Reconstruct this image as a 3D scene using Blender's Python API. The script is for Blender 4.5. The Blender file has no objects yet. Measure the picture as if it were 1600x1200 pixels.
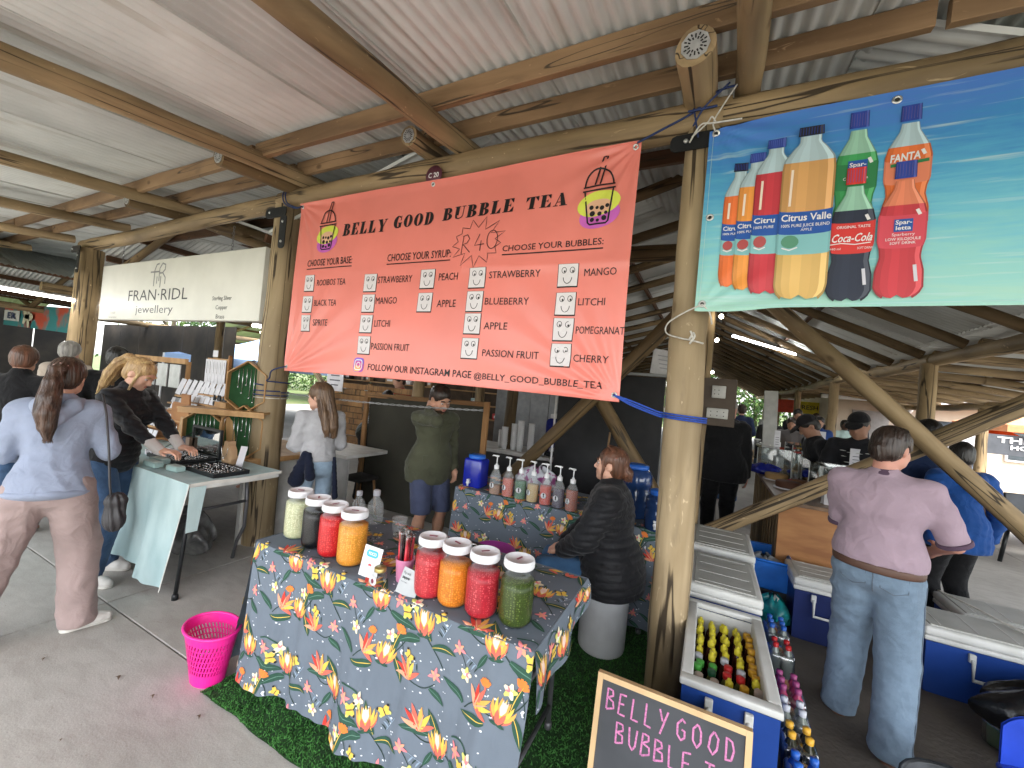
import bpy, math, random
import numpy as np
from mathutils import Vector, Matrix, Euler
random.seed(7); RNG = np.random.RandomState(7)
PI = math.pi
R_ = math.radians
SC = bpy.context.scene
COL = SC.collection

# ------------------------------------------------ camera, sky, sun, exposure
cam_d = bpy.data.cameras.new('camera'); cam = bpy.data.objects.new('camera', cam_d); COL.objects.link(cam)
YAW, PITCH, ROLL, FPX, CH = 0.460495, 0.01494, 0.091523, 631.5, 1.62
_f = Vector((-math.sin(YAW)*math.cos(PITCH), math.cos(YAW)*math.cos(PITCH), math.sin(PITCH)))
_r = Vector((math.cos(YAW), math.sin(YAW), 0)); _u = _r.cross(_f)
_r2 = _r*math.cos(ROLL) + _u*math.sin(ROLL); _u2 = _u*math.cos(ROLL) - _r*math.sin(ROLL)
m3 = Matrix((_r2, _u2, -_f)).transposed()
cam.matrix_world = Matrix.Translation((0, 0, CH)) @ m3.to_4x4()
cam_d.sensor_width = 36; cam_d.sensor_fit = 'HORIZONTAL'; cam_d.lens = 36*FPX/1600
cam_d.clip_start = 0.05; cam_d.clip_end = 600
SC.camera = cam
W = bpy.data.worlds.new('World'); SC.world = W; W.use_nodes = True
nt = W.node_tree; nt.nodes.clear()
sky = nt.nodes.new('ShaderNodeTexSky'); sky.sky_type = 'NISHITA'; sky.sun_disc = False
sky.sun_elevation = R_(52); sky.sun_rotation = R_(150); sky.dust_density = 1.5; sky.ozone_density = 1; sky.air_density = 1
hs = nt.nodes.new('ShaderNodeHueSaturation'); hs.inputs['Saturation'].default_value = 0.3
bg = nt.nodes.new('ShaderNodeBackground'); bg.inputs['Strength'].default_value = 0.15
wo = nt.nodes.new('ShaderNodeOutputWorld')
nt.links.new(sky.outputs[0], hs.inputs['Color']); nt.links.new(hs.outputs[0], bg.inputs[0]); nt.links.new(bg.outputs[0], wo.inputs[0])
sd = bpy.data.lights.new('sun', 'SUN'); sd.energy = 1.5; sd.angle = R_(25); sd.color = (1, .97, .92)
so = bpy.data.objects.new('sun', sd); COL.objects.link(so)
_az = R_(150)   # towards the sun, clockwise from +Y
_sdv = Vector((math.sin(_az)*math.cos(R_(52)), math.cos(_az)*math.cos(R_(52)), math.sin(R_(52))))
so.rotation_euler = _sdv.to_track_quat('Z', 'Y').to_euler(); so.location = (0, -10, 20)
SC.view_settings.view_transform = 'Standard'; SC.view_settings.look = 'None'
SC.view_settings.exposure = 2.55; SC.view_settings.gamma = 1; SC.view_settings.use_curve_mapping = False
SC.cycles.use_denoising = True
SC.cycles.max_bounces = 8; SC.cycles.diffuse_bounces = 5; SC.cycles.glossy_bounces = 3
SC.cycles.transparent_max_bounces = 12; SC.cycles.transmission_bounces = 6
SC.cycles.sample_clamp_indirect = 6.0
SC.cycles.caustics_reflective = False; SC.cycles.caustics_refractive = False

# ------------------------------------------------ materials
_MC = {}
def lin(c):
    return tuple(c)+(1,) if len(c) == 3 else tuple(c)
def srgb(r, g, b):
    f = lambda v: (v/255/12.92) if v/255 <= .04045 else ((v/255+.055)/1.055)**2.4
    return (f(r), f(g), f(b))
def mat(name, col=(.5,.5,.5), rough=.6, metal=0, var=.15, vscale=8, stretch=(1,1,1), bump=0.0, bscale=60, bstretch=None,
        spec=.4, col2=None, cr=(.35,.65), sss=0, coat=0, sheen=0, alpha=1, trans=0, detail=4, emis=0, coord='Object'):
    if name in _MC: return _MC[name]
    m = bpy.data.materials.new(name); m.use_nodes = True; t = m.node_tree; N = t.nodes; L = t.links
    b = N['Principled BSDF']
    b.inputs['Roughness'].default_value = rough; b.inputs['Metallic'].default_value = metal
    b.inputs['Specular IOR Level'].default_value = spec
    if coat: b.inputs['Coat Weight'].default_value = coat; b.inputs['Coat Roughness'].default_value = .1
    if sheen: b.inputs['Sheen Weight'].default_value = sheen
    if sss: b.inputs['Subsurface Weight'].default_value = sss; b.inputs['Subsurface Radius'].default_value = (.02,.008,.004); b.inputs['Subsurface Scale'].default_value = .5
    if trans: b.inputs['Transmission Weight'].default_value = trans
    if alpha < 1: b.inputs['Alpha'].default_value = alpha
    tc = N.new('ShaderNodeTexCoord'); mp = N.new('ShaderNodeMapping'); mp.inputs['Scale'].default_value = stretch
    L.new(tc.outputs[coord], mp.inputs['Vector'])
    c1 = Vector(col[:3]); c2 = Vector(col2[:3]) if col2 else c1*(1-var)
    if not col2: c1 = c1*(1+var*.6)
    n = N.new('ShaderNodeTexNoise'); n.inputs['Scale'].default_value = vscale; n.inputs['Detail'].default_value = detail
    L.new(mp.outputs[0], n.inputs['Vector'])
    r = N.new('ShaderNodeValToRGB'); r.color_ramp.elements[0].position = cr[0]; r.color_ramp.elements[1].position = cr[1]
    r.color_ramp.elements[0].color = (*[min(1, v) for v in c2], 1); r.color_ramp.elements[1].color = (*[min(1, v) for v in c1], 1)
    L.new(n.outputs['Fac'], r.inputs[0]); L.new(r.outputs[0], b.inputs['Base Color'])
    if bump:
        n2 = N.new('ShaderNodeTexNoise'); n2.inputs['Scale'].default_value = bscale; n2.inputs['Detail'].default_value = 3
        mp2 = N.new('ShaderNodeMapping'); mp2.inputs['Scale'].default_value = bstretch or stretch
        L.new(tc.outputs[coord], mp2.inputs['Vector']); L.new(mp2.outputs[0], n2.inputs['Vector'])
        bp = N.new('ShaderNodeBump'); bp.inputs['Strength'].default_value = bump; bp.inputs['Distance'].default_value = .01
        L.new(n2.outputs['Fac'], bp.inputs['Height']); L.new(bp.outputs[0], b.inputs['Normal'])
    if emis:
        b.inputs['Emission Color'].default_value = lin(col); b.inputs['Emission Strength'].default_value = emis
    _MC[name] = m; return m

def mat_pole(name, cl, cd, crack=(.05,.035,.02), cw=1.0):
    """peeled treated pole: long grain streaks along local Z, dark drying cracks, pale nicks"""
    m = bpy.data.materials.new(name); m.use_nodes = True; t = m.node_tree; N = t.nodes; L = t.links; b = N['Principled BSDF']
    b.inputs['Roughness'].default_value = .62; b.inputs['Specular IOR Level'].default_value = .3
    tc = N.new('ShaderNodeTexCoord'); oi = N.new('ShaderNodeObjectInfo')
    ad = N.new('ShaderNodeVectorMath'); ad.operation = 'ADD'
    mu = N.new('ShaderNodeMath'); mu.operation = 'MULTIPLY'; mu.inputs[1].default_value = 37.0
    L.new(oi.outputs['Random'], mu.inputs[0]); L.new(tc.outputs['Object'], ad.inputs[0]); L.new(mu.outputs[0], ad.inputs[1])
    def noise(sc, st, det=4, dist=0):
        mp = N.new('ShaderNodeMapping'); mp.inputs['Scale'].default_value = st; L.new(ad.outputs[0], mp.inputs['Vector'])
        n = N.new('ShaderNodeTexNoise'); n.inputs['Scale'].default_value = sc; n.inputs['Detail'].default_value = det; n.inputs['Distortion'].default_value = dist
        L.new(mp.outputs[0], n.inputs['Vector']); return n.outputs['Fac']
    def ramp(src, p0, p1, c0, c1):
        r = N.new('ShaderNodeValToRGB'); r.color_ramp.elements[0].position = p0; r.color_ramp.elements[1].position = p1
        r.color_ramp.elements[0].color = lin(c0); r.color_ramp.elements[1].color = lin(c1); L.new(src, r.inputs[0]); return r.outputs[0]
    def mix(f, a, c, fac=None):
        x = N.new('ShaderNodeMix'); x.data_type = 'RGBA'
        if f is None: x.inputs[0].default_value = fac
        else: L.new(f, x.inputs[0])
        for s, i in ((a, 6), (c, 7)):
            if isinstance(s, tuple): x.inputs[i].default_value = lin(s)
            else: L.new(s, x.inputs[i])
        return x.outputs[2]
    base = ramp(noise(9, (1,1,.12), 5, .6), .3, .7, cd, cl)
    big = ramp(noise(2.2, (1,1,.5), 3), .35, .7, (.60,.58,.55), (1.10,1.08,1.05))
    mm = N.new('ShaderNodeMix'); mm.data_type = 'RGBA'; mm.blend_type = 'MULTIPLY'; mm.inputs[0].default_value = 1
    L.new(base, mm.inputs[6]); L.new(big, mm.inputs[7]); base = mm.outputs[2]
    nick = ramp(noise(26, (1,1,.35), 2, 1.2), .69, .76, (0,0,0), (.7,.7,.7))
    st = ramp(noise(5, (1,1,.3), 5, 1.5), .58, .72, (0,0,0), (.55,.55,.55)); base = mix(st, base, (cd[0]*.55, cd[1]*.55, cd[2]*.6))
    base = mix(nick, base, (min(1,cl[0]*1.35), min(1,cl[1]*1.35), min(1,cl[2]*1.4)))
    ck = noise(10, (1,1,.045), 2, .15)
    c1 = N.new('ShaderNodeMath'); c1.operation = 'SUBTRACT'; c1.inputs[1].default_value = .5; L.new(ck, c1.inputs[0])
    c2 = N.new('ShaderNodeMath'); c2.operation = 'ABSOLUTE'; L.new(c1.outputs[0], c2.inputs[0])
    gate = ramp(noise(1.6, (1,1,.6), 1), .44, .50, (0,0,0), (1,1,1))
    crk = ramp(c2.outputs[0], .008*cw, .019*cw, (1,1,1), (0,0,0))
    mk = N.new('ShaderNodeMath'); mk.operation = 'MULTIPLY'; L.new(crk, mk.inputs[0]); L.new(gate, mk.inputs[1])
    base = mix(mk.outputs[0], base, crack)
    kn = N.new('ShaderNodeTexVoronoi'); kn.inputs['Scale'].default_value = 4.3
    mpk = N.new('ShaderNodeMapping'); mpk.inputs['Scale'].default_value = (1,1,.6); L.new(ad.outputs[0], mpk.inputs['Vector']); L.new(mpk.outputs[0], kn.inputs['Vector'])
    knr = ramp(kn.outputs['Distance'], .05, .11, (.75,.75,.75), (0,0,0))
    base = mix(knr, base, (cd[0]*.45, cd[1]*.4, cd[2]*.35))
    L.new(base, b.inputs['Base Color'])
    bp = N.new('ShaderNodeBump'); bp.inputs['Strength'].default_value = .55; bp.inputs['Distance'].default_value = .01
    hm = N.new('ShaderNodeMath'); hm.operation = 'SUBTRACT'; L.new(noise(14, (1,1,.15), 4), hm.inputs[0]); L.new(mk.outputs[0], hm.inputs[1])
    L.new(hm.outputs[0], bp.inputs['Height']); L.new(bp.outputs[0], b.inputs['Normal'])
    return m
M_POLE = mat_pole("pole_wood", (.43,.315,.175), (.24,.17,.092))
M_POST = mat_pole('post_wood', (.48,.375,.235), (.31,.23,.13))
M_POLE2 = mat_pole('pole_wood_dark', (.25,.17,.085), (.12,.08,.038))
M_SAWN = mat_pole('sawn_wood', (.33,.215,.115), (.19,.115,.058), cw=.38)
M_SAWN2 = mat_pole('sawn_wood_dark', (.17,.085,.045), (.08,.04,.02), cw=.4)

# ------------------------------------------------ mesh building
class MB:
    def __init__(s): s.v = []; s.f = []; s.m = []; s.mats = []; s.cm = 0; s.sm = False; s.fs = []
    def use(s, m):
        if m not in s.mats: s.mats.append(m)
        s.cm = s.mats.index(m); return s
    def add(s, vs, fs, smooth=None):
        o = len(s.v); s.v.extend([tuple(v) for v in vs])
        for f in fs: s.f.append(tuple(i+o for i in f)); s.m.append(s.cm); s.fs.append(s.sm if smooth is None else smooth)
        return s
    def box(s, c, d, rz=0, rx=0, ry=0, bev=0):
        hx, hy, hz = d[0]/2, d[1]/2, d[2]/2
        M = Matrix.Translation(c) @ Euler((rx, ry, rz)).to_matrix().to_4x4()
        if bev <= 0:
            vs = [M @ Vector((x*hx, y*hy, z*hz)) for z in (-1,1) for y in (-1,1) for x in (-1,1)]
            return s.add(vs, [(0,2,3,1),(4,5,7,6),(0,1,5,4),(2,6,7,3),(0,4,6,2),(1,3,7,5)], False)
        b = bev; n = 3
        ring = []
        for (sx, sy, a0) in ((1,1,0),(-1,1,90),(-1,-1,180),(1,-1,270)):
            for k in range(n+1):
                a = R_(a0+90*k/n); ring.append((sx*(hx-b)+b*math.cos(a), sy*(hy-b)+b*math.sin(a)))
        lv = [(-hz, .0), (-hz+b*.3, .7), (-hz+b, 1), (hz-b, 1), (hz-b*.3, .7), (hz, .0)]
        vs = []; K = len(ring)
        for z, q in lv:
            ins = b*(1-q)
            for (x, y) in ring:
                vs.append(M @ Vector((x*(1-ins/hx), y*(1-ins/hy), z)))
        fs = [tuple(range(K))[::-1], tuple((len(lv)-1)*K+i for i in range(K))]
        for j in range(len(lv)-1):
            for i in range(K): fs.append((j*K+i, j*K+(i+1)%K, (j+1)*K+(i+1)%K, (j+1)*K+i))
        return s.add(vs, fs, True if bev > .004 else False)
    def lathe(s, prof, c=(0,0,0), n=20, sx=1, sy=1, M=None, smooth=True, cap=True):
        vs = []; fs = []
        for r, z in prof:
            for i in range(n):
                a = 2*PI*i/n; p = Vector((r*math.cos(a)*sx, r*math.sin(a)*sy, z))
                if M is not None: p = M @ p
                vs.append(p + Vector(c))
        for j in range(len(prof)-1):
            for i in range(n): fs.append((j*n+i, j*n+(i+1)%n, (j+1)*n+(i+1)%n, (j+1)*n+i))
        s.add(vs, fs, smooth)
        if cap:
            o = len(s.v)-len(vs)
            for j, rev in ((0, True), (len(prof)-1, False)):
                if prof[j][0] > 1e-4:
                    ids = [o+j*n+i for i in range(n)]
                    s.f.append(tuple(ids[::-1] if rev else ids)); s.m.append(s.cm); s.fs.append(False)
        return s
    def tube(s, pts, r, n=8, cap=True, smooth=True, closed=False):
        pts = [Vector(p) for p in pts]; N_ = len(pts)
        rr = r if isinstance(r, (list, tuple)) else [r]*N_
        vs = []; fs = []; up = None
        for i, p in enumerate(pts):
            if closed: t = pts[(i+1) % N_] - pts[i-1]
            else: t = pts[min(i+1, N_-1)] - pts[max(i-1, 0)]
            if t.length < 1e-9: t = Vector((0,0,1))
            t.normalize()
            if up is None: up = Vector((0,0,1)) if abs(t.z) < .9 else Vector((1,0,0))
            a = t.cross(up)
            if a.length < 1e-6: a = t.orthogonal()
            a.normalize(); b = t.cross(a).normalized(); up = -b if (-b).dot(up) > 0 else b
            for k in range(n):
                q = 2*PI*k/n; vs.append(p + (a*math.cos(q)+b*math.sin(q))*rr[i])
        M_ = N_ if closed else N_-1
        for i in range(M_):
            j = (i+1) % N_
            for k in range(n): fs.append((i*n+k, i*n+(k+1)%n, j*n+(k+1)%n, j*n+k))
        if cap and not closed: fs.append(tuple(range(n))[::-1]); fs.append(tuple((N_-1)*n+k for k in range(n)))
        return s.add(vs, fs, smooth)
    def cyl(s, p0, p1, r0, r1=None, n=12, smooth=True): return s.tube([p0, p1], [r0, r0 if r1 is None else r1], n, True, smooth)
    def poly(s, pts): return s.add(pts, [tuple(range(len(pts)))], False)
    def prism(s, pts2, axis, a, b):
        """pts2 polygon in plane normal to axis (0,1,2), from a to b"""
        def P(p, w):
            l = [0,0,0]; l[axis] = w; o = [i for i in (0,1,2) if i != axis]; l[o[0]] = p[0]; l[o[1]] = p[1]; return l
        n = len(pts2); vs = [P(p, a) for p in pts2]+[P(p, b) for p in pts2]
        fs = [tuple(range(n)), tuple(range(2*n-1, n-1, -1))]+[(i, (i+1)%n, (i+1)%n+n, i+n) for i in range(n)]
        return s.add(vs, fs, False)
    def grid(s, fn, nu, nv, smooth=True, wrap=False):
        vs = [fn(i/nu, j/nv) for j in range(nv+1) for i in range(nu+1)]
        fs = [(j*(nu+1)+i, j*(nu+1)+i+1, (j+1)*(nu+1)+i+1, (j+1)*(nu+1)+i) for j in range(nv) for i in range(nu)]
        return s.add(vs, fs, smooth)
    def build(s, name, m=None, parent=None, loc=None, rz=0, kind=None):
        me = bpy.data.meshes.new(name); me.from_pydata([tuple(v) for v in s.v], [], s.f)
        ms = s.mats if s.mats else [m]
        for x in ms: me.materials.append(x)
        if s.mats: me.polygons.foreach_set('material_index', s.m)
        me.polygons.foreach_set('use_smooth', s.fs); me.update()
        return obj(name, me, parent, loc, rz, kind)
def obj(name, me, parent=None, loc=None, rz=0, kind=None):
    o = bpy.data.objects.new(name, me); COL.objects.link(o)
    if parent: o.parent = parent
    if loc is not None: o.location = loc
    if rz: o.rotation_euler.z = rz
    if kind: o['kind'] = kind
    return o
def thing(name, label, cat, loc=(0,0,0), rz=0, group=None):
    o = bpy.data.objects.new(name, None); COL.objects.link(o); o.location = loc; o.rotation_euler = (0,0,rz)
    o.empty_display_size = .1
    return tag(o, label, cat, group)
def tag(o, label, cat, group=None):
    o['label'] = label; o['category'] = cat
    if group: o['group'] = group
    return o
def kids(o, _c={}): return [x for x in o.children]
def dup(root, loc=None, rz=None, label=None, scale=None):
    r = root.copy(); COL.objects.link(r)
    if loc is not None: r.location = loc
    if rz is not None: r.rotation_euler = (0,0,rz)
    if label: r['label'] = label
    if scale: r.scale = (scale,)*3 if not isinstance(scale, tuple) else scale
    for ch in root.children:
        c = ch.copy(); COL.objects.link(c); c.parent = r
        for g in ch.children:
            d = g.copy(); COL.objects.link(d); d.parent = c
    return r
def rope(pts, r, m, name='rope', parent=None, n=6, sub=6):
    """smooth tube through points (Catmull-Rom)"""
    P = [Vector(p) for p in pts]; out = []
    for i in range(len(P)-1):
        a, b, c, d = P[max(i-1,0)], P[i], P[i+1], P[min(i+2, len(P)-1)]
        for k in range(sub):
            t = k/sub; out.append(.5*((2*b)+(c-a)*t+(2*a-5*b+4*c-d)*t*t+(3*b-a-3*c+d)*t**3))
    out.append(P[-1])
    mb = MB(); mb.tube(out, r, n); return mb.build(name, m, parent)

def pole(name, p0, p1, r0, r1=None, m=None, parent=None, wob=.012, seed=None, n=14, ovality=.04):
    """round timber: built along local Z so that the grain follows it"""
    p0 = Vector(p0); p1 = Vector(p1); L_ = (p1-p0).length; r1 = r1 or r0
    rg = random.Random(seed if seed is not None else hash((round(p0.x,2), round(p1.y,2), round(p1.z,2))) & 0xffff)
    K = max(3, min(26, int(L_/.16))); mb = MB(); vs = []; fs = []
    a1, a2, f1, f2 = rg.random()*6, rg.random()*6, rg.uniform(1,2.2), rg.uniform(2.2,4.5)
    for j in range(K+1):
        t = j/K; z = t*L_; r = r0+(r1-r0)*t; env = math.sin(PI*t)
        cx = wob*env*math.sin(a1+f1*t*PI)*L_*.35; cy = wob*env*math.sin(a2+f1*t*PI)*L_*.35
        for k in range(n):
            q = 2*PI*k/n
            rr = r*(1+ovality*math.sin(2*q+a1+t*2)+.03*math.sin(3*q+f2*z*2+a2)+.025*math.sin(f2*z*3+q+a1))
            vs.append((cx+rr*math.cos(q), cy+rr*math.sin(q), z))
    for j in range(K):
        for k in range(n): fs.append((j*n+k, j*n+(k+1)%n, (j+1)*n+(k+1)%n, (j+1)*n+k))
    mb.add(vs, fs, True); mb.add([vs[k] for k in range(n)], [tuple(range(n))[::-1]], False); mb.add([vs[K*n+k] for k in range(n)], [tuple(range(n))], False)
    o = mb.build(name, m or M_POLE, parent)
    o.rotation_mode = 'QUATERNION'; o.rotation_quaternion = (p1-p0).to_track_quat('Z', 'Y'); o.location = p0
    return o
def plank(name, p0, p1, w, h, m=None, parent=None, up=(0,0,1)):
    """sawn timber along p0-p1: h along 'up', w across; grain along local Z"""
    p0 = Vector(p0); p1 = Vector(p1); L_ = (p1-p0).length; z = (p1-p0).normalized(); y = Vector(up); y = (y-z*y.dot(z)).normalized(); x = y.cross(z)
    mb = MB(); K = max(1, int(L_/.5)); rg = random.Random(int(L_*977+p0.x*131)); vs = []; fs = []
    b = .004
    sec = [(w/2-b,-h/2),(w/2,-h/2+b),(w/2,h/2-b),(w/2-b,h/2),(-w/2+b,h/2),(-w/2,h/2-b),(-w/2,-h/2+b),(-w/2+b,-h/2)]
    for j in range(K+1):
        dx, dy = rg.uniform(-.003,.003), rg.uniform(-.003,.003)
        for (a, c) in sec: vs.append((a+dx, c+dy, L_*j/K))
    n = 8
    for j in range(K):
        for k in range(n): fs.append((j*n+k, j*n+(k+1)%n, (j+1)*n+(k+1)%n, (j+1)*n+k))
    fs.append(tuple(range(n))[::-1]); fs.append(tuple(K*n+k for k in range(n)))
    mb.add(vs, fs, False); o = mb.build(name, m or M_SAWN, parent)
    o.matrix_local = Matrix.Translation(p0) @ Matrix((x, y, z)).transposed().to_4x4()
    return o

# ------------------------------------------------ flat print: text and strokes as thin meshes on a surface
def text_mesh(txt, bold=0.0, res=2):
    cu = bpy.data.curves.new('t', 'FONT'); cu.body = txt; cu.resolution_u = res; cu.offset = bold
    o = bpy.data.objects.new('t', cu); COL.objects.link(o); dg = bpy.context.evaluated_depsgraph_get()
    me = o.evaluated_get(dg).to_mesh(); v = np.array([p.co[:] for p in me.vertices]) if len(me.vertices) else np.zeros((0,3)); f = [tuple(p.vertices) for p in me.polygons]
    o.evaluated_get(dg).to_mesh_clear(); bpy.data.objects.remove(o); bpy.data.curves.remove(cu)
    return v, f
_TX = {}
def put_text(mb, S, txt, x0, z0, x1, z1, m, off=.003, bold=0.0, shear=0, rot=0, res=2):
    """text filling the box x0..x1, z0..z1 (cap height) on surface S(x,z,off)"""
    key = (txt, bold, res)
    if key not in _TX: _TX[key] = text_mesh(txt, bold, res)
    v, f = _TX[key]
    if not len(v): return
    a = v[:,0].min(); b = v[:,0].max()
    ref = _TX.setdefault(('H', bold, res), text_mesh('H', bold, res))[0]; lo, hi = ref[:,1].min(), ref[:,1].max()
    mb.use(m); out = []
    for p in v:
        y = (p[1]-lo)/(hi-lo)*(z1-z0); x = (p[0]-a)/(b-a)*(x1-x0)+shear*y
        if rot: x, y = x*math.cos(rot)-y*math.sin(rot), x*math.sin(rot)+y*math.cos(rot)
        out.append(S(x0+x, z0+y, off))
    mb.add(out, f, False)
def put_stroke(mb, S, pts, w, m, off=.003, closed=False, sub=1):
    P = [np.array(p, float) for p in pts]
    if closed: P.append(P[0])
    if sub > 1:
        Q = []
        for a, b in zip(P[:-1], P[1:]):
            for k in range(sub): Q.append(a+(b-a)*k/sub)
        Q.append(P[-1]); P = Q
    mb.use(m); vs = []; n = len(P)
    for i in range(n):
        t = P[min(i+1,n-1)]-P[max(i-1,0)]; l = np.hypot(*t) or 1; nx, ny = -t[1]/l, t[0]/l
        ww = w[i] if isinstance(w, (list, tuple)) else w
        vs.append(S(P[i][0]+nx*ww/2, P[i][1]+ny*ww/2, off)); vs.append(S(P[i][0]-nx*ww/2, P[i][1]-ny*ww/2, off))
    mb.add(vs, [(2*i, 2*i+1, 2*i+3, 2*i+2) for i in range(n-1)], False)
def put_fan(mb, S, c, pts, m, off=.003, rings=1):
    mb.use(m); n = len(pts); vs = [S(c[0], c[1], off)]; fs = []
    for k in range(1, rings+1):
        for p in pts: vs.append(S(c[0]+(p[0]-c[0])*k/rings, c[1]+(p[1]-c[1])*k/rings, off))
    for i in range(n): fs.append((0, 1+i, 1+(i+1)%n))
    for k in range(1, rings):
        a, b = 1+(k-1)*n, 1+k*n
        for i in range(n): fs.append((a+i, b+i, b+(i+1)%n, a+(i+1)%n))
    mb.add(vs, fs, False)
def ell(cx, cy, rx, ry, n=24, rot=0, a0=0, a1=2*PI):
    full = abs(a1-a0-2*PI) < 1e-6; o = []
    for i in range(n if full else n+1):
        a = a0+(a1-a0)*i/n; x, y = rx*math.cos(a), ry*math.sin(a); o.append((cx+x*math.cos(rot)-y*math.sin(rot), cy+x*math.sin(rot)+y*math.cos(rot)))
    return o
def put_rect(mb, S, x0, z0, x1, z1, m, off=.003, nx=1, nz=1):
    mb.use(m); vs = [S(x0+(x1-x0)*i/nx, z0+(z1-z0)*j/nz, off) for j in range(nz+1) for i in range(nx+1)]
    mb.add(vs, [(j*(nx+1)+i, j*(nx+1)+i+1, (j+1)*(nx+1)+i+1, (j+1)*(nx+1)+i) for j in range(nz) for i in range(nx)], False)
# ================================================ THE SETTING
def mat_concrete(name, c1, c2):
    m = bpy.data.materials.new(name); m.use_nodes = True; t = m.node_tree; N = t.nodes; L = t.links; b = N['Principled BSDF']
    b.inputs['Roughness'].default_value = .72; b.inputs['Specular IOR Level'].default_value = .3
    g = N.new('ShaderNodeNewGeometry')
    def noise(sc, det, st=(1,1,1), dist=0):
        mp = N.new('ShaderNodeMapping'); mp.inputs['Scale'].default_value = st; L.new(g.outputs['Position'], mp.inputs['Vector'])
        n = N.new('ShaderNodeTexNoise'); n.inputs['Scale'].default_value = sc; n.inputs['Detail'].default_value = det; n.inputs['Distortion'].default_value = dist
        L.new(mp.outputs[0], n.inputs['Vector']); return n.outputs['Fac']
    def ramp(s, a, b_, ca, cb):
        r = N.new('ShaderNodeValToRGB'); r.color_ramp.elements[0].position = a; r.color_ramp.elements[1].position = b_
        r.color_ramp.elements[0].color = lin(ca); r.color_ramp.elements[1].color = lin(cb); L.new(s, r.inputs[0]); return r.outputs[0]
    def mul(a, c, f=1):
        x = N.new('ShaderNodeMix'); x.data_type = 'RGBA'; x.blend_type = 'MULTIPLY'; x.inputs[0].default_value = f; L.new(a, x.inputs[6]); L.new(c, x.inputs[7]); return x.outputs[2]
    base = ramp(noise(1.3, 6, (1,1,1), .4), .3, .7, c2, c1)
    base = mul(base, ramp(noise(7, 5, (1,2.2,1), .8), .35, .6, (.90,.895,.885), (1.02,1.02,1.02)))
    base = mul(base, ramp(noise(160, 2), .3, .7, (.88,.88,.88), (1.1,1.1,1.1)))
    base = mul(base, ramp(noise(24, 3, (1,3,1), 1.5), .66, .76, (1,1,1), (.76,.73,.69)))
    L.new(base, b.inputs['Base Color'])
    bp = N.new('ShaderNodeBump'); bp.inputs['Strength'].default_value = .25; bp.inputs['Distance'].default_value = .004
    L.new(noise(90, 4), bp.inputs['Height']); L.new(bp.outputs[0], b.inputs['Normal']); return m
M_CONC = mat_concrete('concrete', (.45,.432,.40), (.36,.342,.312))
M_JOINT = mat('joint_dirt', (.05,.045,.04), .9)
M_SAND = mat('dark_sand', (.14,.12,.10), .95, col2=(.085,.073,.062), vscale=2.2, bump=.5, bscale=45, detail=6)
M_GRASSG = mat('lawn', (.09,.15,.045), .9, col2=(.16,.17,.07), vscale=.8, bump=.4, bscale=30)
# ground: one sheet to the horizon, lawn outside
g = MB(); g.grid(lambda u, v: (-300+600*u, -300+600*v, -.06), 8, 8, False); g.build('ground', M_GRASSG, kind='structure')
# paved floor: joint bed and separate slabs
fl = MB(); fl.box((0, 8, -.045), (36, 44, .02)); FLOOR = fl.build('floor', M_JOINT, kind='structure')
XS = [-17.9, -14.3, -10.7, -7.0, -3.42, .18, 3.78, 7.38, 10.98, 14.6, 18]
YS = [-14, -9.9, -6.2, -2.5, 1.27, 5.0, 8.7, 12.4, 16.1, 19.8, 23.5, 27.2, 30]
for i in range(len(XS)-1):
    for j in range(len(YS)-1):
        x0, x1, y0, y1 = XS[i]+.004, XS[i+1]-.004, YS[j]+.004, YS[j+1]-.004
        s = MB(); b = .003
        vs = [(x0,y0,-.036),(x1,y0,-.036),(x1,y1,-.036),(x0,y1,-.036),(x0,y0,-b),(x1,y0,-b),(x1,y1,-b),(x0,y1,-b),(x0+b,y0+b,0),(x1-b,y0+b,0),(x1-b,y1-b,0),(x0+b,y1-b,0)]
        s.add(vs, [(0,1,5,4),(1,2,6,5),(2,3,7,6),(3,0,4,7),(4,5,9,8),(5,6,10,9),(6,7,11,10),(7,4,8,11),(8,9,10,11)], False)
        s.build('concrete_slab', M_CONC, FLOOR)
# trampled dark sand inside the drinks stall
def sandfn(u, v):
    x = -.02+u*2.95; y = -1.5+v*6.6
    e = min(u, 1-u, v, 1-v)
    x += .10*math.sin(y*3.1)*u + .05*math.sin(y*7+1)*u
    z = .004+.016*min(1, e*9)*(1+.5*math.sin(x*9+math.sin(y*5))*math.sin(y*8+x*3))
    return (x, y, z)
sm_ = MB(); sm_.grid(sandfn, 60, 120); sm_.build('sand_patch', M_SAND, kind='structure')

# artificial grass mat under the tea stall
M_TURF = mat('turf_blades', (.075,.235,.055), .8, col2=(.04,.14,.03), vscale=30, spec=.2)
gx0, gx1, gy0, gy1 = -2.13, .05, 1.18, 4.1
def turf():
    rs = np.random.RandomState(3); n = 60000
    x = rs.uniform(gx0, gx1, n); y = gy0+(gy1-gy0)*rs.uniform(0, 1, n)**1.25
    edge = .006*np.sin(x*9)+.004*np.sin(x*23); k = y > gy0+edge; x = x[k]; y = y[k]; n = len(x)
    a = rs.uniform(0, 2*PI, n); w = rs.uniform(.003,.005, n); h = rs.uniform(.006,.013, n); lx = rs.normal(0,.007,n); ly = rs.normal(0,.007,n)
    V = np.zeros((n,3,3)); V[:,0] = np.stack([x-np.cos(a)*w, y-np.sin(a)*w, np.full(n,.006)],1); V[:,1] = np.stack([x+np.cos(a)*w, y+np.sin(a)*w, np.full(n,.006)],1)
    V[:,2] = np.stack([x+lx, y+ly, h+.006],1)
    me = bpy.data.meshes.new('turf'); me.from_pydata(V.reshape(-1,3).tolist(), [], np.arange(3*n).reshape(-1,3).tolist()); me.materials.append(M_TURF); return me
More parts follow.
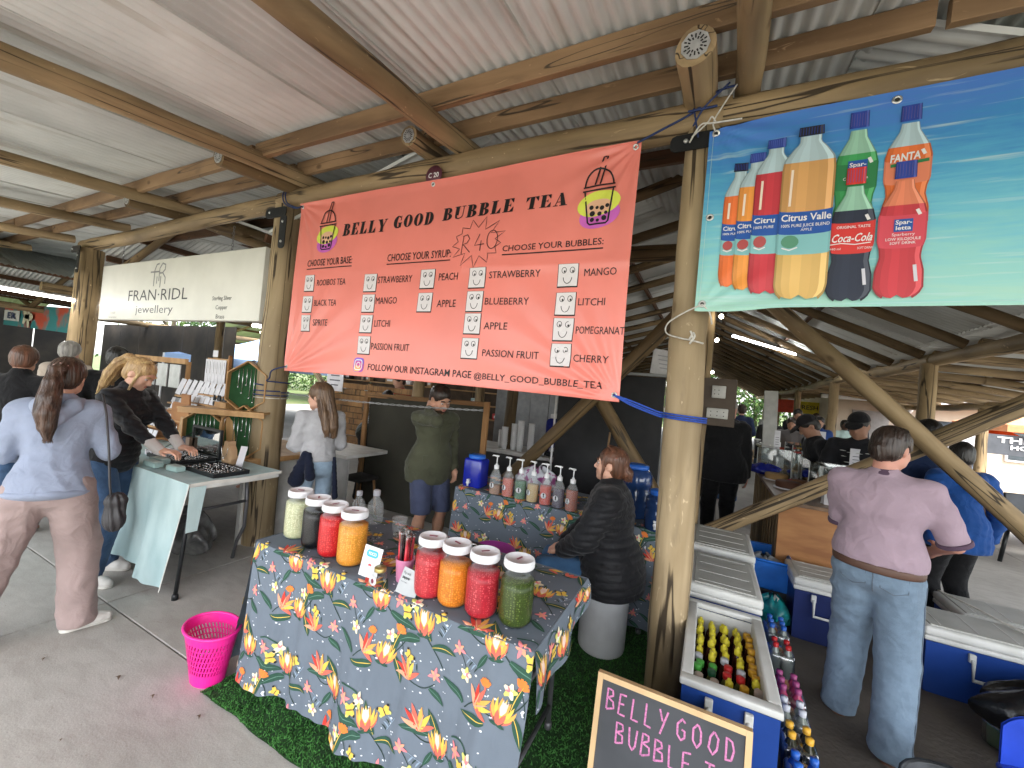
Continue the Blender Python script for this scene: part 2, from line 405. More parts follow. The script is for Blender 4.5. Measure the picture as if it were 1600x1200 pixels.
M_LIT = mat('dry_leaf', (.10,.065,.04), .9)
for i, (x, y, L_) in enumerate(((-2.55,1.02,.04),(-2.28,1.05,.03),(-1.98,1.1,.03),(-2.75,.62,.035),(-2.3,.75,.02),(-2.05,.45,.03),(-3.0,.88,.03),(-1.75,.62,.02),(-1.5,.9,.025),(-2.5,.4,.02))):
    b = MB(); b.grid(lambda u, v: (x+L_*(u-.5), y+.35*L_*(v-.5)*math.sin(PI*min(.97,u+.03))+.006*math.sin(u*4), .003+.006*math.sin(u*3)+.002*v), 6, 2); o = b.build('fallen_leaf', M_LIT); tag(o, 'tiny dry brown leaf lying on the concrete in front of the stall', 'leaf', 'leaf litter on the concrete')
TM = thing('grass_mat', 'green artificial grass mat under the bubble tea stall', 'mat', (0,0,0))
b = MB(); b.grid(lambda u, v: (gx0+(gx1-gx0)*u, gy0+(gy1-gy0)*v+(1-v)*(.006*math.sin((gx0+(gx1-gx0)*u)*9)+.004*math.sin((gx0+(gx1-gx0)*u)*23)), .007+.001*math.sin(u*40)), 60, 8)
b.build('backing', mat('turf_back', (.03,.09,.025), .9, col2=(.02,.055,.02), vscale=40), TM)
o = obj('turf', turf(), TM, kind='stuff')

# ------------------------------------------------ the market hall
HALL = thing('market_hall', 'open timber market hall of round poles under a corrugated metal roof', 'building', (0,0,0))
def mat_sheet():
    m = bpy.data.materials.new('roof_metal'); m.use_nodes = True; t = m.node_tree; N = t.nodes; L = t.links; b = N['Principled BSDF']
    b.inputs['Roughness'].default_value = .62; b.inputs['Metallic'].default_value = .0; b.inputs['Specular IOR Level'].default_value = .4
    tc = N.new('ShaderNodeTexCoord'); oi = N.new('ShaderNodeObjectInfo')
    n = N.new('ShaderNodeTexNoise'); n.inputs['Scale'].default_value = 1.7; n.inputs['Detail'].default_value = 5; L.new(tc.outputs['Object'], n.inputs['Vector'])
    r = N.new('ShaderNodeValToRGB'); r.color_ramp.elements[0].position = .3; r.color_ramp.elements[1].position = .75
    r.color_ramp.elements[0].color = (.50,.515,.49,1); r.color_ramp.elements[1].color = (.72,.735,.70,1); L.new(n.outputs['Fac'], r.inputs[0])
    mr = N.new('ShaderNodeMapRange'); mr.inputs[3].default_value = .82; mr.inputs[4].default_value = 1.1; L.new(oi.outputs['Random'], mr.inputs[0])
    mp = N.new('ShaderNodeMapping'); mp.inputs['Scale'].default_value = (9,.7,1); L.new(tc.outputs['Object'], mp.inputs[0]); n3 = N.new('ShaderNodeTexNoise'); n3.inputs['Scale'].default_value = 1.6; n3.inputs['Detail'].default_value = 6; L.new(mp.outputs[0], n3.inputs[0])
    r3 = N.new('ShaderNodeValToRGB'); r3.color_ramp.elements[0].position = .56; r3.color_ramp.elements[1].position = .78; r3.color_ramp.elements[0].color = (1,1,1,1); r3.color_ramp.elements[1].color = (.66,.61,.54,1); L.new(n3.outputs['Fac'], r3.inputs[0])
    x0 = N.new('ShaderNodeVectorMath'); x0.operation = 'MULTIPLY'; L.new(r.outputs[0], x0.inputs[0]); L.new(r3.outputs[0], x0.inputs[1]); r = x0
    x = N.new('ShaderNodeVectorMath'); x.operation = 'MULTIPLY'; L.new(r.outputs[0], x.inputs[0]); L.new(mr.outputs[0], x.inputs[1])
    L.new(x.outputs[0], b.inputs['Base Color'])
    n2 = N.new('ShaderNodeTexNoise'); n2.inputs['Scale'].default_value = 3; L.new(tc.outputs['Object'], n2.inputs['Vector'])
    bp = N.new('ShaderNodeBump'); bp.inputs['Strength'].default_value = .12; bp.inputs['Distance'].default_value = .02; L.new(n2.outputs['Fac'], bp.inputs['Height']); L.new(bp.outputs[0], b.inputs['Normal'])
    return m
M_SHEET = mat_sheet()
_SH = {}
def sheet_mesh(w, L_, pitch=.076, amp=.0125, seg=6):
    key = (round(w,3), round(L_,3), seg)
    if key in _SH: return _SH[key]
    n = int(round(w/pitch*seg)); nl = 4; mb = MB(); rg = random.Random(int(L_*100))
    w0 = w; w = w+.05; n = int(round(w/pitch*seg)); mb.grid(lambda u, v: (u*w, v*L_, amp*math.cos(2*PI*u*w/pitch)), n, nl)
    # turned-down edge lap
    vs = [(w+.001, v*L_/nl, amp) for v in range(nl+1)]+[(w+.001, v*L_/nl, -amp-.006) for v in range(nl+1)]
    mb.add(vs, [(i, i+1, nl+2+i, nl+1+i) for i in range(nl)], False)
    me = bpy.data.meshes.new('sheet'); me.from_pydata([tuple(v) for v in mb.v], [], mb.f); me.polygons.foreach_set('use_smooth', mb.fs); me.materials.append(M_SHEET)
    _SH[key] = me; return me
SHEETN = [0]
def sheets(o, ud, vd, total, L_, w=.76, seg=6, lift=.0):
    """sheets side by side along ud starting at o, ribs running along vd"""
    ud = Vector(ud).normalized(); vd = Vector(vd).normalized(); nd = ud.cross(vd); K = int(math.ceil(total/w))
    me = sheet_mesh(w, L_, seg=seg)
    for k in range(K):
        s = obj('roof_sheet', me, HALL)
        s.matrix_local = Matrix.Translation(Vector(o)+ud*(w*k)+nd*(.004*(k % 2))) @ Matrix((ud, vd, nd)).transposed().to_4x4()
TS = .1264                                    # slope of the front roof
ZR = lambda y: 3.33+(y-2.41)*TS               # rafter centre height
sheets((-17.0, -2.2, ZR(-2.2)+.185), (1,0,0), (0,1,TS), 22.8, 7.6, seg=6)
def P_(name, *a, **k): return pole(name, *a, parent=HALL, **k)
# front beam: spliced poles lying on the posts
BY = 2.41
P_('beam', (-8.25,BY,3.13), (-3.55,BY,3.20), .085, .075, wob=.008, seed=3, n=18)
P_('beam', (-3.80,BY+.0,3.205), (-.02,BY,3.215), .088, .092, wob=.008, seed=11, n=18)
P_('beam', (-.06,BY,3.20), (4.6,BY,3.19), .088, .08, wob=.006, seed=5, n=18)
# rafters of the front roof, their splice stubs behind and the long inner rafters
for x, rr, sd_ in ((-9.3,.07,11),(-11.2,.07,12),(-13.1,.07,13),(-7.45,.07,1), (-5.6,.072,2), (-3.5,.078,3), (-1.78,.082,4), (.02,.078,5), (1.78,.075,6), (3.5,.07,8)):
    P_('rafter', (x-.06*(x+3)*.1, -2.2, ZR(-2.2)+.02), (x+.03, BY+.16, ZR(BY)+.045), rr, rr*.82, wob=.016, seed=sd_, n=18)
M_PLATE = mat('nail_plate', (.55,.56,.55), .38, metal=.6, var=.2, vscale=20)
M_DARK = mat('dark_gap', (.03,.028,.025), .8)
def nail_plate(c, nrm, r, slots, parent, m_=None):
    o = thing_part = MB(); z = Vector(nrm).normalized(); q = z.to_track_quat('Z','Y').to_matrix().to_4x4(); M = Matrix.Translation(c) @ q
    rg = random.Random(int(c[0]*100))
    o.use(M_PLATE); n = 9
    ring = [(r*math.cos(2*PI*i/n), r*math.sin(2*PI*i/n)) for i in range(n)]
    o.add([M @ Vector((x,y,0)) for x,y in ring]+[M @ Vector((x,y,.004)) for x,y in ring], [tuple(range(n,2*n))]+[(i,(i+1)%n,(i+1)%n+n,i+n) for i in range(n)], False)
    o.use(M_DARK)
    for i in range(slots):
        a = 2*PI*i/slots; 
        for rad in ((.82,.62),(.55,.36)) if i % 2 else ((.75,.45),):
            w = r*.055; dx, dy = math.cos(a), math.sin(a); nx, ny = -dy, dx
            o.add([M @ Vector((dx*r*rad[0]+nx*w, dy*r*rad[0]+ny*w,.0055)), M @ Vector((dx*r*rad[0]-nx*w, dy*r*rad[0]-ny*w,.0055)), M @ Vector((dx*r*rad[1]-nx*w, dy*r*rad[1]-ny*w,.0055)), M @ Vector((dx*r*rad[1]+nx*w, dy*r*rad[1]+ny*w,.0055))], [(0,1,2,3)], False)
    return o.build('nail_plate', None, parent)
for x, y0, rr, sd_ in ((-3.62,1.74,.075,31), (-2.03,2.12,.07,32), (-.19,1.95,.088,33), (1.62,1.9,.07,34), (-5.75,1.95,.07,35)):
    z0 = ZR(y0)+(.03 if x > -3 and x < -1 else .0)
    st = P_('rafter_stub', (x, y0, z0), (x+.05, 5.1, z0+(5.1-y0)*.10), rr, rr*.95, wob=.004, seed=sd_, n=18, m=M_POLE if x > -3 else M_POLE2)
    nail_plate((x, y0-.003, z0+.0), (0,-1,-.1), rr*.72, 16, HALL)
# purlins: planks on edge
for y, m_ in ((1.965,M_SAWN),(2.335,M_SAWN)):
    for x0, x1 in ((-16.9,-9.25),(-9.2,-3.55),(-3.5,.75),(.8,5.4)): plank('purlin', (x0,y,ZR(y)+.115), (x1,y,ZR(y)+.115), .05, .115, m_, HALL, up=(0,-TS,1))
for y in (-.3,-1.6): plank('purlin', (-9.3,y,ZR(y)+.115), (5.4,y,ZR(y)+.115), .05, .115, M_SAWN, HALL, up=(0,-TS,1))
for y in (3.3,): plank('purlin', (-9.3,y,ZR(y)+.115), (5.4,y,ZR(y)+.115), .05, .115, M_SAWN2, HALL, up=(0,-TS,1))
# posts
P_('post', (-.12,BY,-.05), (-.15,BY,3.14), .102, .088, m=M_POST, wob=.006, seed=41, n=22)
P_('post', (-3.70,BY,-.05), (-3.70,BY,3.14), .135, .115, m=M_POST, wob=.012, seed=42, n=22)
P_('post', (-8.02,BY,-.05), (-8.05,BY,3.06), .15, .13, wob=.012, seed=43, n=20)
P_('post', (3.9,BY,-.05), (3.9,BY,3.12), .11, .10, seed=44)
M_BLK = mat('black_steel', (.02,.022,.024), .35, metal=.3, var=.2, bump=.1)
def bracket(x, y, z, side):
    b = MB(); b.use(M_BLK)
    def rr(cx, cz, hx, hz):
        return [(cx+sx*(hx-.03)+.03*math.cos(R_(a)), cz+sz*(hz-.03)+.03*math.sin(R_(a))) for sx, sz, a0 in ((1,1,0),(-1,1,90),(-1,-1,180),(1,-1,270)) for a in (a0, a0+45, a0+90)]
    b.prism(rr(x, z-.17, .045, .15), 1, y-.135, y-.128)
    b.prism(rr(x+side*.13, z+.02, .15, .045), 1, y-.1275, y-.121)
    b.use(M_PLATE)
    for dx, dz in ((0,-.08),(0,-.26),(side*.2,.02)): b.lathe([(.012,0),(.012,.008),(.006,.012)], n=8, M=Matrix.Translation((x+dx,y-.135,z+dz)) @ Matrix.Rotation(PI/2,4,'X'))
    return b.build('bracket', None, HALL)
bracket(-.03, BY+.02, 3.02, -1); bracket(-3.56, BY-.01, 3.02, -1); bracket(-7.92, BY-.03, 3.0, -1)

# ---- inner halls: gable roofs whose ridges run away from the viewer (along Y)
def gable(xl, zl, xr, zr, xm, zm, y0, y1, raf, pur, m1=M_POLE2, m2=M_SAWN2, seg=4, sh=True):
    for (xa, za, xb, zb) in ((xl,zl,xm,zm), (xm,zm,xr,zr)):
        d = Vector((xb-xa, 0, zb-za)); L_ = d.length; dn = d.normalized(); nz = Vector((-dn.z,0,dn.x))
        if sh:
            a = Vector((xa,y0,za))+nz*.19
            sheets(a+dn*0+Vector((0,(y1-y0),0)), (0,-1,0), dn, y1-y0, L_+.05, seg=seg)
        y = y0+.2
        while y < y1:
            P_('rafter', Vector((xa,y,za)), Vector((xb,y,zb)), .062, .055, m=m1, wob=.008, n=8, seed=int(y*10+xa*7)&0xfff); y += raf
        k = .35
        while k < L_-.1:
            p = Vector((xa,y0,za))+dn*k+nz*.115
            plank('purlin', p, p+Vector((0,y1-y0,0)), .05, .10, m2, HALL, up=nz); k += pur
# main hall right behind the stalls (ridge over the tea stall's right post)
gable(-3.9, 2.75, 2.3, 2.52, -.25, 3.72, 2.75, 26, .95, 1.25)
gable(2.35, 2.50, 4.9, 2.22, 3.6, 2.40, 2.6, 26, .95, 1.0, m1=M_POLE)
gable(-10.6, 2.75, -3.95, 2.75, -7.2, 3.75, 3.0, 22, 1.9, .95)
gable(-16, 2.65, -10.65, 2.75, -13.3, 3.5, -3, 5.4, 2.2, .95)
gable(-26, 2.7, -10.7, 2.7, -18, 4.6, 12.5, 24, 2.4, 1.4)
gable(-22, 2.65, -16.05, 2.65, -19, 3.5, -6, 5.4, 3.2, 1.2)
for x, z in ((2.32,2.44), (4.9,2.15), (-3.92,2.68), (-10.6,2.68), (-16.0,2.60)):
    for k in range(6): P_('beam', (x+(.05 if k%2 else 0), 2.6+4*k, z+.01*(k%3)), (x+(.0 if k%2 else .05), 6.9+4*k, z+.015*(k%2)), .085, .075, m=M_POLE, wob=.014, seed=60+k, n=10)
for x, ys, z in ((2.32,(6.6,10.8,14.8,18.8,22.8),2.4), (4.9,(7.4,11.5,15.5,19.5,23.5),2.1), (-3.92,(6.6,10.8,14.8,19),2.65), (-10.6,(2.0,5.5,9,13,17),2.65)):
    for y in ys: P_('post', (x,y,-.05), (x,y,z), .095, .085, m=M_POLE, wob=.01, seed=int(y*3), n=10)
for y in (9.5,13,17,21): P_('post', (-.25,y,-.05), (-.25,y,3.7), .09, .08, m=M_POLE, n=10, seed=int(y))
# braced frame at y = 4 behind the stalls
P_('post', (-.09,4.12,-.05), (-.09,4.12,3.6), .062, .055, m=M_POLE, seed=71, n=10)
P_('post', (-3.6,4.4,-.05), (-3.6,4.4,3.3), .08, .07, seed=72, n=10)
P_('post', (-2.52,5.1,-.05), (-2.52,5.1,3.3), .085, .08, m=M_POLE2, seed=73, n=10)
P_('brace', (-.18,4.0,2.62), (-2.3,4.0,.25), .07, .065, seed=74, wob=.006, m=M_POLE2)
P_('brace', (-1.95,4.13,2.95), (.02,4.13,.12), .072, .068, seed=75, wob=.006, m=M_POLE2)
P_('brace', (-.05,3.93,2.98), (3.0,3.93,-.12), .062, .06, seed=76, wob=.006)
P_('brace', (-.5,4.07,.12), (3.4,4.07,2.9), .062, .066, seed=77, wob=.006)
P_('beam', (-3.9,4.05,3.1), (3.9,4.05,3.05), .08, .08, seed=78, m=M_POLE2, wob=.01)
# ================================================ BANNERS
def pr(name, c, rough=.45): return mat(name, c, rough, var=.05, vscale=3, spec=.35)
M_INK = pr('ink_black', (.012,.011,.012)); M_WHT = pr('print_white', (.78,.76,.76)); M_YEL = pr('print_lime', (.70,.76,.10)); M_MAG = pr('print_orchid', (.60,.13,.52)); M_PEA = pr('print_peach', (.80,.47,.30))
M_SALM = mat('salmon_vinyl', (.80,.225,.18), .30, var=.06, vscale=2, spec=.55, bump=.05, bscale=6)
BX0, BX1, BZ0, BZ1 = -3.36, -.46, 1.61, 3.08
def crease(x, z, cx, cz, f, a, ph=0, rr=.55):
    dx, dz = x-cx, z-cz; r = math.hypot(dx, dz); an = math.atan2(dz, dx)
    return a*math.sin(an*f+ph)*math.exp(-r/rr)*min(1, r/.12)
def S1(x, z, off=0):
    u = (x-BX0)/(BX1-BX0); v = (z-BZ0)/(BZ1-BZ0)
    w = .010*math.sin(1.3*x+2.2*z+.5)+.005*math.sin(4.1*x-2.3*z)+.003*math.sin(9*x+3.2*z+1.0*math.sin(4*z))*(1-v)
    w += crease(x,z,BX1,BZ0,22,.011,.4)+crease(x,z,BX0,BZ0,20,.010,1.2)+crease(x,z,BX1,BZ1,18,.010,.2,.35)+crease(x,z,BX0,BZ1,18,.009,.9,.35)
    w += .006*math.exp(-((z-(2.43+.02*math.sin(x*2)))/.035)**2)*(1 if x > -1.6 else .3)     # fold line
    w += .012*math.sin(PI*u)*(1-v)
    if z > BZ1-.05: w += .008*((z-BZ1+.05)/.05)
    return (x, 2.285-w-off, z)
def sag(u): return .018*math.sin(PI*u)
def S1g(u, v):
    x = BX0+(BX1-BX0)*u; z = BZ0+(BZ1-BZ0)*v
    z -= .0 if 0 < v < 1 else 0
    zb = BZ0+sag(u)*.8
    z = zb+(BZ1-zb)*v
    x += .012*math.sin(PI*v)*(1 if u < .5 else -1)*abs(2*u-1)**6
    return S1(x, z)
TB = thing('banner', 'salmon pink vinyl menu banner for bubble tea hung from the front beam', 'banner', (0,0,0))
mb = MB(); mb.grid(S1g, 220, 110); mb.build('banner_sheet', M_SALM, TB)
hm = MB(); hm.tube([S1(BX0+(BX1-BX0)*i/60, BZ1-.002) for i in range(61)], .004, 6); hm.tube([Vector(S1g(i/60, 0)) for i in range(61)], .0035, 6); hm.build('hem', M_SALM, TB)
# --- drawn fat-face lettering
def ring(cx, cz, ro, rzo, ri, rzi, a0, a1, n=14, dx=0):
    q = []
    for i in range(n+1):
        a = R_(a0+(a1-a0)*i/n); q.append(((cx+ro*math.cos(a), cz+rzo*math.sin(a)), (cx+dx+ri*math.cos(a), cz+rzi*math.sin(a))))
    return [[q[i][0], q[i+1][0], q[i+1][1], q[i][1]] for i in range(n)]
def rc(x0, z0, x1, z1): return [[(x0,z0),(x1,z0),(x1,z1),(x0,z1)]]
GL = {
'B': (.9, rc(.1,0,.42,1)+rc(0,.94,.45,1)+rc(0,0,.45,.06)+ring(.42,.75,.38,.25,.1,.19,-90,90)+ring(.42,.27,.46,.27,.14,.21,-90,90)),
'E': (.88, rc(.1,0,.42,1)+rc(0,.94,.8,1)+rc(0,0,.84,.06)+[[(.55,.94),(.8,.94),(.8,.68),(.76,.68)]]+[[(.55,.06),(.84,.06),(.84,.36),(.8,.36)]]+rc(.42,.47,.6,.53)+[[(.5,.5),(.62,.36),(.62,.64)]]),
'L': (.84, rc(.1,0,.42,1)+rc(0,.94,.52,1)+rc(0,0,.8,.06)+[[(.5,.06),(.8,.06),(.8,.4),(.76,.4)]]),
'Y': (1.0, [[(.08,.97),(.44,.97),(.66,.42),(.36,.42)]]+[[(.86,.97),(.93,.97),(.66,.42),(.58,.42)]]+rc(.36,0,.66,.44)+rc(0,.94,.5,1)+rc(.7,.94,1.05,1)+rc(.26,0,.76,.06)),
'G': (.98, ring(.46,.5,.46,.5,.14,.43,48,330,18,.08)+rc(.6,.05,.88,.42)+rc(.5,.38,.96,.44)+[[(.74,.62),(.82,.62),(.82,1),(.76,.98)]]+rc(.5,0,.7,.08)),
'O': (.98, ring(.47,.5,.47,.5,.13,.44,0,360,26)),
'D': (.98, rc(.1,0,.42,1)+rc(0,.94,.45,1)+rc(0,0,.45,.06)+ring(.42,.5,.52,.5,.14,.44,-90,90,16)),
'U': (.98, rc(.1,.3,.42,1)+rc(0,.94,.5,1)+rc(.78,.3,.84,1)+rc(.64,.94,.98,1)+ring(.47,.32,.37,.33,.31,.24,180,360,14)+ring(.27,.32,.17,.3,.0,.0,180,300,8)),
'T': (1.0, rc(.33,0,.67,1)+rc(.22,0,.78,.06)+rc(0,.94,1,1)+[[(0,.94),(.28,.94),(.04,.62),(0,.62)]]+[[(.72,.94),(1,.94),(1,.62),(.96,.62)]]),
'A': (1.05, [[(.12,.04),(.19,.04),(.52,1),(.46,1)]]+[[(.58,.04),(.95,.04),(.62,1),(.40,1)]]+rc(.26,.28,.66,.34)+rc(0,0,.34,.06)+rc(.46,0,1.05,.06)),
}
def fat(mb, S, word, x0, x1, z, h, off=.0035, shear=.12, m=None):
    tot = sum(GL[c][0] for c in word)+.16*(len(word)-1); sx = (x1-x0)/tot; x = 0; mb.use(m or M_INK)
    for c in word:
        w, qs = GL[c]
        for q in qs:
            mb.add([S(x0+(x+p[0])*sx+shear*p[1]*h, z+p[1]*h, off) for p in q], [tuple(range(len(q)))], False)
        x += w+.16
pt = MB()
for w_, *a_ in (('BELLY',-2.79,-2.33,2.742,.098),('GOOD',-2.26,-1.89,2.757,.094),('BUBBLE',-1.81,-1.24,2.772,.088),('TEA',-1.155,-.875,2.77,.078)):
    pt = MB(); fat(pt, S1, w_, *a_); pt.build('title_word', None, TB)
def cap(t, x0, z0, x1, z1, bold=.0, und=0):
    pt = MB()
    put_text(pt, S1, t, x0, z0, x1, z1, M_INK, .0035, bold)
    if und: put_stroke(pt, S1, [(x0, z0-.022), (x1, z0-.022)], .008, M_INK, .0035, sub=8)
    pt.build('lettering', None, TB)
cap('CHOOSE YOUR BASE:', -3.18, 2.51, -2.64, 2.567, .006, 1); cap('CHOOSE YOUR SYRUP:', -2.28, 2.505, -1.70, 2.56, .006, 1); cap('CHOOSE YOUR BUBBLES:', -1.29, 2.512, -.63, 2.55, .006, 1)
for t, a in (('ROOIBOS TEA',(-3.03,2.34,-2.69,2.39)),('BLACK TEA',(-3.04,2.17,-2.77,2.22)),('SPRITE',(-3.03,2.005,-2.85,2.057)),('STRAWBERRY',(-2.35,2.34,-2.02,2.39)),('MANGO',(-2.35,2.18,-2.14,2.23)),('LITCHI',(-2.34,2.005,-2.18,2.055)),
    ('PASSION FRUIT',(-2.35,1.83,-1.97,1.88)),('PEACH',(-1.78,2.34,-1.62,2.39)),('APPLE',(-1.77,2.15,-1.61,2.20)),('STRAWBERRY',(-1.37,2.338,-1.01,2.382)),('BLUEBERRY',(-1.38,2.163,-1.07,2.207)),('APPLE',(-1.37,2.0,-1.20,2.046)),
    ('PASSION FRUIT',(-1.36,1.823,-.97,1.868)),('MANGO',(-.73,2.33,-.54,2.373)),('LITCHI',(-.75,2.155,-.59,2.197)),('POMEGRANAT',(-.75,1.987,-.468,2.03)),('CHERRY',(-.75,1.82,-.54,1.862))):
    cap(t, *a, bold=.0)
cap('FOLLOW OUR INSTAGRAM PAGE', -2.36, 1.672, -1.43, 1.72, .006); cap('@BELLY_GOOD_BUBBLE_TEA', -1.41, 1.672, -.56, 1.712, .006)
# tick boxes with drawn faces
M_BOXW = pr('tickbox_white', (.70,.66,.67))
def face(x0, z0, x1, z1):
    p = MB(); put_rect(p, S1, x0-.004, z0-.008, x1+.004, z1+.002, M_INK, .0025, 3, 3); put_rect(p, S1, x0, z0, x1, z1, M_BOXW, .0045, 3, 3)
    w, h = x1-x0, z1-z0
    for sx in (.3, .72):
        put_stroke(p, S1, ell(x0+sx*w, z0+.72*h, .12*w, .13*h, 12), .0035, M_INK, .006, True)
        put_fan(p, S1, (x0+(sx+.03)*w, z0+.67*h), ell(x0+(sx+.03)*w, z0+.67*h, .045*w, .055*h, 8), M_INK, .006)
    put_stroke(p, S1, ell(x0+.5*w, z0+.42*h, .22*w, .3*h, 10, 0, R_(185), R_(355)), .004, M_INK, .006)
    return p.build('tick_box', None, TB)
for x0, zs in ((-3.18,(2.30,2.12,1.96)), (-2.487,(2.28,2.12,1.96,1.795)), (-1.94,(2.29,2.12)), (-1.522,(2.28,2.12,1.97,1.805)), (-.89,(2.272,2.10,1.945,1.79))):
    for z in zs: face(x0, z, x0+(.112 if x0 < -3 else .122), z+.133)
# price burst, hand drawn
p = MB()
bp_ = []
for i in range(26):
    a = 2*PI*i/26+.1; r = (1.0 if i % 2 else .66)*(1+.12*math.sin(i*2.7)); bp_.append((-1.495+.215*r*math.cos(a), 2.592+.16*r*math.sin(a)))
put_stroke(p, S1, bp_, .0042, M_INK, .0035, True, sub=2)
for st in ([(-1.615,2.52),(-1.605,2.645)], [(-1.61,2.64),(-1.575,2.65),(-1.555,2.62),(-1.575,2.592),(-1.605,2.585),(-1.545,2.525)], [(-1.475,2.645),(-1.51,2.57),(-1.435,2.575)], [(-1.46,2.60),(-1.465,2.53)]): put_stroke(p, S1, st, .0052, M_INK, .004, sub=2)
put_stroke(p, S1, ell(-1.375, 2.60, .04, .062, 16), .0052, M_INK, .004, True)
p.build('price_burst', None, TB)
# bubble tea cups
def cup(cx, cz, s, tilt=0):
    p = MB(); T = lambda x, z: (cx+(x*math.cos(tilt)-z*math.sin(tilt))*s, cz+(x*math.sin(tilt)+z*math.cos(tilt))*s)
    def fan(c, r, m, off, rot=0): put_fan(p, S1, T(*c), [T(*q) for q in ell(c[0], c[1], r[0], r[1], 26, rot)], m, off, 4)
    fan((.02,-.26), (.36,.23), M_MAG, .0025, .2); fan((0,-.06), (.38,.22), M_YEL, .0035, .15); 
    fan((.0,-.12), (.24,.135), M_PEA, .0045, .1)
    def sk(pts, w=.028, cl=False): put_stroke(p, S1, [T(*q) for q in pts], w*s, M_INK, .006, cl, 2)
    sk([(-.25,.17),(-.18,-.38),(-.14,-.42),(.14,-.42),(.18,-.38),(.25,.17)]); sk([(-.29,.18),(.29,.18)]); sk([(-.28,.25),(.28,.25)])
    sk(ell(0,.25,.25,.3,14,0,0,PI)); sk([(-.07,.27),(.06,.75),(.13,.75),(.02,.27)])
    for (x,y,r) in ((-.12,-.12,.04),(-.02,-.13,.03),(.07,-.15,.042),(.16,-.12,.036),(-.1,-.23,.05),(.03,-.25,.04),(.14,-.24,.03),(-.1,-.34,.04),(0,-.36,.03),(.11,-.33,.045)):
        put_fan(p, S1, T(x,y), [T(*q) for q in ell(x,y,r,r,10)], M_INK, .006)
    return p.build('cup_drawing', None, TB)
cup(-.68, 2.775, .335, .03); cup(-2.972, 2.79, .34, .02)
# camera app mark
p = MB(); M_I1 = pr('grad_orange', (.85,.42,.15)); M_I2 = pr('grad_magenta', (.60,.08,.32)); M_I3 = pr('grad_violet', (.25,.12,.60))
def rrect(x0, z0, x1, z1, r, n=4):
    o = []
    for cx, cz, a0 in ((x1-r,z1-r,0),(x0+r,z1-r,90),(x0+r,z0+r,180),(x1-r,z0+r,270)):
        for k in range(n+1): a = R_(a0+90*k/n); o.append((cx+r*math.cos(a), cz+r*math.sin(a)))
    return o
put_fan(p, S1, (-2.46,1.705), rrect(-2.513,1.65,-2.407,1.762,.03), M_I3, .003)
put_fan(p, S1, (-2.46,1.69), rrect(-2.507,1.652,-2.413,1.735,.03), M_I2, .004); put_fan(p, S1, (-2.475,1.675), rrect(-2.505,1.654,-2.435,1.70,.022), M_I1, .005)
put_stroke(p, S1, rrect(-2.497,1.668,-2.423,1.745,.02), .008, M_WHT, .006, True); put_stroke(p, S1, ell(-2.46,1.706,.019,.02,14), .007, M_WHT, .006, True)
p.build('camera_symbol', None, TB)
M_EYE = mat('eyelet_metal', (.62,.62,.6), .3, metal=.8)
def eyelet(S, x, z, parent, r=.017):
    p = MB(); p.use(M_EYE); n = 14; vs = []; fs = []
    for k, (rr, of) in enumerate(((r,.002),(r*.85,.006),(r*.5,.005),(r*.45,.001))):
        for i in range(n): a = 2*PI*i/n; vs.append(S(x+rr*math.cos(a), z+rr*math.sin(a), of))
    for k in range(3):
        for i in range(n): fs.append((k*n+i, k*n+(i+1)%n, (k+1)*n+(i+1)%n, (k+1)*n+i))
    p.add(vs, fs, True); p.use(M_DARK); p.add([S(x+r*.46*math.cos(2*PI*i/n), z+r*.46*math.sin(2*PI*i/n), .0025) for i in range(n)], [tuple(range(n))], False)
    return p.build('eyelet', None, parent)
for x, z in ((BX0+.03,BZ1-.03),(BX1-.03,BZ1-.03),(-1.92,BZ1-.028),(BX0+.03,BZ0+.035),(BX1-.03,BZ0+.035)): eyelet(S1, x, z, TB)
# stand number disc on the beam
D = thing('number_disc', 'small round maroon stand number disc C 20 on the front beam', 'sign', (-1.93, 2.305, 3.125))
p = MB(); p.lathe([(0,0),(.072,0),(.072,.004),(0,.004)], n=28, M=Matrix.Rotation(PI/2,4,'X')); p.build('disc', mat('maroon', (.12,.035,.055), .4), D)
p = MB(); put_text(p, lambda x,z,o: (x,-.0045-o,z), 'C 20', -.047, -.018, .047, .018, M_WHT, .0012, .02); p.build('number', None, D)

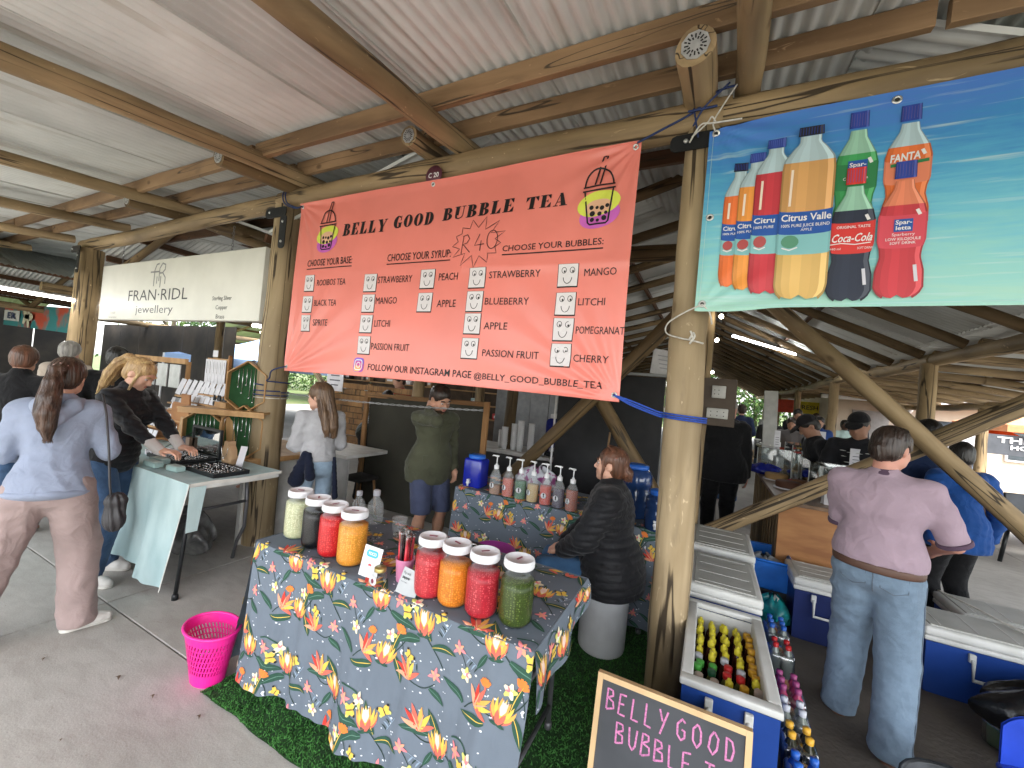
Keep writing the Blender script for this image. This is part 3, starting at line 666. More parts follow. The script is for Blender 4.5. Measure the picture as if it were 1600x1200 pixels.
# ---- blue soft drink banner
AX0, AX1, AZ0, AZ1 = -.115, 2.9, 2.115, 3.09
def mat_sea():
    m = bpy.data.materials.new('sea_print'); m.use_nodes = True; t = m.node_tree; N = t.nodes; L = t.links; b = N['Principled BSDF']; b.inputs['Roughness'].default_value = .42
    tc = N.new('ShaderNodeTexCoord'); sp = N.new('ShaderNodeSeparateXYZ'); L.new(tc.outputs['Object'], sp.inputs[0])
    mp = N.new('ShaderNodeMapping'); mp.inputs['Scale'].default_value = (1.1,0,9); mp.inputs['Rotation'].default_value = (0,R_(-3),0); L.new(tc.outputs['Object'], mp.inputs[0])
    n = N.new('ShaderNodeTexNoise'); n.inputs['Scale'].default_value = 2.6; n.inputs['Detail'].default_value = 7; n.inputs['Roughness'].default_value = .62; n.inputs['Distortion'].default_value = .5; L.new(mp.outputs[0], n.inputs[0])
    mr = N.new('ShaderNodeMapRange'); mr.inputs[1].default_value = AZ0; mr.inputs[2].default_value = AZ1; L.new(sp.outputs[2], mr.inputs[0])
    ad = N.new('ShaderNodeMath'); ad.operation = 'MULTIPLY_ADD'; ad.inputs[1].default_value = .55; ad.inputs[2].default_value = -.27; L.new(n.outputs['Fac'], ad.inputs[0])
    a2 = N.new('ShaderNodeMath'); L.new(ad.outputs[0], a2.inputs[0]); L.new(mr.outputs[0], a2.inputs[1])
    r = N.new('ShaderNodeValToRGB'); e = r.color_ramp.elements; e[0].position = .0; e[0].color = (.34,.60,.50,1); e[1].position = 1; e[1].color = (.07,.20,.60,1)
    for p_, c in ((.22,(.26,.58,.56)),(.42,(.16,.50,.62)),(.62,(.09,.38,.60)),(.8,(.05,.25,.56))): q = e.new(p_); q.color = (*c,1)
    L.new(a2.outputs[0], r.inputs[0])
    mp2 = N.new('ShaderNodeMapping'); mp2.inputs['Scale'].default_value = (.8,0,17); mp2.inputs['Rotation'].default_value = (0,R_(-4),0); L.new(tc.outputs['Object'], mp2.inputs[0])
    n2 = N.new('ShaderNodeTexNoise'); n2.inputs['Scale'].default_value = 2.2; n2.inputs['Detail'].default_value = 5; L.new(mp2.outputs[0], n2.inputs[0])
    r2 = N.new('ShaderNodeValToRGB'); r2.color_ramp.elements[0].position = .58; r2.color_ramp.elements[1].position = .72; L.new(n2.outputs['Fac'], r2.inputs[0])
    mu = N.new('ShaderNodeMath'); mu.operation = 'MULTIPLY'; mu.inputs[1].default_value = .75; L.new(r2.outputs[0], mu.inputs[0])
    x = N.new('ShaderNodeMix'); x.data_type = 'RGBA'; L.new(mu.outputs[0], x.inputs[0]); L.new(r.outputs[0], x.inputs[6]); x.inputs[7].default_value = (.50,.66,.66,1)
    L.new(x.outputs[2], b.inputs['Base Color']); return m
def S2(x, z, off=0):
    v = (z-AZ0)/(AZ1-AZ0)
    w = .007*math.sin(2.1*x+1.5*z)+.004*math.sin(5*x-2*z+.8)*(1-.5*v)+crease(x,z,AX0,AZ1,16,.010,.2,.3)+crease(x,z,AX0,AZ0,14,.008,.7,.3)
    return (x, 2.275-w-off, z)
def S2g(u, v):
    x = AX0+(AX1-AX0)*u; zb = AZ0+.018*min(1, u*9)-.02*(u > .0)*math.exp(-((u-.06)/.05)**2)*.6; zt = AZ1-.03*math.exp(-u*18)
    return S2(x, zb+(zt-zb)*v)
AB = thing('banner', 'blue sea-patterned soft drink banner printed with eight bottles', 'banner', (0,0,0))
mb = MB(); mb.grid(S2g, 160, 60); mb.build('banner_sheet', mat_sea(), AB)
for x, z in ((-.085,3.045),(.63,3.05),(-.08,2.6),(-.082,2.15),(1.7,3.05)): eyelet(S2, x, z, AB, .019)
st_ = MB(); put_stroke(st_, S2, [(-.095,2.16),(-.095,3.03)], .002, pr('stitch', (.45,.62,.62)), .002, sub=20); put_stroke(st_, S2, [(-.06,2.14),(1.4,2.155)], .002, pr('stitch', (.3,.4,.4)), .002, sub=40); st_.build('stitching', None, AB)
cc = {k: pr('print_'+k, v, .4) for k, v in dict(orange=(.76,.17,.045), amber=(.78,.30,.06), crimson=(.52,.045,.06), tan=(.62,.33,.12), gold=(.66,.42,.14), green=(.05,.32,.10), greend=(.03,.20,.07), cola=(.022,.028,.05), coladark=(.012,.014,.025), red=(.62,.04,.035), pink=(.62,.07,.10), capblue=(.03,.06,.32), capblk=(.02,.02,.025), clear=(.42,.55,.60), labelb=(.02,.09,.36), labelg=(.22,.48,.50), clg=(.28,.50,.38), orl=(.72,.22,.12)).items()}
def bottle(name, cx, prof, layers, base=0.0035, skew=0):
    """prof: list of (z, halfwidth); layers: list of (z0,z1,mat)"""
    p = MB(); zs = np.array([q[0] for q in prof]); ws = np.array([q[1] for q in prof])
    for li, (z0, z1, m, of) in enumerate(layers):
        p.use(m); n = max(2, int(abs(z1-z0)/.012)); vs = []; fs = []
        for i in range(n+1):
            z = z0+(z1-z0)*i/n; w = float(np.interp(z, zs, ws))
            for k in range(9):
                e = k/4-1; lob = .018*(prof[1][1]/.08)*(1-abs(math.sin(e*PI*1.5)))*max(0, 1-(z-prof[0][0])/.05) if z0 == prof[0][0] else 0
                vs.append(S2(cx+w*math.sin(e*PI/2), z+lob-(.010*(1-e*e) if of >= .0015 else 0), base+of))
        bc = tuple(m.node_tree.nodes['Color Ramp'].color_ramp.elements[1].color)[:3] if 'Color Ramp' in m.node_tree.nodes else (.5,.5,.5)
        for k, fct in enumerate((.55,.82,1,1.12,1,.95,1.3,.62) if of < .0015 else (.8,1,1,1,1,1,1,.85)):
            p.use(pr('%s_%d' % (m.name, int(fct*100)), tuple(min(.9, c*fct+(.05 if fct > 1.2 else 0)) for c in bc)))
            p.add([vs[i*9+q] for i in range(n+1) for q in (k, k+1)], [(2*i, 2*i+1, 2*i+3, 2*i+2) for i in range(n)], False)
    return p
def foot(z, w, lobes=2):   # petaloid foot profile
    return [(z, w*.55), (z+.02, w*.8), (z+.05, w)]
def juice(cx, z0, z1, w, liq, liq2, capm, top, base, txt, full=True):
    capz = z1
    pf = [(z0,w*.72),(z0+.03,w*.92),(z0+.07,w),(z1-.20,w),(z1-.15,w*.95),(z1-.10,w*.62),(z1-.075,w*.40),(z1-.045,w*.40),(z1-.044,w*.48),(z1,w*.46)]
    lz0 = z0+(z1-z0)*.27; lz1 = z0+(z1-z0)*.52
    p = bottle('b', cx, pf, [(z0, z1-.045, cc['clear'], 0), (z0, z1-.165, liq, .0006), (z0, lz0, liq2, .001), (lz0, lz1, cc['labelg'], .0016), (lz0+(lz1-lz0)*.47, lz1, cc['labelb'], .0022), (z1-.044, z1, capm, .0012)], base)
    for k in range(9):
        x = cx-w*.42+w*.84*k/8; put_stroke(p, S2, [(x, z1-.04), (x, z1-.006)], .0022, cc['capblue'] if capm is cc['capblk'] else pr('cap_ridge', (.09,.14,.5)), base+.0035)
    h = lz1-lz0
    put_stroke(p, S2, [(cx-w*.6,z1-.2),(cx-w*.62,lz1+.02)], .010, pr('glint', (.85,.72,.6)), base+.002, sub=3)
    if full:
        put_text(p, S2, 'Citrus Valle', cx-w*.9, lz0+h*.74, cx+w*.97, lz0+h*.90, M_WHT, base+.004, .02)
        put_text(p, S2, '100% PURE JUICE BLEND', cx-w*.88, lz0+h*.60, cx+w*.93, lz0+h*.67, M_WHT, base+.004, .01)
        put_text(p, S2, 'APPLE', cx-w*.12, lz0+h*.50, cx+w*.3, lz0+h*.56, M_WHT, base+.004)
    else:
        put_text(p, S2, txt, cx-w*.9, lz0+h*.74, cx+w*.2, lz0+h*.88, M_WHT, base+.004, .02)
        put_text(p, S2, '100% PURE', cx-w*.88, lz0+h*.60, cx+w*.15, lz0+h*.67, M_WHT, base+.004, .01)
    bx = cx-w*.5
    put_fan(p, S2, (bx, lz0+h*.26), ell(bx, lz0+h*.26, w*.34, h*.15, 16, -.15), pr('boat_'+txt+str(full), (.10,.28,.18) if full else (.42,.08,.08)), base+.004)
    put_stroke(p, S2, [(bx-w*.3, lz0+h*.12), (bx, lz0+h*.06), (bx+w*.3, lz0+h*.12)], .006, M_WHT, base+.0045)
    return p.build('bottle_print', None, AB)
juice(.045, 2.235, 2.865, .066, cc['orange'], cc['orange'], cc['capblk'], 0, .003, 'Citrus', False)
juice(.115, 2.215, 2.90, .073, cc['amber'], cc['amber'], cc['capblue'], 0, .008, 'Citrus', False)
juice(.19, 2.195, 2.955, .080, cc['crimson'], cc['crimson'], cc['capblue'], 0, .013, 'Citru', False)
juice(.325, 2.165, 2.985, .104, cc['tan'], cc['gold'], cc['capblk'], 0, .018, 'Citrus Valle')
def soda(cx, z0, z1, w, liq, labm, capm, clr, base, lab=True, lz=(.36,.56)):
    H = z1-z0; q = lambda t: z0+H*t
    pf = [(q(0),w*.6),(q(.03),w*.85),(q(.08),w),(q(.2),w*.98),(q(.30),w*.82),(q(.36),w*.86),(q(.42),w*.97),(q(.6),w*.98),(q(.68),w*.85),(q(.80),w*.42),(q(.86),w*.36),(q(.87),w*.44),(q(1),w*.42)]
    ly = [(q(0), q(.86), clr, 0), (q(0), q(.68), liq, .0006), (q(.875), q(1), capm, .0012)]
    if lab: ly.insert(2, (q(lz[0]), q(lz[1]), labm, .0016))
    p = bottle('b', cx, pf, ly, base)
    for k in range(7):
        x = cx-w*.36+w*.72*k/6; put_stroke(p, S2, [(x, q(.89)), (x, q(.985))], .002, M_INK if capm is cc['capblk'] else pr('capline', (.12,.10,.3)), base+.0022)
    put_stroke(p, S2, [(cx+w*.55,q(.64)),(cx+w*.68,q(.60))], .012, M_WHT, base+.0022)
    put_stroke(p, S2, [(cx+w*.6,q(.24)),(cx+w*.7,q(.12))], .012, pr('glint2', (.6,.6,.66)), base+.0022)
    return p
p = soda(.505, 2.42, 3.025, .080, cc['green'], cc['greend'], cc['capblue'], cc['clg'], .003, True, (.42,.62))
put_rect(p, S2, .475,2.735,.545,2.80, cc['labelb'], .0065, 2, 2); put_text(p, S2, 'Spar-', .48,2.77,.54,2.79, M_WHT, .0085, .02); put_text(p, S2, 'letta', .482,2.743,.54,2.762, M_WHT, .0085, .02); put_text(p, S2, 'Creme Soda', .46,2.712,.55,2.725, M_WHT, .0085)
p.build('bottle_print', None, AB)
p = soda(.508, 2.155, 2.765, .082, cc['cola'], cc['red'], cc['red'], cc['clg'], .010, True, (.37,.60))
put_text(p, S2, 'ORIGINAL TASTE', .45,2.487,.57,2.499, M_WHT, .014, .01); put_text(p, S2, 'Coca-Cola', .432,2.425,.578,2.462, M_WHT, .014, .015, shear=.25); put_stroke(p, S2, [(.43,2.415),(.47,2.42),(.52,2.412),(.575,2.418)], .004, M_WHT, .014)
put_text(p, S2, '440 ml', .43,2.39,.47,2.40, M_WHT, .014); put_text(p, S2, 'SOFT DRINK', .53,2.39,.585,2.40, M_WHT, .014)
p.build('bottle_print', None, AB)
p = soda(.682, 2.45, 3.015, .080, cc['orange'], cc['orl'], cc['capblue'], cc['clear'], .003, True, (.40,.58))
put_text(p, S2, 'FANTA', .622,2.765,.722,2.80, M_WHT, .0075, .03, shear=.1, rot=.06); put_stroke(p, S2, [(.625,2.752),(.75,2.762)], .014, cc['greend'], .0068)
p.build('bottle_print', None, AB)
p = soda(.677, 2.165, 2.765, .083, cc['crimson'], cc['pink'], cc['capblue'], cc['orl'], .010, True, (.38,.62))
put_rect(p, S2, .65,2.455,.712,2.51, cc['labelb'], .0135, 2, 2); put_text(p, S2, 'Spar-', .654,2.486,.708,2.505, M_WHT, .0155, .02); put_text(p, S2, 'letta', .656,2.462,.706,2.48, M_WHT, .0155, .02)
put_text(p, S2, 'Sparberry', .645,2.437,.72,2.449, M_WHT, .014); put_text(p, S2, 'LOW KILOJOULE', .625,2.417,.74,2.429, M_WHT, .014, .01); put_text(p, S2, 'SOFT DRINK', .64,2.40,.725,2.411, M_WHT, .014, .01)
p.build('bottle_print', None, AB)
# ---- cords that tie the banners
M_BLUE = mat('blue_rope', (.02,.07,.38), .55, vscale=60, bump=.5, bscale=200); M_NAVY = mat('navy_rope', (.02,.04,.13), .6, vscale=60, bump=.5, bscale=200); M_CORD = mat('white_cord', (.62,.60,.55), .7, vscale=60, bump=.5, bscale=200)
def around(cx, cy, cz, r, n=14, dz=.0, a0=0, a1=2*PI): return [(cx+r*math.cos(a0+(a1-a0)*i/n), cy+r*math.sin(a0+(a1-a0)*i/n), cz+dz*i/n) for i in range(n+1)]
t = thing('rope', 'bright blue rope from the lower right banner corner round the front post', 'rope')
a = (-.49, 2.26, 1.645)
for k, dz in enumerate((0, .012, -.010)):
    rope([a, (-.40,2.28,1.61+dz), (-.26,2.31,1.565+dz)]+around(-.13,2.41,1.56+dz,.112,14,-.02,-2.6,2.4), .0048, M_BLUE, 'strand', t)
t = thing('rope', 'navy rope round the thick left post holding the lower left banner corner', 'rope')
rope([(-3.33,2.27,1.645),(-3.4,2.2,1.60),(-3.52,2.26,1.53)]+around(-3.70,2.41,1.50,.145,14,-.04,-.9,5.2), .006, M_NAVY, 'strand', t)
rope(around(-3.70,2.41,1.40,.143,16,.01,0,6.2), .006, M_NAVY, 'strand', t); rope(around(-3.70,2.41,1.37,.143,16,.0,0,6.2), .006, M_NAVY, 'strand', t); rope(around(-3.70,2.41,1.345,.143,16,.0,0,6.2), .004, M_CORD, 'cord', t)
t = thing('rope', 'navy rope looped over the beam beside the left post and top left banner corner', 'rope')
for dx in (0,.035): rope([(-3.33,2.27,3.05),(-3.45+dx,2.29,3.06),(-3.62+dx,2.30,3.13),(-3.66+dx,2.31,3.24),(-3.64+dx,2.40,3.295),(-3.62+dx,2.48,3.2)], .006, M_NAVY, 'strand', t)
t = thing('rope', 'dark blue rope lashing the beam and stub above the front post', 'rope')
rope([(-.48,2.26,3.06),(-.36,2.28,3.12),(-.2,2.30,3.2),(-.1,2.31,3.29),(.03,2.33,3.31),(.06,2.4,3.3)], .006, M_NAVY, 'strand', t)
rope([(-.22,2.31,3.33),(-.2,2.30,3.2),(-.17,2.29,3.05)], .005, M_NAVY, 'strand', t); rope([(-.23,2.29,3.2),(-.17,2.275,3.19),(-.09,2.29,3.2)], .006, M_NAVY, 'strand', t); rope([(-.04,2.29,3.31),(-.15,2.28,3.2),(-.2,2.3,3.12)], .005, M_NAVY, 'strand', t)
t = thing('cord', 'white cord knotted at the top left eyelet of the blue banner', 'cord')
rope([(-.005,2.30,3.30),(-.06,2.29,3.2),(-.10,2.262,3.10),(-.09,2.262,3.05)], .004, M_CORD, 'strand', t); rope([(-.21,2.28,3.02),(-.16,2.255,3.09),(-.10,2.25,3.085),(.03,2.25,3.08)], .0045, M_CORD, 'strand', t); rope([(-.2,2.28,3.05),(-.13,2.25,3.09),(-.11,2.25,3.12),(-.09,2.25,3.09)], .004, M_CORD, 'strand', t)
t = thing('cord', 'white cord from the lower left eyelet of the blue banner round the post', 'cord')
rope([(-.08,2.26,2.145),(-.16,2.28,2.11),(-.245,2.33,2.06),(-.25,2.36,2.01),(-.17,2.30,1.975),(-.12,2.295,1.965),(-.06,2.30,1.95)], .004, M_CORD, 'strand', t)
rope([(-.08,2.26,2.145),(-.045,2.29,2.11),(-.03,2.34,2.06)], .004, M_CORD, 'strand', t)
for dx, dz in ((0,0),(.008,.012),(-.006,.02)): rope([(-.125+dx,2.285,1.945+dz),(-.112+dx,2.27,1.97+dz),(-.12+dx,2.28,1.99+dz)], .005, M_CORD, 'knot', t)
# twisted wire across the tea stall
t = thing('wire_cable', 'twisted steel wire strung from the left post across behind the banner', 'wire')
for ph in (0, PI):
    P = []
    for i in range(70):
        s = i/69; x = -3.58+1.9*s; P.append((x, 2.45+.45*s+.006*math.cos(s*90+ph), 1.40+.0*s-.02*math.sin(PI*s)+.03*s+.006*math.sin(s*90+ph)))
    b_ = MB(); b_.tube(P, .0035, 5); b_.build('strand', mat('steel_wire', (.30,.30,.30), .4, metal=.7), t)
# ---- white jewellery sign
SG = thing('sign_board', 'long white jewellery stall sign board hanging from the beam', 'sign', (0,0,0))
M_SGN = mat('sign_white', (.80,.79,.73), .5, var=.05, vscale=3)
b_ = MB(); b_.box((-5.96,2.52,2.455), (3.68,.09,.755), bev=.006); b_.build('panel', M_SGN, SG)
SS = lambda x, z, o: (x, 2.475-o, z)
ig = pr('sign_grey', (.30,.30,.30)); im = pr('sign_ink', (.05,.05,.055))
def sgt(*a):
    p = MB(); put_text(p, *a); p.build('lettering', None, SG)
sgt(SS, 'FRAN·RIDL', -6.95, 2.325, -5.50, 2.46, im, .002, -.005); sgt(SS, 'jewellery', -6.72, 2.165, -5.80, 2.26, im, .002, -.004)
for t_, z in (('Sterling Silver',2.30),('Copper',2.20),('Brass',2.10)): sgt(SS, t_, -4.98 if t_[0]=='S' else (-4.9 if t_[0]=='C' else -4.88), z, -4.62 if t_[0]=='S' else (-4.68 if t_[0]=='C' else -4.72), z+.045, im, .002)
sgt(SS, 'Locally', -7.42, 2.16, -7.28, 2.19, ig, .002); sgt(SS, 'Handcrafted', -7.47, 2.10, -7.24, 2.125, ig, .002)
p = MB()
for st in ([(-6.32,2.50),(-6.32,2.70),(-6.28,2.77),(-6.22,2.78)], [(-6.42,2.68),(-6.2,2.68)], [(-6.16,2.48),(-6.16,2.62)], [(-6.2,2.56),(-6.2,2.72),(-6.14,2.78),(-6.07,2.76),(-6.07,2.70),(-6.13,2.66),(-6.2,2.66)], [(-6.12,2.66),(-6.05,2.6),(-6.05,2.52)], [(-6.25,2.62),(-6.25,2.53)]):
    put_stroke(p, SS, st, .02, ig, .002, sub=2)
p.build('monogram', None, SG)
for x in (-7.3, -4.75):
    P = [(x, 2.50, 2.83), (x+.01, 2.48, 3.0), (x, 2.50, 3.22)]
    b_ = MB(); 
    for i in range(9):
        z = 2.84+.032*i; b_.tube([(x+.009*math.cos(a)*(1 if i%2 else .2), 2.50+.009*math.cos(a)*(.2 if i%2 else 1), z+.018*math.sin(a)) for a in [2*PI*k/8 for k in range(8)]], .0025, 5, closed=True)
    b_.build('chain', mat('chain_steel', (.2,.2,.2), .4, metal=.8), SG)
# ================================================ TEA STALL
FC = {k: mat('cloth_'+k, v, .85, var=.08, vscale=30) for k, v in dict(leaf=(.025,.075,.05), leafl=(.10,.20,.15), stem=(.02,.04,.035), yellow=(.72,.48,.08), gold=(.72,.36,.08), peach=(.74,.33,.20), coral=(.64,.13,.09), red=(.62,.045,.03), cream=(.80,.72,.52), pinkw=(.80,.58,.50), orange=(.72,.20,.04), pink=(.78,.22,.24), white=(.75,.76,.78), black=(.02,.02,.025), lime=(.60,.60,.16), pale=(.26,.34,.43), dots=(.72,.75,.80)).items()}
M_CLOTH = mat('blue_grey_cloth', (.145,.172,.208), .9, var=.07, vscale=5, bump=.15, bscale=350, spec=.15)
def petal(L_, cx, cy, an, ln, w, c, lay=1, bend=0, n=5, tip=0.0, base=.25):
    """leaf-shaped strip; returns (material, layer, left/right rows)"""
    pts = []; x, y, a = cx, cy, an
    for i in range(n+1):
        t = i/n; ww = w*(math.sin(PI*min(1, base*.5+t*(1-base*.5)))**.8 if t < 1 else tip); ww = max(ww, w*.03)
        pts.append((x+math.cos(a+PI/2)*ww/2, y+math.sin(a+PI/2)*ww/2, x-math.cos(a+PI/2)*ww/2, y-math.sin(a+PI/2)*ww/2))
        x += math.cos(a)*ln/n; y += math.sin(a)*ln/n; a += bend/n
    L_.append((c, lay, pts))
def stem(L_, pts, w, c='stem', lay=1):
    P = [np.array(p) for p in pts]; Q = []
    for i in range(len(P)-1):
        a, b, c_, d = P[max(i-1,0)], P[i], P[i+1], P[min(i+2,len(P)-1)]
        for k in range(4): t = k/4; Q.append(.5*((2*b)+(c_-a)*t+(2*a-5*b+4*c_-d)*t*t+(3*b-a-3*c_+d)*t**3))
    Q.append(P[-1]); out = []
    for i, p in enumerate(Q):
        t = Q[min(i+1,len(Q)-1)]-Q[max(i-1,0)]; t = t/(np.hypot(*t)+1e-9); out.append((p[0]-t[1]*w/2, p[1]+t[0]*w/2, p[0]+t[1]*w/2, p[1]-t[0]*w/2))
    L_.append((c, lay, out))
def leaf(L_, x, y, an, ln, w, bend=0, vein=True):
    petal(L_, x, y, an, ln, w, 'leaf', 2, bend, 7)
    if vein: petal(L_, x, y, an, ln*.92, w*.10, 'yellow' if w > .026 and bend < 0 else 'leafl', 3, bend, 7)
def motif_tile(rg):
    L_ = []
    def protea(x, y, an, s):
        for k in (-2.5,-1.5,-.5,.5,1.5,2.5): petal(L_, x-math.cos(an)*s*.12, y-math.sin(an)*s*.12, an+k*.40, s*(.98-.05*abs(k)), s*.20, 'coral' if abs(k) > 2 else 'peach', 2, -k*.34)
        for k in (-3,-2,-1,0,1,2,3): petal(L_, x+k*s*.03*math.cos(an+1.57), y+k*s*.03*math.sin(an+1.57), an+k*.30, s*(.92-.03*abs(k)), s*.15, ('gold' if k % 2 else 'yellow'), 3, -k*.30)
        for k in (-1,0,1): petal(L_, x+math.cos(an)*s*.22, y+math.sin(an)*s*.22, an+k*.25, s*.60, s*.13, 'cream', 4, -k*.2)
        petal(L_, x+math.cos(an)*s*.30, y+math.sin(an)*s*.30, an, s*.48, s*.30, 'pinkw', 5)
        for k in (-1,1): petal(L_, x-math.cos(an)*s*.15, y-math.sin(an)*s*.15, an+k*.5, s*.55, s*.2, 'coral', 4, -k*.4)
        for k in (-1.6,-.8,.8,1.6): petal(L_, x-math.cos(an)*s*.2, y-math.sin(an)*s*.2, an+k*.9, s*.35, s*.12, 'leaf', 4)
    def bird(x, y, an, s):
        for k, c in ((-.75,'yellow'),(-.35,'gold'),(0.05,'coral'),(.4,'red'),(.85,'peach'),(-1.3,'coral')): petal(L_, x, y, an+k, s*(1-.25*abs(k)), s*.20, c, 3, .3*k, 6)
        for k, c in ((-.5,'peach'),(.2,'peach')): petal(L_, x, y, an+k, s*.7, s*.06, c, 4, .3*k, 6)
    def butterfly(x, y, an, s):
        for k, l_ in ((.9,1),(-.9,1),(2.1,.75),(-2.1,.75)): petal(L_, x, y, an+k, s*l_, s*.62, 'yellow', 3, 0, 5, .4); petal(L_, x+math.cos(an+k)*s*l_*.75, y+math.sin(an+k)*s*l_*.75, an+k, s*.28, s*.4, 'black' if l_ == 1 else 'lime', 4, 0, 3, .5)
        petal(L_, x-math.cos(an)*s*.4, y-math.sin(an)*s*.4, an, s*.9, s*.12, 'black', 5)
    def orchid(x, y, an, s):
        for k in range(5): petal(L_, x, y, an+k*1.257, s*.6, s*.42, 'lime' if k % 2 else 'cream', 3, 0, 4, .4)
        for k in (-1,1): petal(L_, x, y, an+k*.5, s*.4, s*.18, 'pink', 4)
        petal(L_, x, y, an+PI, s*.3, s*.2, 'white', 4)
    def pinkf(x, y, an, s):
        for k in range(6): petal(L_, x, y, an+k*1.05, s*(.7 if k%2 else .5), s*.26, 'pink' if k%2 else 'peach', 3)
    def orangef(x, y, an, s):
        for k in range(5): petal(L_, x, y, an+k*.5-1, s*.6, s*.36, 'orange', 3, 0, 4, .5)
        petal(L_, x, y, an+PI, s*.35, s*.2, 'coral', 3)
    # main branch 1
    stem(L_, [(.02,.33),(.09,.30),(.16,.31),(.23,.26),(.30,.20)], .005)
    protea(.155,.285,R_(100),.090); bird(.065,.335,R_(110),.098); leaf(L_,.19,.30,R_(140),.16,.040,-.5); leaf(L_,.10,.33,R_(170),.12,.034,.6); leaf(L_,.36,.22,R_(190),.12,.036,.5); leaf(L_,.15,.06,R_(200),.12,.034,-.5); leaf(L_,.21,.28,R_(-25),.14,.035,.5); leaf(L_,.12,.27,R_(-120),.07,.022)
    # branch 2
    stem(L_, [(.30,.20),(.25,.13),(.19,.09),(.10,.10),(.05,.06)], .0045)
    protea(.20,.085,R_(75),.088); bird(.10,.09,R_(60),.09); leaf(L_,.235,.12,R_(80),.12,.032,-.4); leaf(L_,.25,.11,R_(-60),.10,.032,-.3); leaf(L_,.04,.07,R_(140),.12,.026,.5)
    # branch 3
    protea(.375,.255,R_(95),.094); stem(L_, [(.375,.25),(.43,.20),(.47,.15)], .0045); leaf(L_,.41,.23,R_(120),.14,.028,-.4); leaf(L_,.42,.21,R_(20),.11,.03,-.7)
    bird(.33,.06,R_(125),.088); stem(L_, [(.33,.06),(.39,.05),(.44,.08)], .004); leaf(L_,.42,.06,R_(-30),.08,.026)
    orchid(.32,.345,R_(80),.055); stem(L_, [(.32,.36),(.27,.385),(.21,.37)], .006, 'leaf', 2); stem(L_, [(.32,.33),(.29,.28),(.285,.22),(.30,.20)], .005, 'leaf', 2)
    pinkf(.245,.335,R_(70),.052); butterfly(.285,.30,R_(10),.036); orangef(.26,.215,R_(60),.05); orchid(.225,.19,R_(150),.045)
    butterfly(.445,.33,R_(120),.034); pinkf(.44,.115,R_(20),.045); orangef(.135,.175,R_(100),.044); orchid(.04,.17,R_(10),.045); pinkf(.0,.25,R_(40),.045); butterfly(.32,.14,R_(60),.03)
    stem(L_, [(.26,.21),(.28,.16),(.285,.12)], .003); stem(L_, [(.05,.17),(.02,.22),(.0,.25)], .003)
    for (x, y, a) in ((.36,.13,200),(.09,.215,160),(.46,.26,60)):
        for k in range(4): petal(L_, x+k*.014*math.cos(R_(a)), y+k*.014*math.sin(R_(a)), R_(a+70), .03, .006, 'pale' if k%2 else 'stem', 1, .4, 3)
        stem(L_, [(x,y),(x+.03*math.cos(R_(a)),y+.03*math.sin(R_(a))),(x+.07*math.cos(R_(a)),y+.07*math.sin(R_(a)))], .002, 'pale')
    rr = random.Random(5)
    for k in range(95):
        x, y = rr.random()*.5, rr.random()*.42; s = rr.choice((.0025,.0035,.005)); petal(L_, x, y, 0, s*2, s*1.6, 'dots', 1, 0, 2, .5)
    return L_
TILE = motif_tile(random.Random(1)); TW, TH = .54, .44
def print_on(S, u0, u1, v0, v1, parent, ox=0, oy=0, name='floral_print', inside=None):
    mb = MB(); j = int(math.floor((v0-oy)/TH))-1
    while j*TH+oy < v1:
        i = int(math.floor((u0-ox)/TW))-2
        while i*TW+ox < u1+TW:
            bx = ox+i*TW+(j % 2)*.21; by = oy+j*TH
            for c, lay, pts in TILE:
                cx = bx+pts[len(pts)//2][0]; cy = by+pts[len(pts)//2][1]
                if not (u0 < cx < u1 and v0 < cy < v1): continue
                mb.use(FC[c]); vs = []
                for (a, b, c2, d) in pts:
                    a1 = min(max(bx+a,u0),u1); b1 = min(max(by+b,v0),v1); c1 = min(max(bx+c2,u0),u1); d1 = min(max(by+d,v0),v1)
                    vs += [S(a1, b1, .0012+lay*.0007), S((a1+c1)/2, (b1+d1)/2, .0012+lay*.0007), S(c1, d1, .0012+lay*.0007)]
                mb.add(vs, [f for k in range(len(pts)-1) for f in ((3*k,3*k+1,3*k+4,3*k+3),(3*k+1,3*k+2,3*k+5,3*k+4))], False)
            i += 1
        j += 1
    return mb.build(name, None, parent)
def normal_wrap(F):
    def S(u, v, off):
        p = Vector(F(u, v)); e = .004
        if off == 0: return p
        a = Vector(F(u+e, v))-Vector(F(u-e, v)); b = Vector(F(u, v+e))-Vector(F(u, v-e)); n = a.cross(b)
        if n.length < 1e-12: return p
        return p+n.normalized()*off
    return S
# --- front table: cloth parameter v runs from the front hem (0) up over the edge to the back
TX0, TX1, TY0, TY1, TZ = -2.0, -.47, 1.315, 1.965, .742
DROP = .66
def front_cloth(u, v):
    # u: world x along the table; v: 0..DROP hang, DROP.. top
    e = (TX1-u); 
    if v < DROP:
        d = DROP-v; q = d/DROP
        fold = q**.8*(.024*math.sin(u*9.5+.6)+.015*math.sin(u*21+1.3+q*1.5)+.008*math.sin(u*39+2*q)+.004*math.sin(u*71+3*q))
        y = TY0-.012-.030*q-fold; x = u+(-.05*q*q if u > TX1-.35 else 0)*((u-(TX1-.35))/.35 if u > TX1-.35 else 0)+.012*q*math.sin(u*13)
        x += -.02*q*((u < TX0+.3)*(1-(u-TX0)/.3))
        z = TZ+.004-d+.004*math.sin(u*17)*q
        r = .022
        if d < r: y += .012*(1-d/r)**2; z -= 0
        return (x, y, z)
    w = v-DROP; y = TY0-.012+w; z = TZ+.005-.004*math.exp(-w/.012)+.0018*math.sin(u*11+w*7)+.0014*math.sin(w*23-u*5)
    return (u, y, z)
TT = thing('table', 'long folding table at the stall front covered with a floral blue-grey cloth', 'table', (0,0,0))
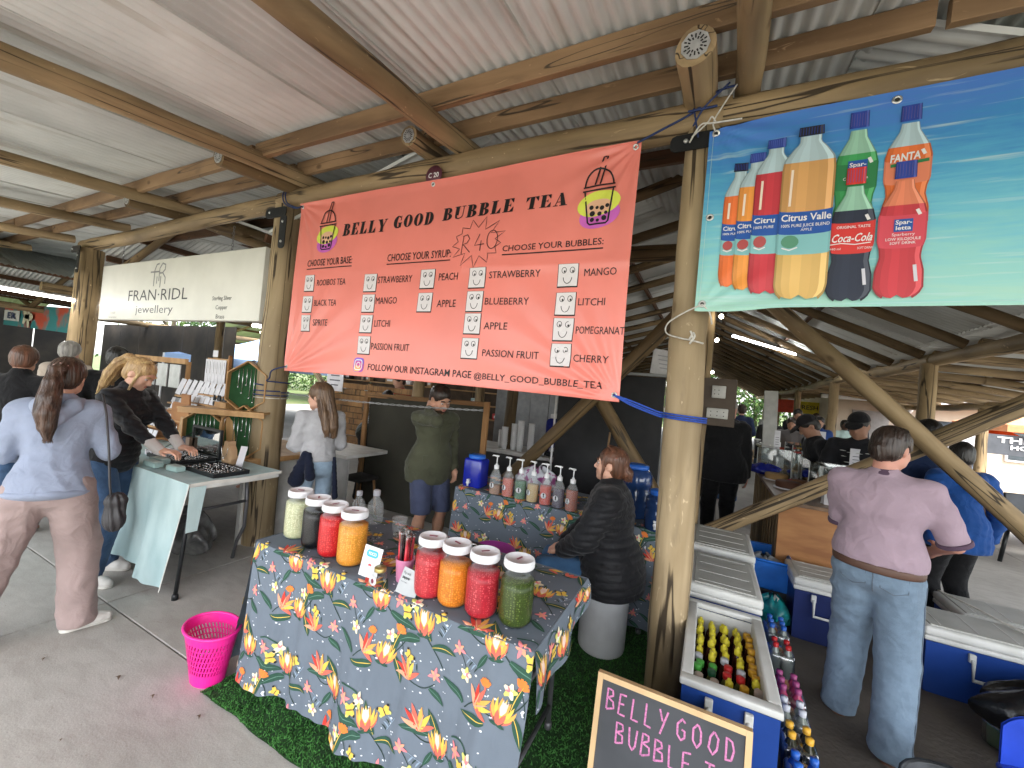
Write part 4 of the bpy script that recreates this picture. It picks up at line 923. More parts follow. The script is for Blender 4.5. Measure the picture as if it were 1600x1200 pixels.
M_TABW = mat('table_white', (.62,.61,.58), .5); M_TUBE = mat('grey_tube', (.14,.14,.15), .4, metal=.5)
b_ = MB(); b_.box(((TX0+TX1)/2, (TY0+TY1)/2, TZ-.024), (TX1-TX0-.02, TY1-TY0-.02, .045), bev=.01); b_.build('tabletop', M_TABW, TT)
def leg_u(x, y0, y1, h, lean=0, m=None, parent=None):
    b_ = MB(); P = [(x-lean, y0+.07, h), (x-lean*.5, y0+.06, h*.6), (x, y0+.045, .02)]; b_.tube(P, .013, 8); b_.tube([(p[0], y0+y1-p[1], p[2]) for p in P], .013, 8)
    b_.tube([(x-lean*.2, y0+.05, .12),(x-lean*.2, y1-.05, .12)], .011, 8); b_.tube([(x-lean*.6, y0+.06, h*.6),(x-lean*.6, y1-.06, h*.6)], .011, 8)
    b_.tube([(x-lean*.6-.0, (y0+y1)/2, h*.6),(x-lean-.28*(1 if x > -1.2 else -1),(y0+y1)/2,h-.02)], .009, 8)
    for y in (y0+.045, y1-.045): b_.lathe([(.018,0),(.018,.035),(.012,.04)], (x,y,0), 8)
    return b_.build('leg', m or M_TUBE, parent)
leg_u(TX1-.12, TY0, TY1, TZ-.04, .0, None, TT); leg_u(TX0+.16, TY0, TY1, TZ-.04, .0, None, TT)
TC = thing('tablecloth', 'blue-grey floral cloth with proteas hanging over the front table', 'tablecloth')
cl = MB(); cl.grid(lambda a, b: front_cloth(TX0+(TX1-TX0)*a, DROP*b), 240, 76); cl.grid(lambda a, b: front_cloth(TX0+(TX1-TX0)*a, DROP+(TY1-TY0+.012)*b), 120, 50)
# back overhang
cl.grid(lambda a, b: (TX0+(TX1-TX0)*a, TY1+.004+.02*b+.012*b*math.sin(a*26), TZ+.004-.16*b), 60, 6)
# right end: short overhang that narrows; left end: long fall that flares to the floor
def right_end(a, b):   # a 0..1 from front to back, b drop
    y = TY0-.012+(TY1-TY0+.016)*a; dr = (.20-.13*a+.05*math.sin(a*3))*b
    return (TX1+.012*math.sin(PI*min(1,b*2)*.5)+.015*b*math.sin(a*14+1), y, TZ+.004-dr)
cl.grid(right_end, 40, 10)
def left_end(u, v):   # u 0..W front->back ; v drop
    q = v/.70; y = TY0-.012+u*(1+.05*q); f = q*(.045*math.sin(u*15+.5)+.02*math.sin(u*31))
    return (TX0-.008-.10*q*q-abs(f)*.9-.03*q, y-.01*q, TZ+.004-v if v < .69 else TZ+.004-.69)
cl.grid(lambda a, b: left_end(.665*a, .70*b), 90, 60)
cl.build('cloth', M_CLOTH, TC)
print_on(normal_wrap(front_cloth), TX0, TX1, .004, DROP+TY1-TY0, TC, ox=-2.05, oy=-.12)
def _ln(u, v, off):
    p = Vector(left_end(u, .70-v)); return (p.x-off-.001, p.y, p.z)
print_on(_ln, 0, .665, .01, .69, TC, ox=.1, oy=.05)
_re = lambda u, v, off: (lambda p: (p[0]+off+.001, p[1], p[2]))(right_end(u/.66, 1-v/.2))
print_on(_re, 0, .66, 0, .2, TC, ox=-.1, oy=-.2)
# --- rear table with the syrups: front face slants, its cloth is the same print
UX0, UX1, UY0, UY1 = -1.92, -.22, 2.97, 3.62
def rear_cloth(u, v):
    if v < .68:
        d = .68-v; q = d/.68
        return (u-.03*q*(u < -1.5), UY0-.01-.02*q-q*(.022*math.sin(u*10+2)+.010*math.sin(u*24)), TZ+.004-d)
    w = v-.68; return (u, UY0-.01+w, TZ+.005+.0015*math.sin(u*9+w*8))
T2 = thing('table', 'rear folding table under floral cloth carrying the row of syrup bottles', 'table')
b_ = MB(); b_.box(((UX0+UX1)/2, (UY0+UY1)/2, TZ-.024), (UX1-UX0-.02, UY1-UY0-.02, .045), bev=.01); b_.build('tabletop', M_TABW, T2)
leg_u(UX1-.12, UY0, UY1, TZ-.04, 0, None, T2); leg_u(UX0+.12, UY0, UY1, TZ-.04, 0, None, T2)
C2 = thing('tablecloth', 'floral blue-grey cloth draped over the rear syrup table', 'tablecloth')
cl = MB(); cl.grid(lambda a, b: rear_cloth(UX0+(UX1-UX0)*a, .68*b), 160, 50); cl.grid(lambda a, b: rear_cloth(UX0+(UX1-UX0)*a, .68+.66*b), 80, 20)
cl.grid(lambda a, b: (UX0-.02*b-.02*b*math.sin(a*12), UY0-.01+.66*a, TZ+.004-.6*b), 20, 20)
def rear_side(u, v): q = 1-v/.66; return (UX1+.01+.05*q+q*.03*math.sin(u*18+1), UY0-.01+u, TZ+.004-.66+v)
cl.grid(lambda a, b: rear_side(.66*a, .66*b), 50, 24)
cl.build('cloth', M_CLOTH, C2)
print_on(normal_wrap(rear_cloth), UX0, UX1, .004, 1.3, C2, ox=-1.9, oy=-.02)
print_on(lambda u, v, off: (lambda p: (p[0]+off+.001, p[1], p[2]))(rear_side(u, v)), 0, .66, 0, .66, C2, ox=-.1, oy=-.1)

# --- jars of popping pearls
def mat_pearl(name, c, cp, rough=.32):
    m = bpy.data.materials.new(name); m.use_nodes = True; t = m.node_tree; N = t.nodes; L = t.links; b = N['Principled BSDF']
    b.inputs['Roughness'].default_value = rough; b.inputs['Specular IOR Level'].default_value = .25; b.inputs['Subsurface Weight'].default_value = .2; b.inputs['Subsurface Radius'].default_value = (.03,.012,.008); b.inputs['Subsurface Scale'].default_value = .6
    tc = N.new('ShaderNodeTexCoord'); v = N.new('ShaderNodeTexVoronoi'); v.inputs['Scale'].default_value = 118; v.inputs['Randomness'].default_value = .55; L.new(tc.outputs['Object'], v.inputs['Vector'])
    r = N.new('ShaderNodeValToRGB'); e = r.color_ramp.elements; e[0].position = .12; e[0].color = lin(cp); e[1].position = .62; e[1].color = lin([x*.62 for x in c]); q = e.new(.36); q.color = lin(c)
    L.new(v.outputs['Distance'], r.inputs[0])
    n = N.new('ShaderNodeTexNoise'); n.inputs['Scale'].default_value = 14; L.new(tc.outputs['Object'], n.inputs[0])
    x = N.new('ShaderNodeMix'); x.data_type = 'RGBA'; mr = N.new('ShaderNodeMapRange'); mr.inputs[1].default_value = .35; mr.inputs[2].default_value = .7; mr.inputs[3].default_value = .15; mr.inputs[4].default_value = .7
    L.new(n.outputs['Fac'], mr.inputs[0]); L.new(mr.outputs[0], x.inputs[0]); L.new(r.outputs[0], x.inputs[6]); x.inputs[7].default_value = lin(c); L.new(x.outputs[2], b.inputs['Base Color']); return m
def mat_glass(name='clear_glass', tint=(.97,.99,.98), a=.04, rough=.03):
    if name in _MC: return _MC[name]
    m = bpy.data.materials.new(name); m.use_nodes = True; t = m.node_tree; N = t.nodes; L = t.links; N.remove(N['Principled BSDF'])
    tr = N.new('ShaderNodeBsdfTransparent'); tr.inputs[0].default_value = lin(tint); gl = N.new('ShaderNodeBsdfGlossy'); gl.inputs['Roughness'].default_value = rough
    n = N.new('ShaderNodeTexNoise'); n.inputs['Scale'].default_value = 12; bp = N.new('ShaderNodeBump'); bp.inputs['Strength'].default_value = .08; L.new(n.outputs['Fac'], bp.inputs['Height']); L.new(bp.outputs[0], gl.inputs['Normal'])
    lw = N.new('ShaderNodeLayerWeight'); lw.inputs[0].default_value = .45; mr = N.new('ShaderNodeMapRange'); mr.inputs[3].default_value = a*.5; mr.inputs[4].default_value = min(1, a*4); L.new(lw.outputs['Facing'], mr.inputs[0])
    mx = N.new('ShaderNodeMixShader'); L.new(mr.outputs[0], mx.inputs[0]); L.new(tr.outputs[0], mx.inputs[1]); L.new(gl.outputs[0], mx.inputs[2]); L.new(mx.outputs[0], N['Material Output'].inputs[0]); _MC[name] = m; return m
M_GLASS = mat_glass(); M_LID = mat('white_lid', (.70,.70,.72), .35, var=.04); M_MARK = mat('lid_mark', (.20,.03,.06), .4)
M_FROST = mat('frosted_plastic', (.72,.74,.74), .28, alpha=.18, var=.03, spec=.6)
def jar(loc, c, cp, label, fill=.185, rz=0, s=1.0, dark=False):
    t = thing('jar', label, 'jar', loc, rz, 'jars of popping pearls on the front table')
    r = .067*s; h = .235*s
    liq = mat_pearl('pearls', c, cp)
    b_ = MB(); b_.lathe([(0,.004),(r*.80,.004),(r*.93,.016),(r*.965,.035),(r*.965,fill*s*.8),(r*.955,fill*s),(0,fill*s)], n=28, cap=False); b_.build('pearls', liq, t)
    b_ = MB(); b_.lathe([(r*.5,.0),(r*.86,.001),(r*.985,.014),(r,.035),(r,.165*s),(r*.97,.185*s),(r*.90,.202*s),(r*.80,.213*s),(r*.80,h)], n=32, cap=False); b_.build('glass', M_GLASS, t)
    b_ = MB(); b_.lathe([(r*.87,h-.022*s),(r*.89,h-.020*s),(r*.89,h+.003*s),(r*.86,h+.009*s),(r*.80,h+.010*s),(r*.78,h+.007*s),(0,h+.007*s)], n=36, cap=False)
    for k in range(36):
        a = 2*PI*k/36; b_.cyl((r*.89*math.cos(a), r*.89*math.sin(a), h-.019*s), (r*.89*math.cos(a), r*.89*math.sin(a), h), .0012, n=4)
    b_.build('lid', M_LID, t)
    b_ = MB(); a = rz+.5; b_.box((0,0,h+.0085*s), (.034*s,.007*s,.0015), rz=.4); b_.build('lid_mark', M_MARK, t)
    return t
RED, REDP = (.58,.012,.018), (.76,.12,.10); ORG, ORGP = (.74,.22,.02), (.86,.42,.10)
jar((-1.905,1.455,TZ+.007), (.58,.57,.36), (.70,.68,.52), 'jar of pale green pearls, farthest left beside the thick post', .185)
jar((-1.735,1.43,TZ+.007), (.004,.004,.006), (.022,.022,.028), 'jar of black pearls between the pale green and red jars', .182, 2)
jar((-1.595,1.415,TZ+.007), RED, REDP, 'jar of red pearls between the black jar and an orange jar', .184, 1)
jar((-1.452,1.405,TZ+.007), (.76,.30,.035), (.86,.48,.14), 'jar of orange pearls ending the left row, beside the white card', .18, 0)
jar((-.99,1.395,TZ+.007), (.56,.03,.045), (.80,.22,.20), 'jar of red pearls starting the right row, beside the straws', .172, 0, .98)
jar((-.872,1.40,TZ+.007), ORG, ORGP, 'jar of bright orange pearls in the right row between two red jars', .165, 2.4, .98)
jar((-.742,1.40,TZ+.007), (.46,.018,.035), (.74,.20,.20), 'jar of crimson pearls between the orange and the dark green jar', .168, .5, .98)
jar((-.606,1.425,TZ+.007), (.05,.075,.015), (.20,.26,.07), 'jar of dark green pearls at the right end of the table', .165, 1, .98)
# --- small things on the front table
def bottle_pet(loc, label, s=1.0):
    t = thing('bottle', label, 'bottle', loc, 0, 'empty clear shaker bottles')
    b_ = MB(); b_.lathe([(.03*s,0),(.038*s,.004),(.040*s,.02),(.040*s,.075*s),(.036*s,.10*s),(.022*s,.118*s),(.016*s,.125*s),(.016*s,.14*s)], n=18); b_.build('body', M_FROST, t)
    b_ = MB(); b_.lathe([(.018*s,.138*s),(.018*s,.162*s),(.014*s,.166*s),(0,.166*s)], n=14, cap=False); b_.build('cap', mat('grey_cap', (.34,.34,.36), .5), t)
bottle_pet((-1.90,1.86,TZ+.006), 'smaller empty clear bottle behind the red jar'); bottle_pet((-1.76,1.86,TZ+.006), 'taller empty clear bottle behind the red and orange jars', 1.2)
t = thing('cup', 'empty clear plastic cup standing behind the left jars', 'cup', (-1.50,1.78,TZ+.006)); b_ = MB(); b_.lathe([(.028,0),(.030,.002),(.041,.098),(.043,.102),(.044,.106),(.042,.106)], n=22); b_.build('cup_wall', M_FROST, t)
b_ = MB(); b_.lathe([(.0275,.003),(.029,.02),(.0,.02)], n=16); b_.build('drink', mat_glass('weak_tea', (.7,.66,.6), .2, .1), t)
t = thing('cup_stack', 'short stack of frosted plastic cups beside the cash box', 'cups', (-1.18,1.60,TZ+.006))
for k in range(5): b_ = MB(); b_.lathe([(.036,.0),(.0375,.002),(.030,.070),(.029,.071)], n=20); b_.build('cup', M_FROST, t, (0,0,.012*k))
t = thing('lid_stack', 'stack of clear dome lids beside the frosted cups', 'lids', (-1.22,1.52,TZ+.006))
for k in range(6): b_ = MB(); b_.lathe([(.038,.0),(.040,.003),(.036,.006),(.030,.018),(.012,.024)], n=18); b_.build('lid', M_FROST, t, (0,0,.012*k))
t = thing('cash_box', 'black metal cash box with a chrome handle behind the right jars', 'box', (-.98,1.70,TZ+.006), .0)
b_ = MB(); b_.box((0,0,.04), (.22,.17,.08), bev=.006); b_.build('box_body', mat('cashbox_black', (.012,.013,.013), .35), t); b_ = MB(); b_.box((0,0,.0875), (.224,.174,.014), bev=.004); b_.build('box_lid', mat('cashbox_black', (.012,.013,.013), .35), t)
b_ = MB(); b_.tube([(-.045,0,.094),(-.045,-.012,.118),(-.03,-.014,.124),(.03,-.014,.124),(.045,-.012,.118),(.045,0,.094)], .0035, 6); b_.build('handle', mat('chrome', (.7,.7,.7), .15, metal=1), t)
# straws in a pink tub
t = thing('straw_tub', 'pink tub of wrapped red and black straws between the jar rows', 'straws', (-1.145,1.42,TZ+.006))
b_ = MB(); b_.lathe([(.030,0),(.032,.003),(.041,.098),(.043,.100),(.040,.100),(.031,.006),(0,.006)], n=24, cap=False); b_.build('tub', mat('pink_plastic', (.72,.27,.45), .4, var=.04), t)
rs = random.Random(3); M_SR = mat('straw_red', (.62,.03,.05), .3); M_SB = mat('straw_black', (.05,.02,.025), .3); M_FILM = mat_glass('film', (.95,.93,.93), .22, .12)
for k in range(20):
    a = rs.uniform(0,2*PI); r0 = rs.uniform(0,.024); cx, cy = r0*math.cos(a), r0*math.sin(a); tx = cx*1.5+rs.uniform(-.004,.004); ty = cy*1.5; hh = rs.uniform(.185,.21)
    blk = -.012 < cx < .010 and cy < .012
    b_ = MB(); b_.cyl((cx,cy,.008), (tx,ty,hh), .0058, n=8); b_.build('straw', M_SB if blk else M_SR, t)
    b_ = MB(); b_.tube([(cx,cy,.1),(tx,ty,hh),(tx*1.04,ty,hh+.012)], [.0075,.0075,.009], 7); b_.build('wrapper', M_FILM, t)
# cards and favour jar
t = thing('card', 'white payment card sign with a blue pill logo leaning on the orange jar', 'sign', (-1.285,1.345,TZ+.006))
b_ = MB(); M4 = Matrix.Rotation(R_(-14),4,'X'); SQ = lambda x, z, o: tuple(M4 @ Vector((x, -.0012-o, z)))
b_.add([M4 @ Vector(p) for p in ((-.052,-.001,0),(.052,-.001,0),(.052,-.001,.128),(-.052,-.001,.128),(-.052,.001,0),(.052,.001,0),(.052,.001,.128),(-.052,.001,.128))], [(0,1,2,3),(7,6,5,4),(0,4,5,1),(1,5,6,2),(2,6,7,3),(3,7,4,0)], False); b_.build('card', mat('card_white', (.72,.72,.74), .5), t)
p = MB(); put_fan(p, SQ, (0,.098), rrect(-.034,.083,.034,.113,.0149,6), pr('logo_cyan', (.06,.42,.56)), .0012); put_text(p, SQ, 'YOCO', -.024,.0915,.024,.1045, M_WHT, .002, .03)
put_fan(p, SQ, (.0,.052), ell(-.004,.052,.005,.005,10), pr('dot_red', (.7,.04,.05)), .0012); put_fan(p, SQ, (.005,.052), ell(.005,.052,.005,.005,10), pr('dot_coral', (.7,.12,.12)), .0016); put_text(p, SQ, 'VISA', -.04,.049,-.018,.056, pr('grey_txt', (.4,.4,.45)), .0012); put_text(p, SQ, 'pay', .016,.049,.032,.056, pr('grey_txt', (.4,.4,.45)), .0012); put_text(p, SQ, 'yoco.com', .0,.018,.035,.024, pr('grey_txt', (.4,.4,.45)), .0012)
p.build('card_print', None, t)
t = thing('card', 'small grey payment card standing in front of the straw tub', 'sign', (-1.055,1.325,TZ+.006), .25)
M5 = Matrix.Rotation(R_(-16),4,'X') @ Matrix.Rotation(R_(12),4,'Y'); SQ2 = lambda x, z, o: tuple(M5 @ Vector((x, -.0012-o, z)))
b_ = MB(); b_.add([M5 @ Vector(p) for p in ((-.045,-.001,0),(.045,-.001,0),(.045,-.001,.10),(-.045,-.001,.10),(-.045,.001,0),(.045,.001,0),(.045,.001,.10),(-.045,.001,.10))], [(0,1,2,3),(7,6,5,4),(0,4,5,1),(1,5,6,2),(2,6,7,3),(3,7,4,0)], False); b_.build('card', mat('card_grey', (.42,.44,.45), .4), t)
p = MB(); put_text(p, SQ2, 'Pay with', -.038,.076,-.006,.086, M_INK, .0012); put_text(p, SQ2, 'zapper', -.038,.058,-.002,.070, M_INK, .0012, .03); put_text(p, SQ2, 'scan to pay', -.038,.044,-.01,.049, M_INK, .0012); p.build('card_print', None, t)
t = thing('jar', 'small glass favour jar with a gold lid in front of the payment card', 'jar', (-1.195,1.325,TZ+.006))
b_ = MB(); b_.lathe([(.024,0),(.030,.004),(.031,.05),(.026,.060),(.022,.062),(.022,.068)], n=20); b_.build('glass', M_GLASS, t); b_ = MB(); b_.lathe([(.025,.062),(.025,.075),(.023,.078),(0,.078)], n=20, cap=False); b_.build('lid', mat('gold_lid', (.42,.33,.12), .35, metal=.7), t)
b_ = MB(); b_.lathe([(0,0),(.019,0),(.019,.002),(0,.002)], (-.006,-.032,.030), 18, sy=1, M=Matrix.Rotation(PI/2,4,'X')); b_.build('tag', M_LID, t); b_ = MB(); b_.lathe([(0,0),(.008,0),(.008,.0008),(0,.0008)], (-.006,-.0345,.030), 8, sy=1.3, M=Matrix.Rotation(PI/2,4,'X')); b_.build('tag_drawing', M_MARK, t)
t = thing('tub', 'purple-pink plastic tub standing between the two tables', 'tub', (-1.16,2.30,.40)); 
b_ = MB(); b_.lathe([(.09,0),(.095,.004),(.130,.20),(.136,.203),(.136,.21),(.126,.21),(.09,.01),(0,.01)], n=30, cap=False); b_.build('tub_wall', mat('purple_plastic', (.30,.035,.24), .35), t)
t = thing('stool', 'low grey plastic stool under the purple tub', 'stool', (-1.22,2.32,0)); b_ = MB(); b_.box((0,0,.385), (.30,.30,.03), bev=.01); b_.build('seat', M_TABW, t)
for sx in (-1,1):
    for sy in (-1,1): b_ = MB(); b_.cyl((sx*.12,sy*.12,.37), (sx*.14,sy*.14,0), .014, .012, 8); b_.build('leg', M_TABW, t)

# --- pump bottles on the rear table
M_PUMP = mat('pump_white', (.74,.74,.74), .35, var=.03)
def pump(x, y, c, lvl, label, rz=0):
    t = thing('pump_bottle', label, 'bottle', (x,y,TZ+.007), rz, 'pump bottles of syrup on the rear table')
    r = .047
    b_ = MB(); b_.lathe([(0,.003),(r*.9,.003),(r*.965,.012),(r*.965,lvl*.15),(r*.95,lvl*.17),(0,lvl*.17)], n=20, cap=False); b_.build('syrup', mat('syrup_%s' % label[:28], c, .2, var=.1, vscale=10, sss=.2), t)
    b_ = MB(); b_.lathe([(r*.6,0),(r*.97,.002),(r,.012),(r,.135),(r*.94,.155),(r*.72,.18),(r*.42,.205),(r*.36,.212)], n=22); b_.build('body', M_FROST, t)
    b_ = MB(); b_.lathe([(.021,.207),(.021,.235),(.012,.238),(.009,.25),(0,.25)], n=14, cap=False); b_.cyl((0,0,.24), (0,0,.305), .0045, n=8); b_.box((0,0,.312), (.030,.018,.014), bev=.003); b_.tube([(0,0,.312),(-.045,0,.312),(-.052,0,.304)], [.007,.0055,.004], 8); b_.build('pump', M_PUMP, t)
    b_ = MB(); b_.lathe([(0,0),(.022,0),(.022,.001),(0,.001)], (0,-r-.0005,.075), 18, M=Matrix.Rotation(PI/2,4,'X')); b_.build('sticker', M_LID, t, rz=.0)
    b_ = MB(); b_.box((.001,-r-.0025,.073), (.010,.001,.020)); b_.lathe([(0,0),(.0075,0),(.0075,.0006),(0,.0006)], (.001,-r-.0025,.087), 8, M=Matrix.Rotation(PI/2,4,'X')); b_.build('sticker_drawing', M_INK, t)
for x, y, c, lv, lb in ((-1.56,3.00,(.30,.16,.09),.42,'pump bottle of pale brown syrup next to the blue water dispenser'),(-1.445,3.01,(.50,.09,.05),.85,'pump bottle of orange-red syrup, second from the dispenser'),(-1.335,3.015,(.03,.14,.06),.85,'pump bottle of green syrup'),
    (-1.225,3.015,(.50,.36,.14),.8,'pump bottle of pale yellow syrup beside the green one'),(-1.115,3.015,(.55,.06,.035),.85,'pump bottle of bright red syrup'),(-1.005,3.01,(.04,.025,.06),.85,'pump bottle of dark purple syrup'),(-.895,3.0,(.34,.07,.03),.9,'pump bottle of brown-red syrup nearest the seated woman')):
    pump(x, y, c, lv, lb, random.uniform(-.5,.5))
M_DBLUE = mat('deep_blue_plastic', (.01,.02,.30), .2, var=.1, spec=.5); M_MBLUE = mat('mid_blue_plastic', (.02,.12,.50), .3)
def dispenser(loc, label, c1, c2, h=.23, r=.10, square=False):
    t = thing('water_dispenser', label, 'water dispenser', loc)
    b_ = MB()
    if square: b_.box((0,0,h*.5), (r*1.8,r*1.5,h), bev=.02)
    else: b_.lathe([(r*.9,0),(r,.01),(r,h*.55),(r*.93,h*.6),(r,h*.65),(r,h*.88),(r*.7,h)], n=26)
    b_.build('tank', c1, t)
    b_ = MB(); b_.lathe([(r*.72,h),(r*.74,h+.01),(r*.72,h+.028),(r*.5,h+.034),(0,h+.034)], n=24, cap=False); b_.build('lid', c2, t)
    b_ = MB(); b_.cyl((-.01,-r*.78,.05), (-.01,-r*.78-.04,.05), .012, n=10); b_.cyl((-.01,-r*.78-.03,.055), (-.01,-r*.78-.03,.022), .008, n=8); b_.box((-.01,-r*.78-.02,.072), (.02,.03,.012)); b_.build('tap', M_PUMP, t)
    return t
dispenser((-1.80,3.08,TZ+.007), 'square royal blue water dispenser at the left end of the syrup table', M_DBLUE, M_MBLUE, .25, .10, True)
M_TBLUE = mat('blue_tint_tank', (.02,.05,.15), .12, var=.3, vscale=6, spec=.6)
dispenser((-.47,3.25,TZ+.007), 'tall clear blue dispenser with blue lid behind the seated woman', M_TBLUE, M_MBLUE, .36, .115); dispenser((-.27,3.02,TZ+.007), 'round blue dispenser with blue lid right of the seated woman', M_TBLUE, M_MBLUE, .24, .095)
t = thing('plastic_bag', 'pink and white crumpled shopping bag behind the pump bottles', 'bag', (-1.35,3.42,TZ+.006))
def crumple(r, h, sd, sx=1, sy=1, n=22, amp=.18):
    rg = np.random.RandomState(sd); ph = rg.uniform(0,6,8)
    return lambda u, v: (lambda a, t: ((r*math.sin(PI*min(.97,.08+t*.9))**.6*(1+amp*math.sin(3*a+ph[0]+4*t)+amp*.6*math.sin(7*a+ph[1]-6*t)+amp*.4*math.sin(13*a+ph[2]+9*t)))*math.cos(a)*sx, (r*math.sin(PI*min(.97,.08+t*.9))**.6*(1+amp*math.sin(3*a+ph[3]+3*t)+amp*.6*math.sin(6*a+ph[4]-5*t)+amp*.4*math.sin(12*a+ph[5])))*math.sin(a)*sy, h*t*(1+.1*math.sin(5*a+ph[6]))))(2*PI*u, v)
b_ = MB(); b_.grid(crumple(.13,.20,1,1.4,.8), 30, 14, True); b_.build('bag', mat('bag_white', (.50,.52,.56), .35, col2=(.28,.06,.20), vscale=14, cr=(.45,.5)), t)
# seat drum for the woman
t = thing('drum', 'grey-white plastic drum used as a seat by the woman in black', 'drum', (-.53,2.72,0)); b_ = MB(); b_.lathe([(.135,.0),(.145,.012),(.150,.03),(.152,.2),(.156,.40),(.158,.42),(.158,.435),(.150,.44),(0,.44)], n=34, cap=False); b_.build('drum_wall', mat('drum_plastic', (.58,.59,.60), .45, var=.15, vscale=5, bump=.1), t)
b_ = MB(); b_.lathe([(.159,.405),(.162,.41),(.162,.43),(.159,.436)], n=34); b_.build('rim', mat('drum_plastic', (.58,.59,.60), .45), t)
# chalkboard in front of the post
CB = thing('chalkboard', 'small framed chalkboard with pink chalk lettering at the foot of the front post', 'sign', (-.055,1.58,0))
M6 = Matrix.Rotation(R_(-9),4,'X'); SB = lambda x, z, o: tuple(M6 @ Vector((x, -.009-o, z)))
M_FRM = mat('pine_frame', (.62,.42,.22), .5, var=.12, vscale=14, stretch=(1,1,.3), bump=.1); M_SLATE = mat('slate', (.035,.038,.043), .7, col2=(.06,.063,.07), vscale=4, cr=(.4,.75))
hw, hz = .265, .545
b_ = MB(); b_.add([SB(x,z,o) for o in (0,-.016) for x,z in ((-hw+.01,.02),(hw-.01,.02),(hw-.01,hz-.01),(-hw+.01,hz-.01))], [(0,1,2,3),(7,6,5,4)], False); b_.build('slate', M_SLATE, CB)
for a, c, d, e in ((-hw,0,-hw+.02,hz),(hw-.02,0,hw,hz),(-hw+.0205,hz-.02,hw-.0205,hz),(-hw+.0205,0,hw-.0205,.02)):
    b_ = MB(); b_.add([SB(x,z,o) for o in (.008,-.018) for x,z in ((a,c),(d,c),(d,e),(a,e))], [(0,1,2,3),(7,6,5,4),(0,4,5,1),(1,5,6,2),(2,6,7,3),(3,7,4,0)], False); b_.build('frame_strip', M_FRM, CB)
M_CHK = mat('pink_chalk', (.62,.22,.42), .95, col2=(.40,.14,.28), vscale=160, cr=(.4,.55))
HW = {'B':[[(0,0),(0,1),(.45,.95),(.5,.72),(.05,.55),(.55,.45),(.6,.15),(0,0)]],'E':[[(.5,1),(0,.97),(0,0),(.55,.02)],[(0,.52),(.42,.55)]],'L':[[(0,1),(0,.03),(.5,0)]],'Y':[[(0,1),(.28,.5)],[(.62,1),(.12,-.1)]],'G':[[(.62,.85),(.35,1),(.05,.7),(.05,.25),(.35,0),(.62,.2),(.62,.48),(.38,.48)]],
 'O':[[(.35,1),(.05,.75),(.03,.25),(.33,0),(.62,.25),(.62,.75),(.35,1)]],'D':[[(0,0),(.02,1),(.45,.85),(.6,.5),(.42,.1),(0,0)]],'U':[[(0,1),(.03,.25),(.3,0),(.55,.25),(.58,1)]],'T':[[(0,1),(.7,1)],[(.35,1),(.35,0)]],'A':[[(0,0),(.3,1),(.6,0)],[(.12,.38),(.5,.38)]]}
def hand(p, txt, x, z, h, adv, w=.0065, slope=0):
    rg = random.Random(len(txt)*7)
    for i, c in enumerate(txt):
        if c in HW:
            for st in HW[c]: 
                P = [(x+a*h*.62+rg.uniform(-.002,.002), z+b*h+rg.uniform(-.002,.002)+slope*(i)) for a, b in st]
                Q = []
                for k in range(len(P)-1):
                    a, b2, c2, d = [np.array(P[min(max(q,0),len(P)-1)]) for q in (k-1,k,k+1,k+2)]
                    for s_ in range(3): tt = s_/3; Q.append(.5*((2*b2)+(c2-a)*tt*.6+(2*a-5*b2+4*c2-d)*tt*tt*.6+(2-2*.6)*(c2-b2)*tt*tt*(1.5-tt)*1.0+(3*b2-a-3*c2+d)*tt**3*.6) if False else b2+(c2-b2)*tt)
                Q.append(np.array(P[-1])); put_stroke(p, SB, Q, w, M_CHK, .0015)
        x += adv
p = MB(); hand(p, 'BELLY', -.222, .425, .072, .048, slope=0.0); hand(p, 'GOOD', .032, .425, .072, .052); hand(p, 'BUBBLE', -.175, .325, .072, .047); hand(p, 'TEA', .13, .325, .068, .044); p.build('chalk_lettering', None, CB)
b_ = MB(); 
for sx in (-1,1): b_.tube([(sx*.24,.085,.53),(sx*.24,.30,.0)], .009, 6)
b_.build('rear_leg', M_FRM, CB)
# pink waste basket
BK = thing('basket', 'bright pink perforated plastic waste basket beside the floral cloth', 'basket', (-2.215,1.255,0))
M_PINK = mat('hot_pink', (.82,.02,.28), .35, var=.05, spec=.5)
b_ = MB(); bxs, bys = 1.0, .72; H = .265
def bk(a, z, ins=0): r = .095+.055*(z/H)-ins; return (r*math.cos(a), r*bys*math.sin(a), z)
NA = 44
b_.lathe([(0,.004),(.095,.004)], n=NA, sy=bys, cap=False)
z0, z1 = .062, .225; rows = 6
def band(za, zb):
    for i in range(NA):
        a, c = 2*PI*i/NA, 2*PI*(i+1)/NA
        for ins in (0,.003): b_.add([bk(a,za,ins), bk(c,za,ins), bk(c,zb,ins), bk(a,zb,ins)], [(0,1,2,3)], True)
band(.0,z0); band(z1,H)
for r_ in range(rows):
    za = z0+(z1-z0)*r_/rows; zb = z0+(z1-z0)*(r_+1)/rows; band(zb-.006, zb)
    for i in range(NA):
        a = 2*PI*(i+.5*(r_%2))/NA; da = 2*PI/NA*.30; tw = 2*PI/NA*.35
        for ins in (0,.003): b_.add([bk(a-da,za,ins), bk(a+da,za,ins), bk(a+da+tw,zb-.006,ins), bk(a-da+tw,zb-.006,ins)], [(0,1,2,3)], True)
b_.build('basket_wall', M_PINK, BK)
b_ = MB(); b_.tube([((.152)*math.cos(2*PI*i/36), .152*bys*math.sin(2*PI*i/36), H) for i in range(36)], .008, 8, closed=True); b_.build('rim', M_PINK, BK)
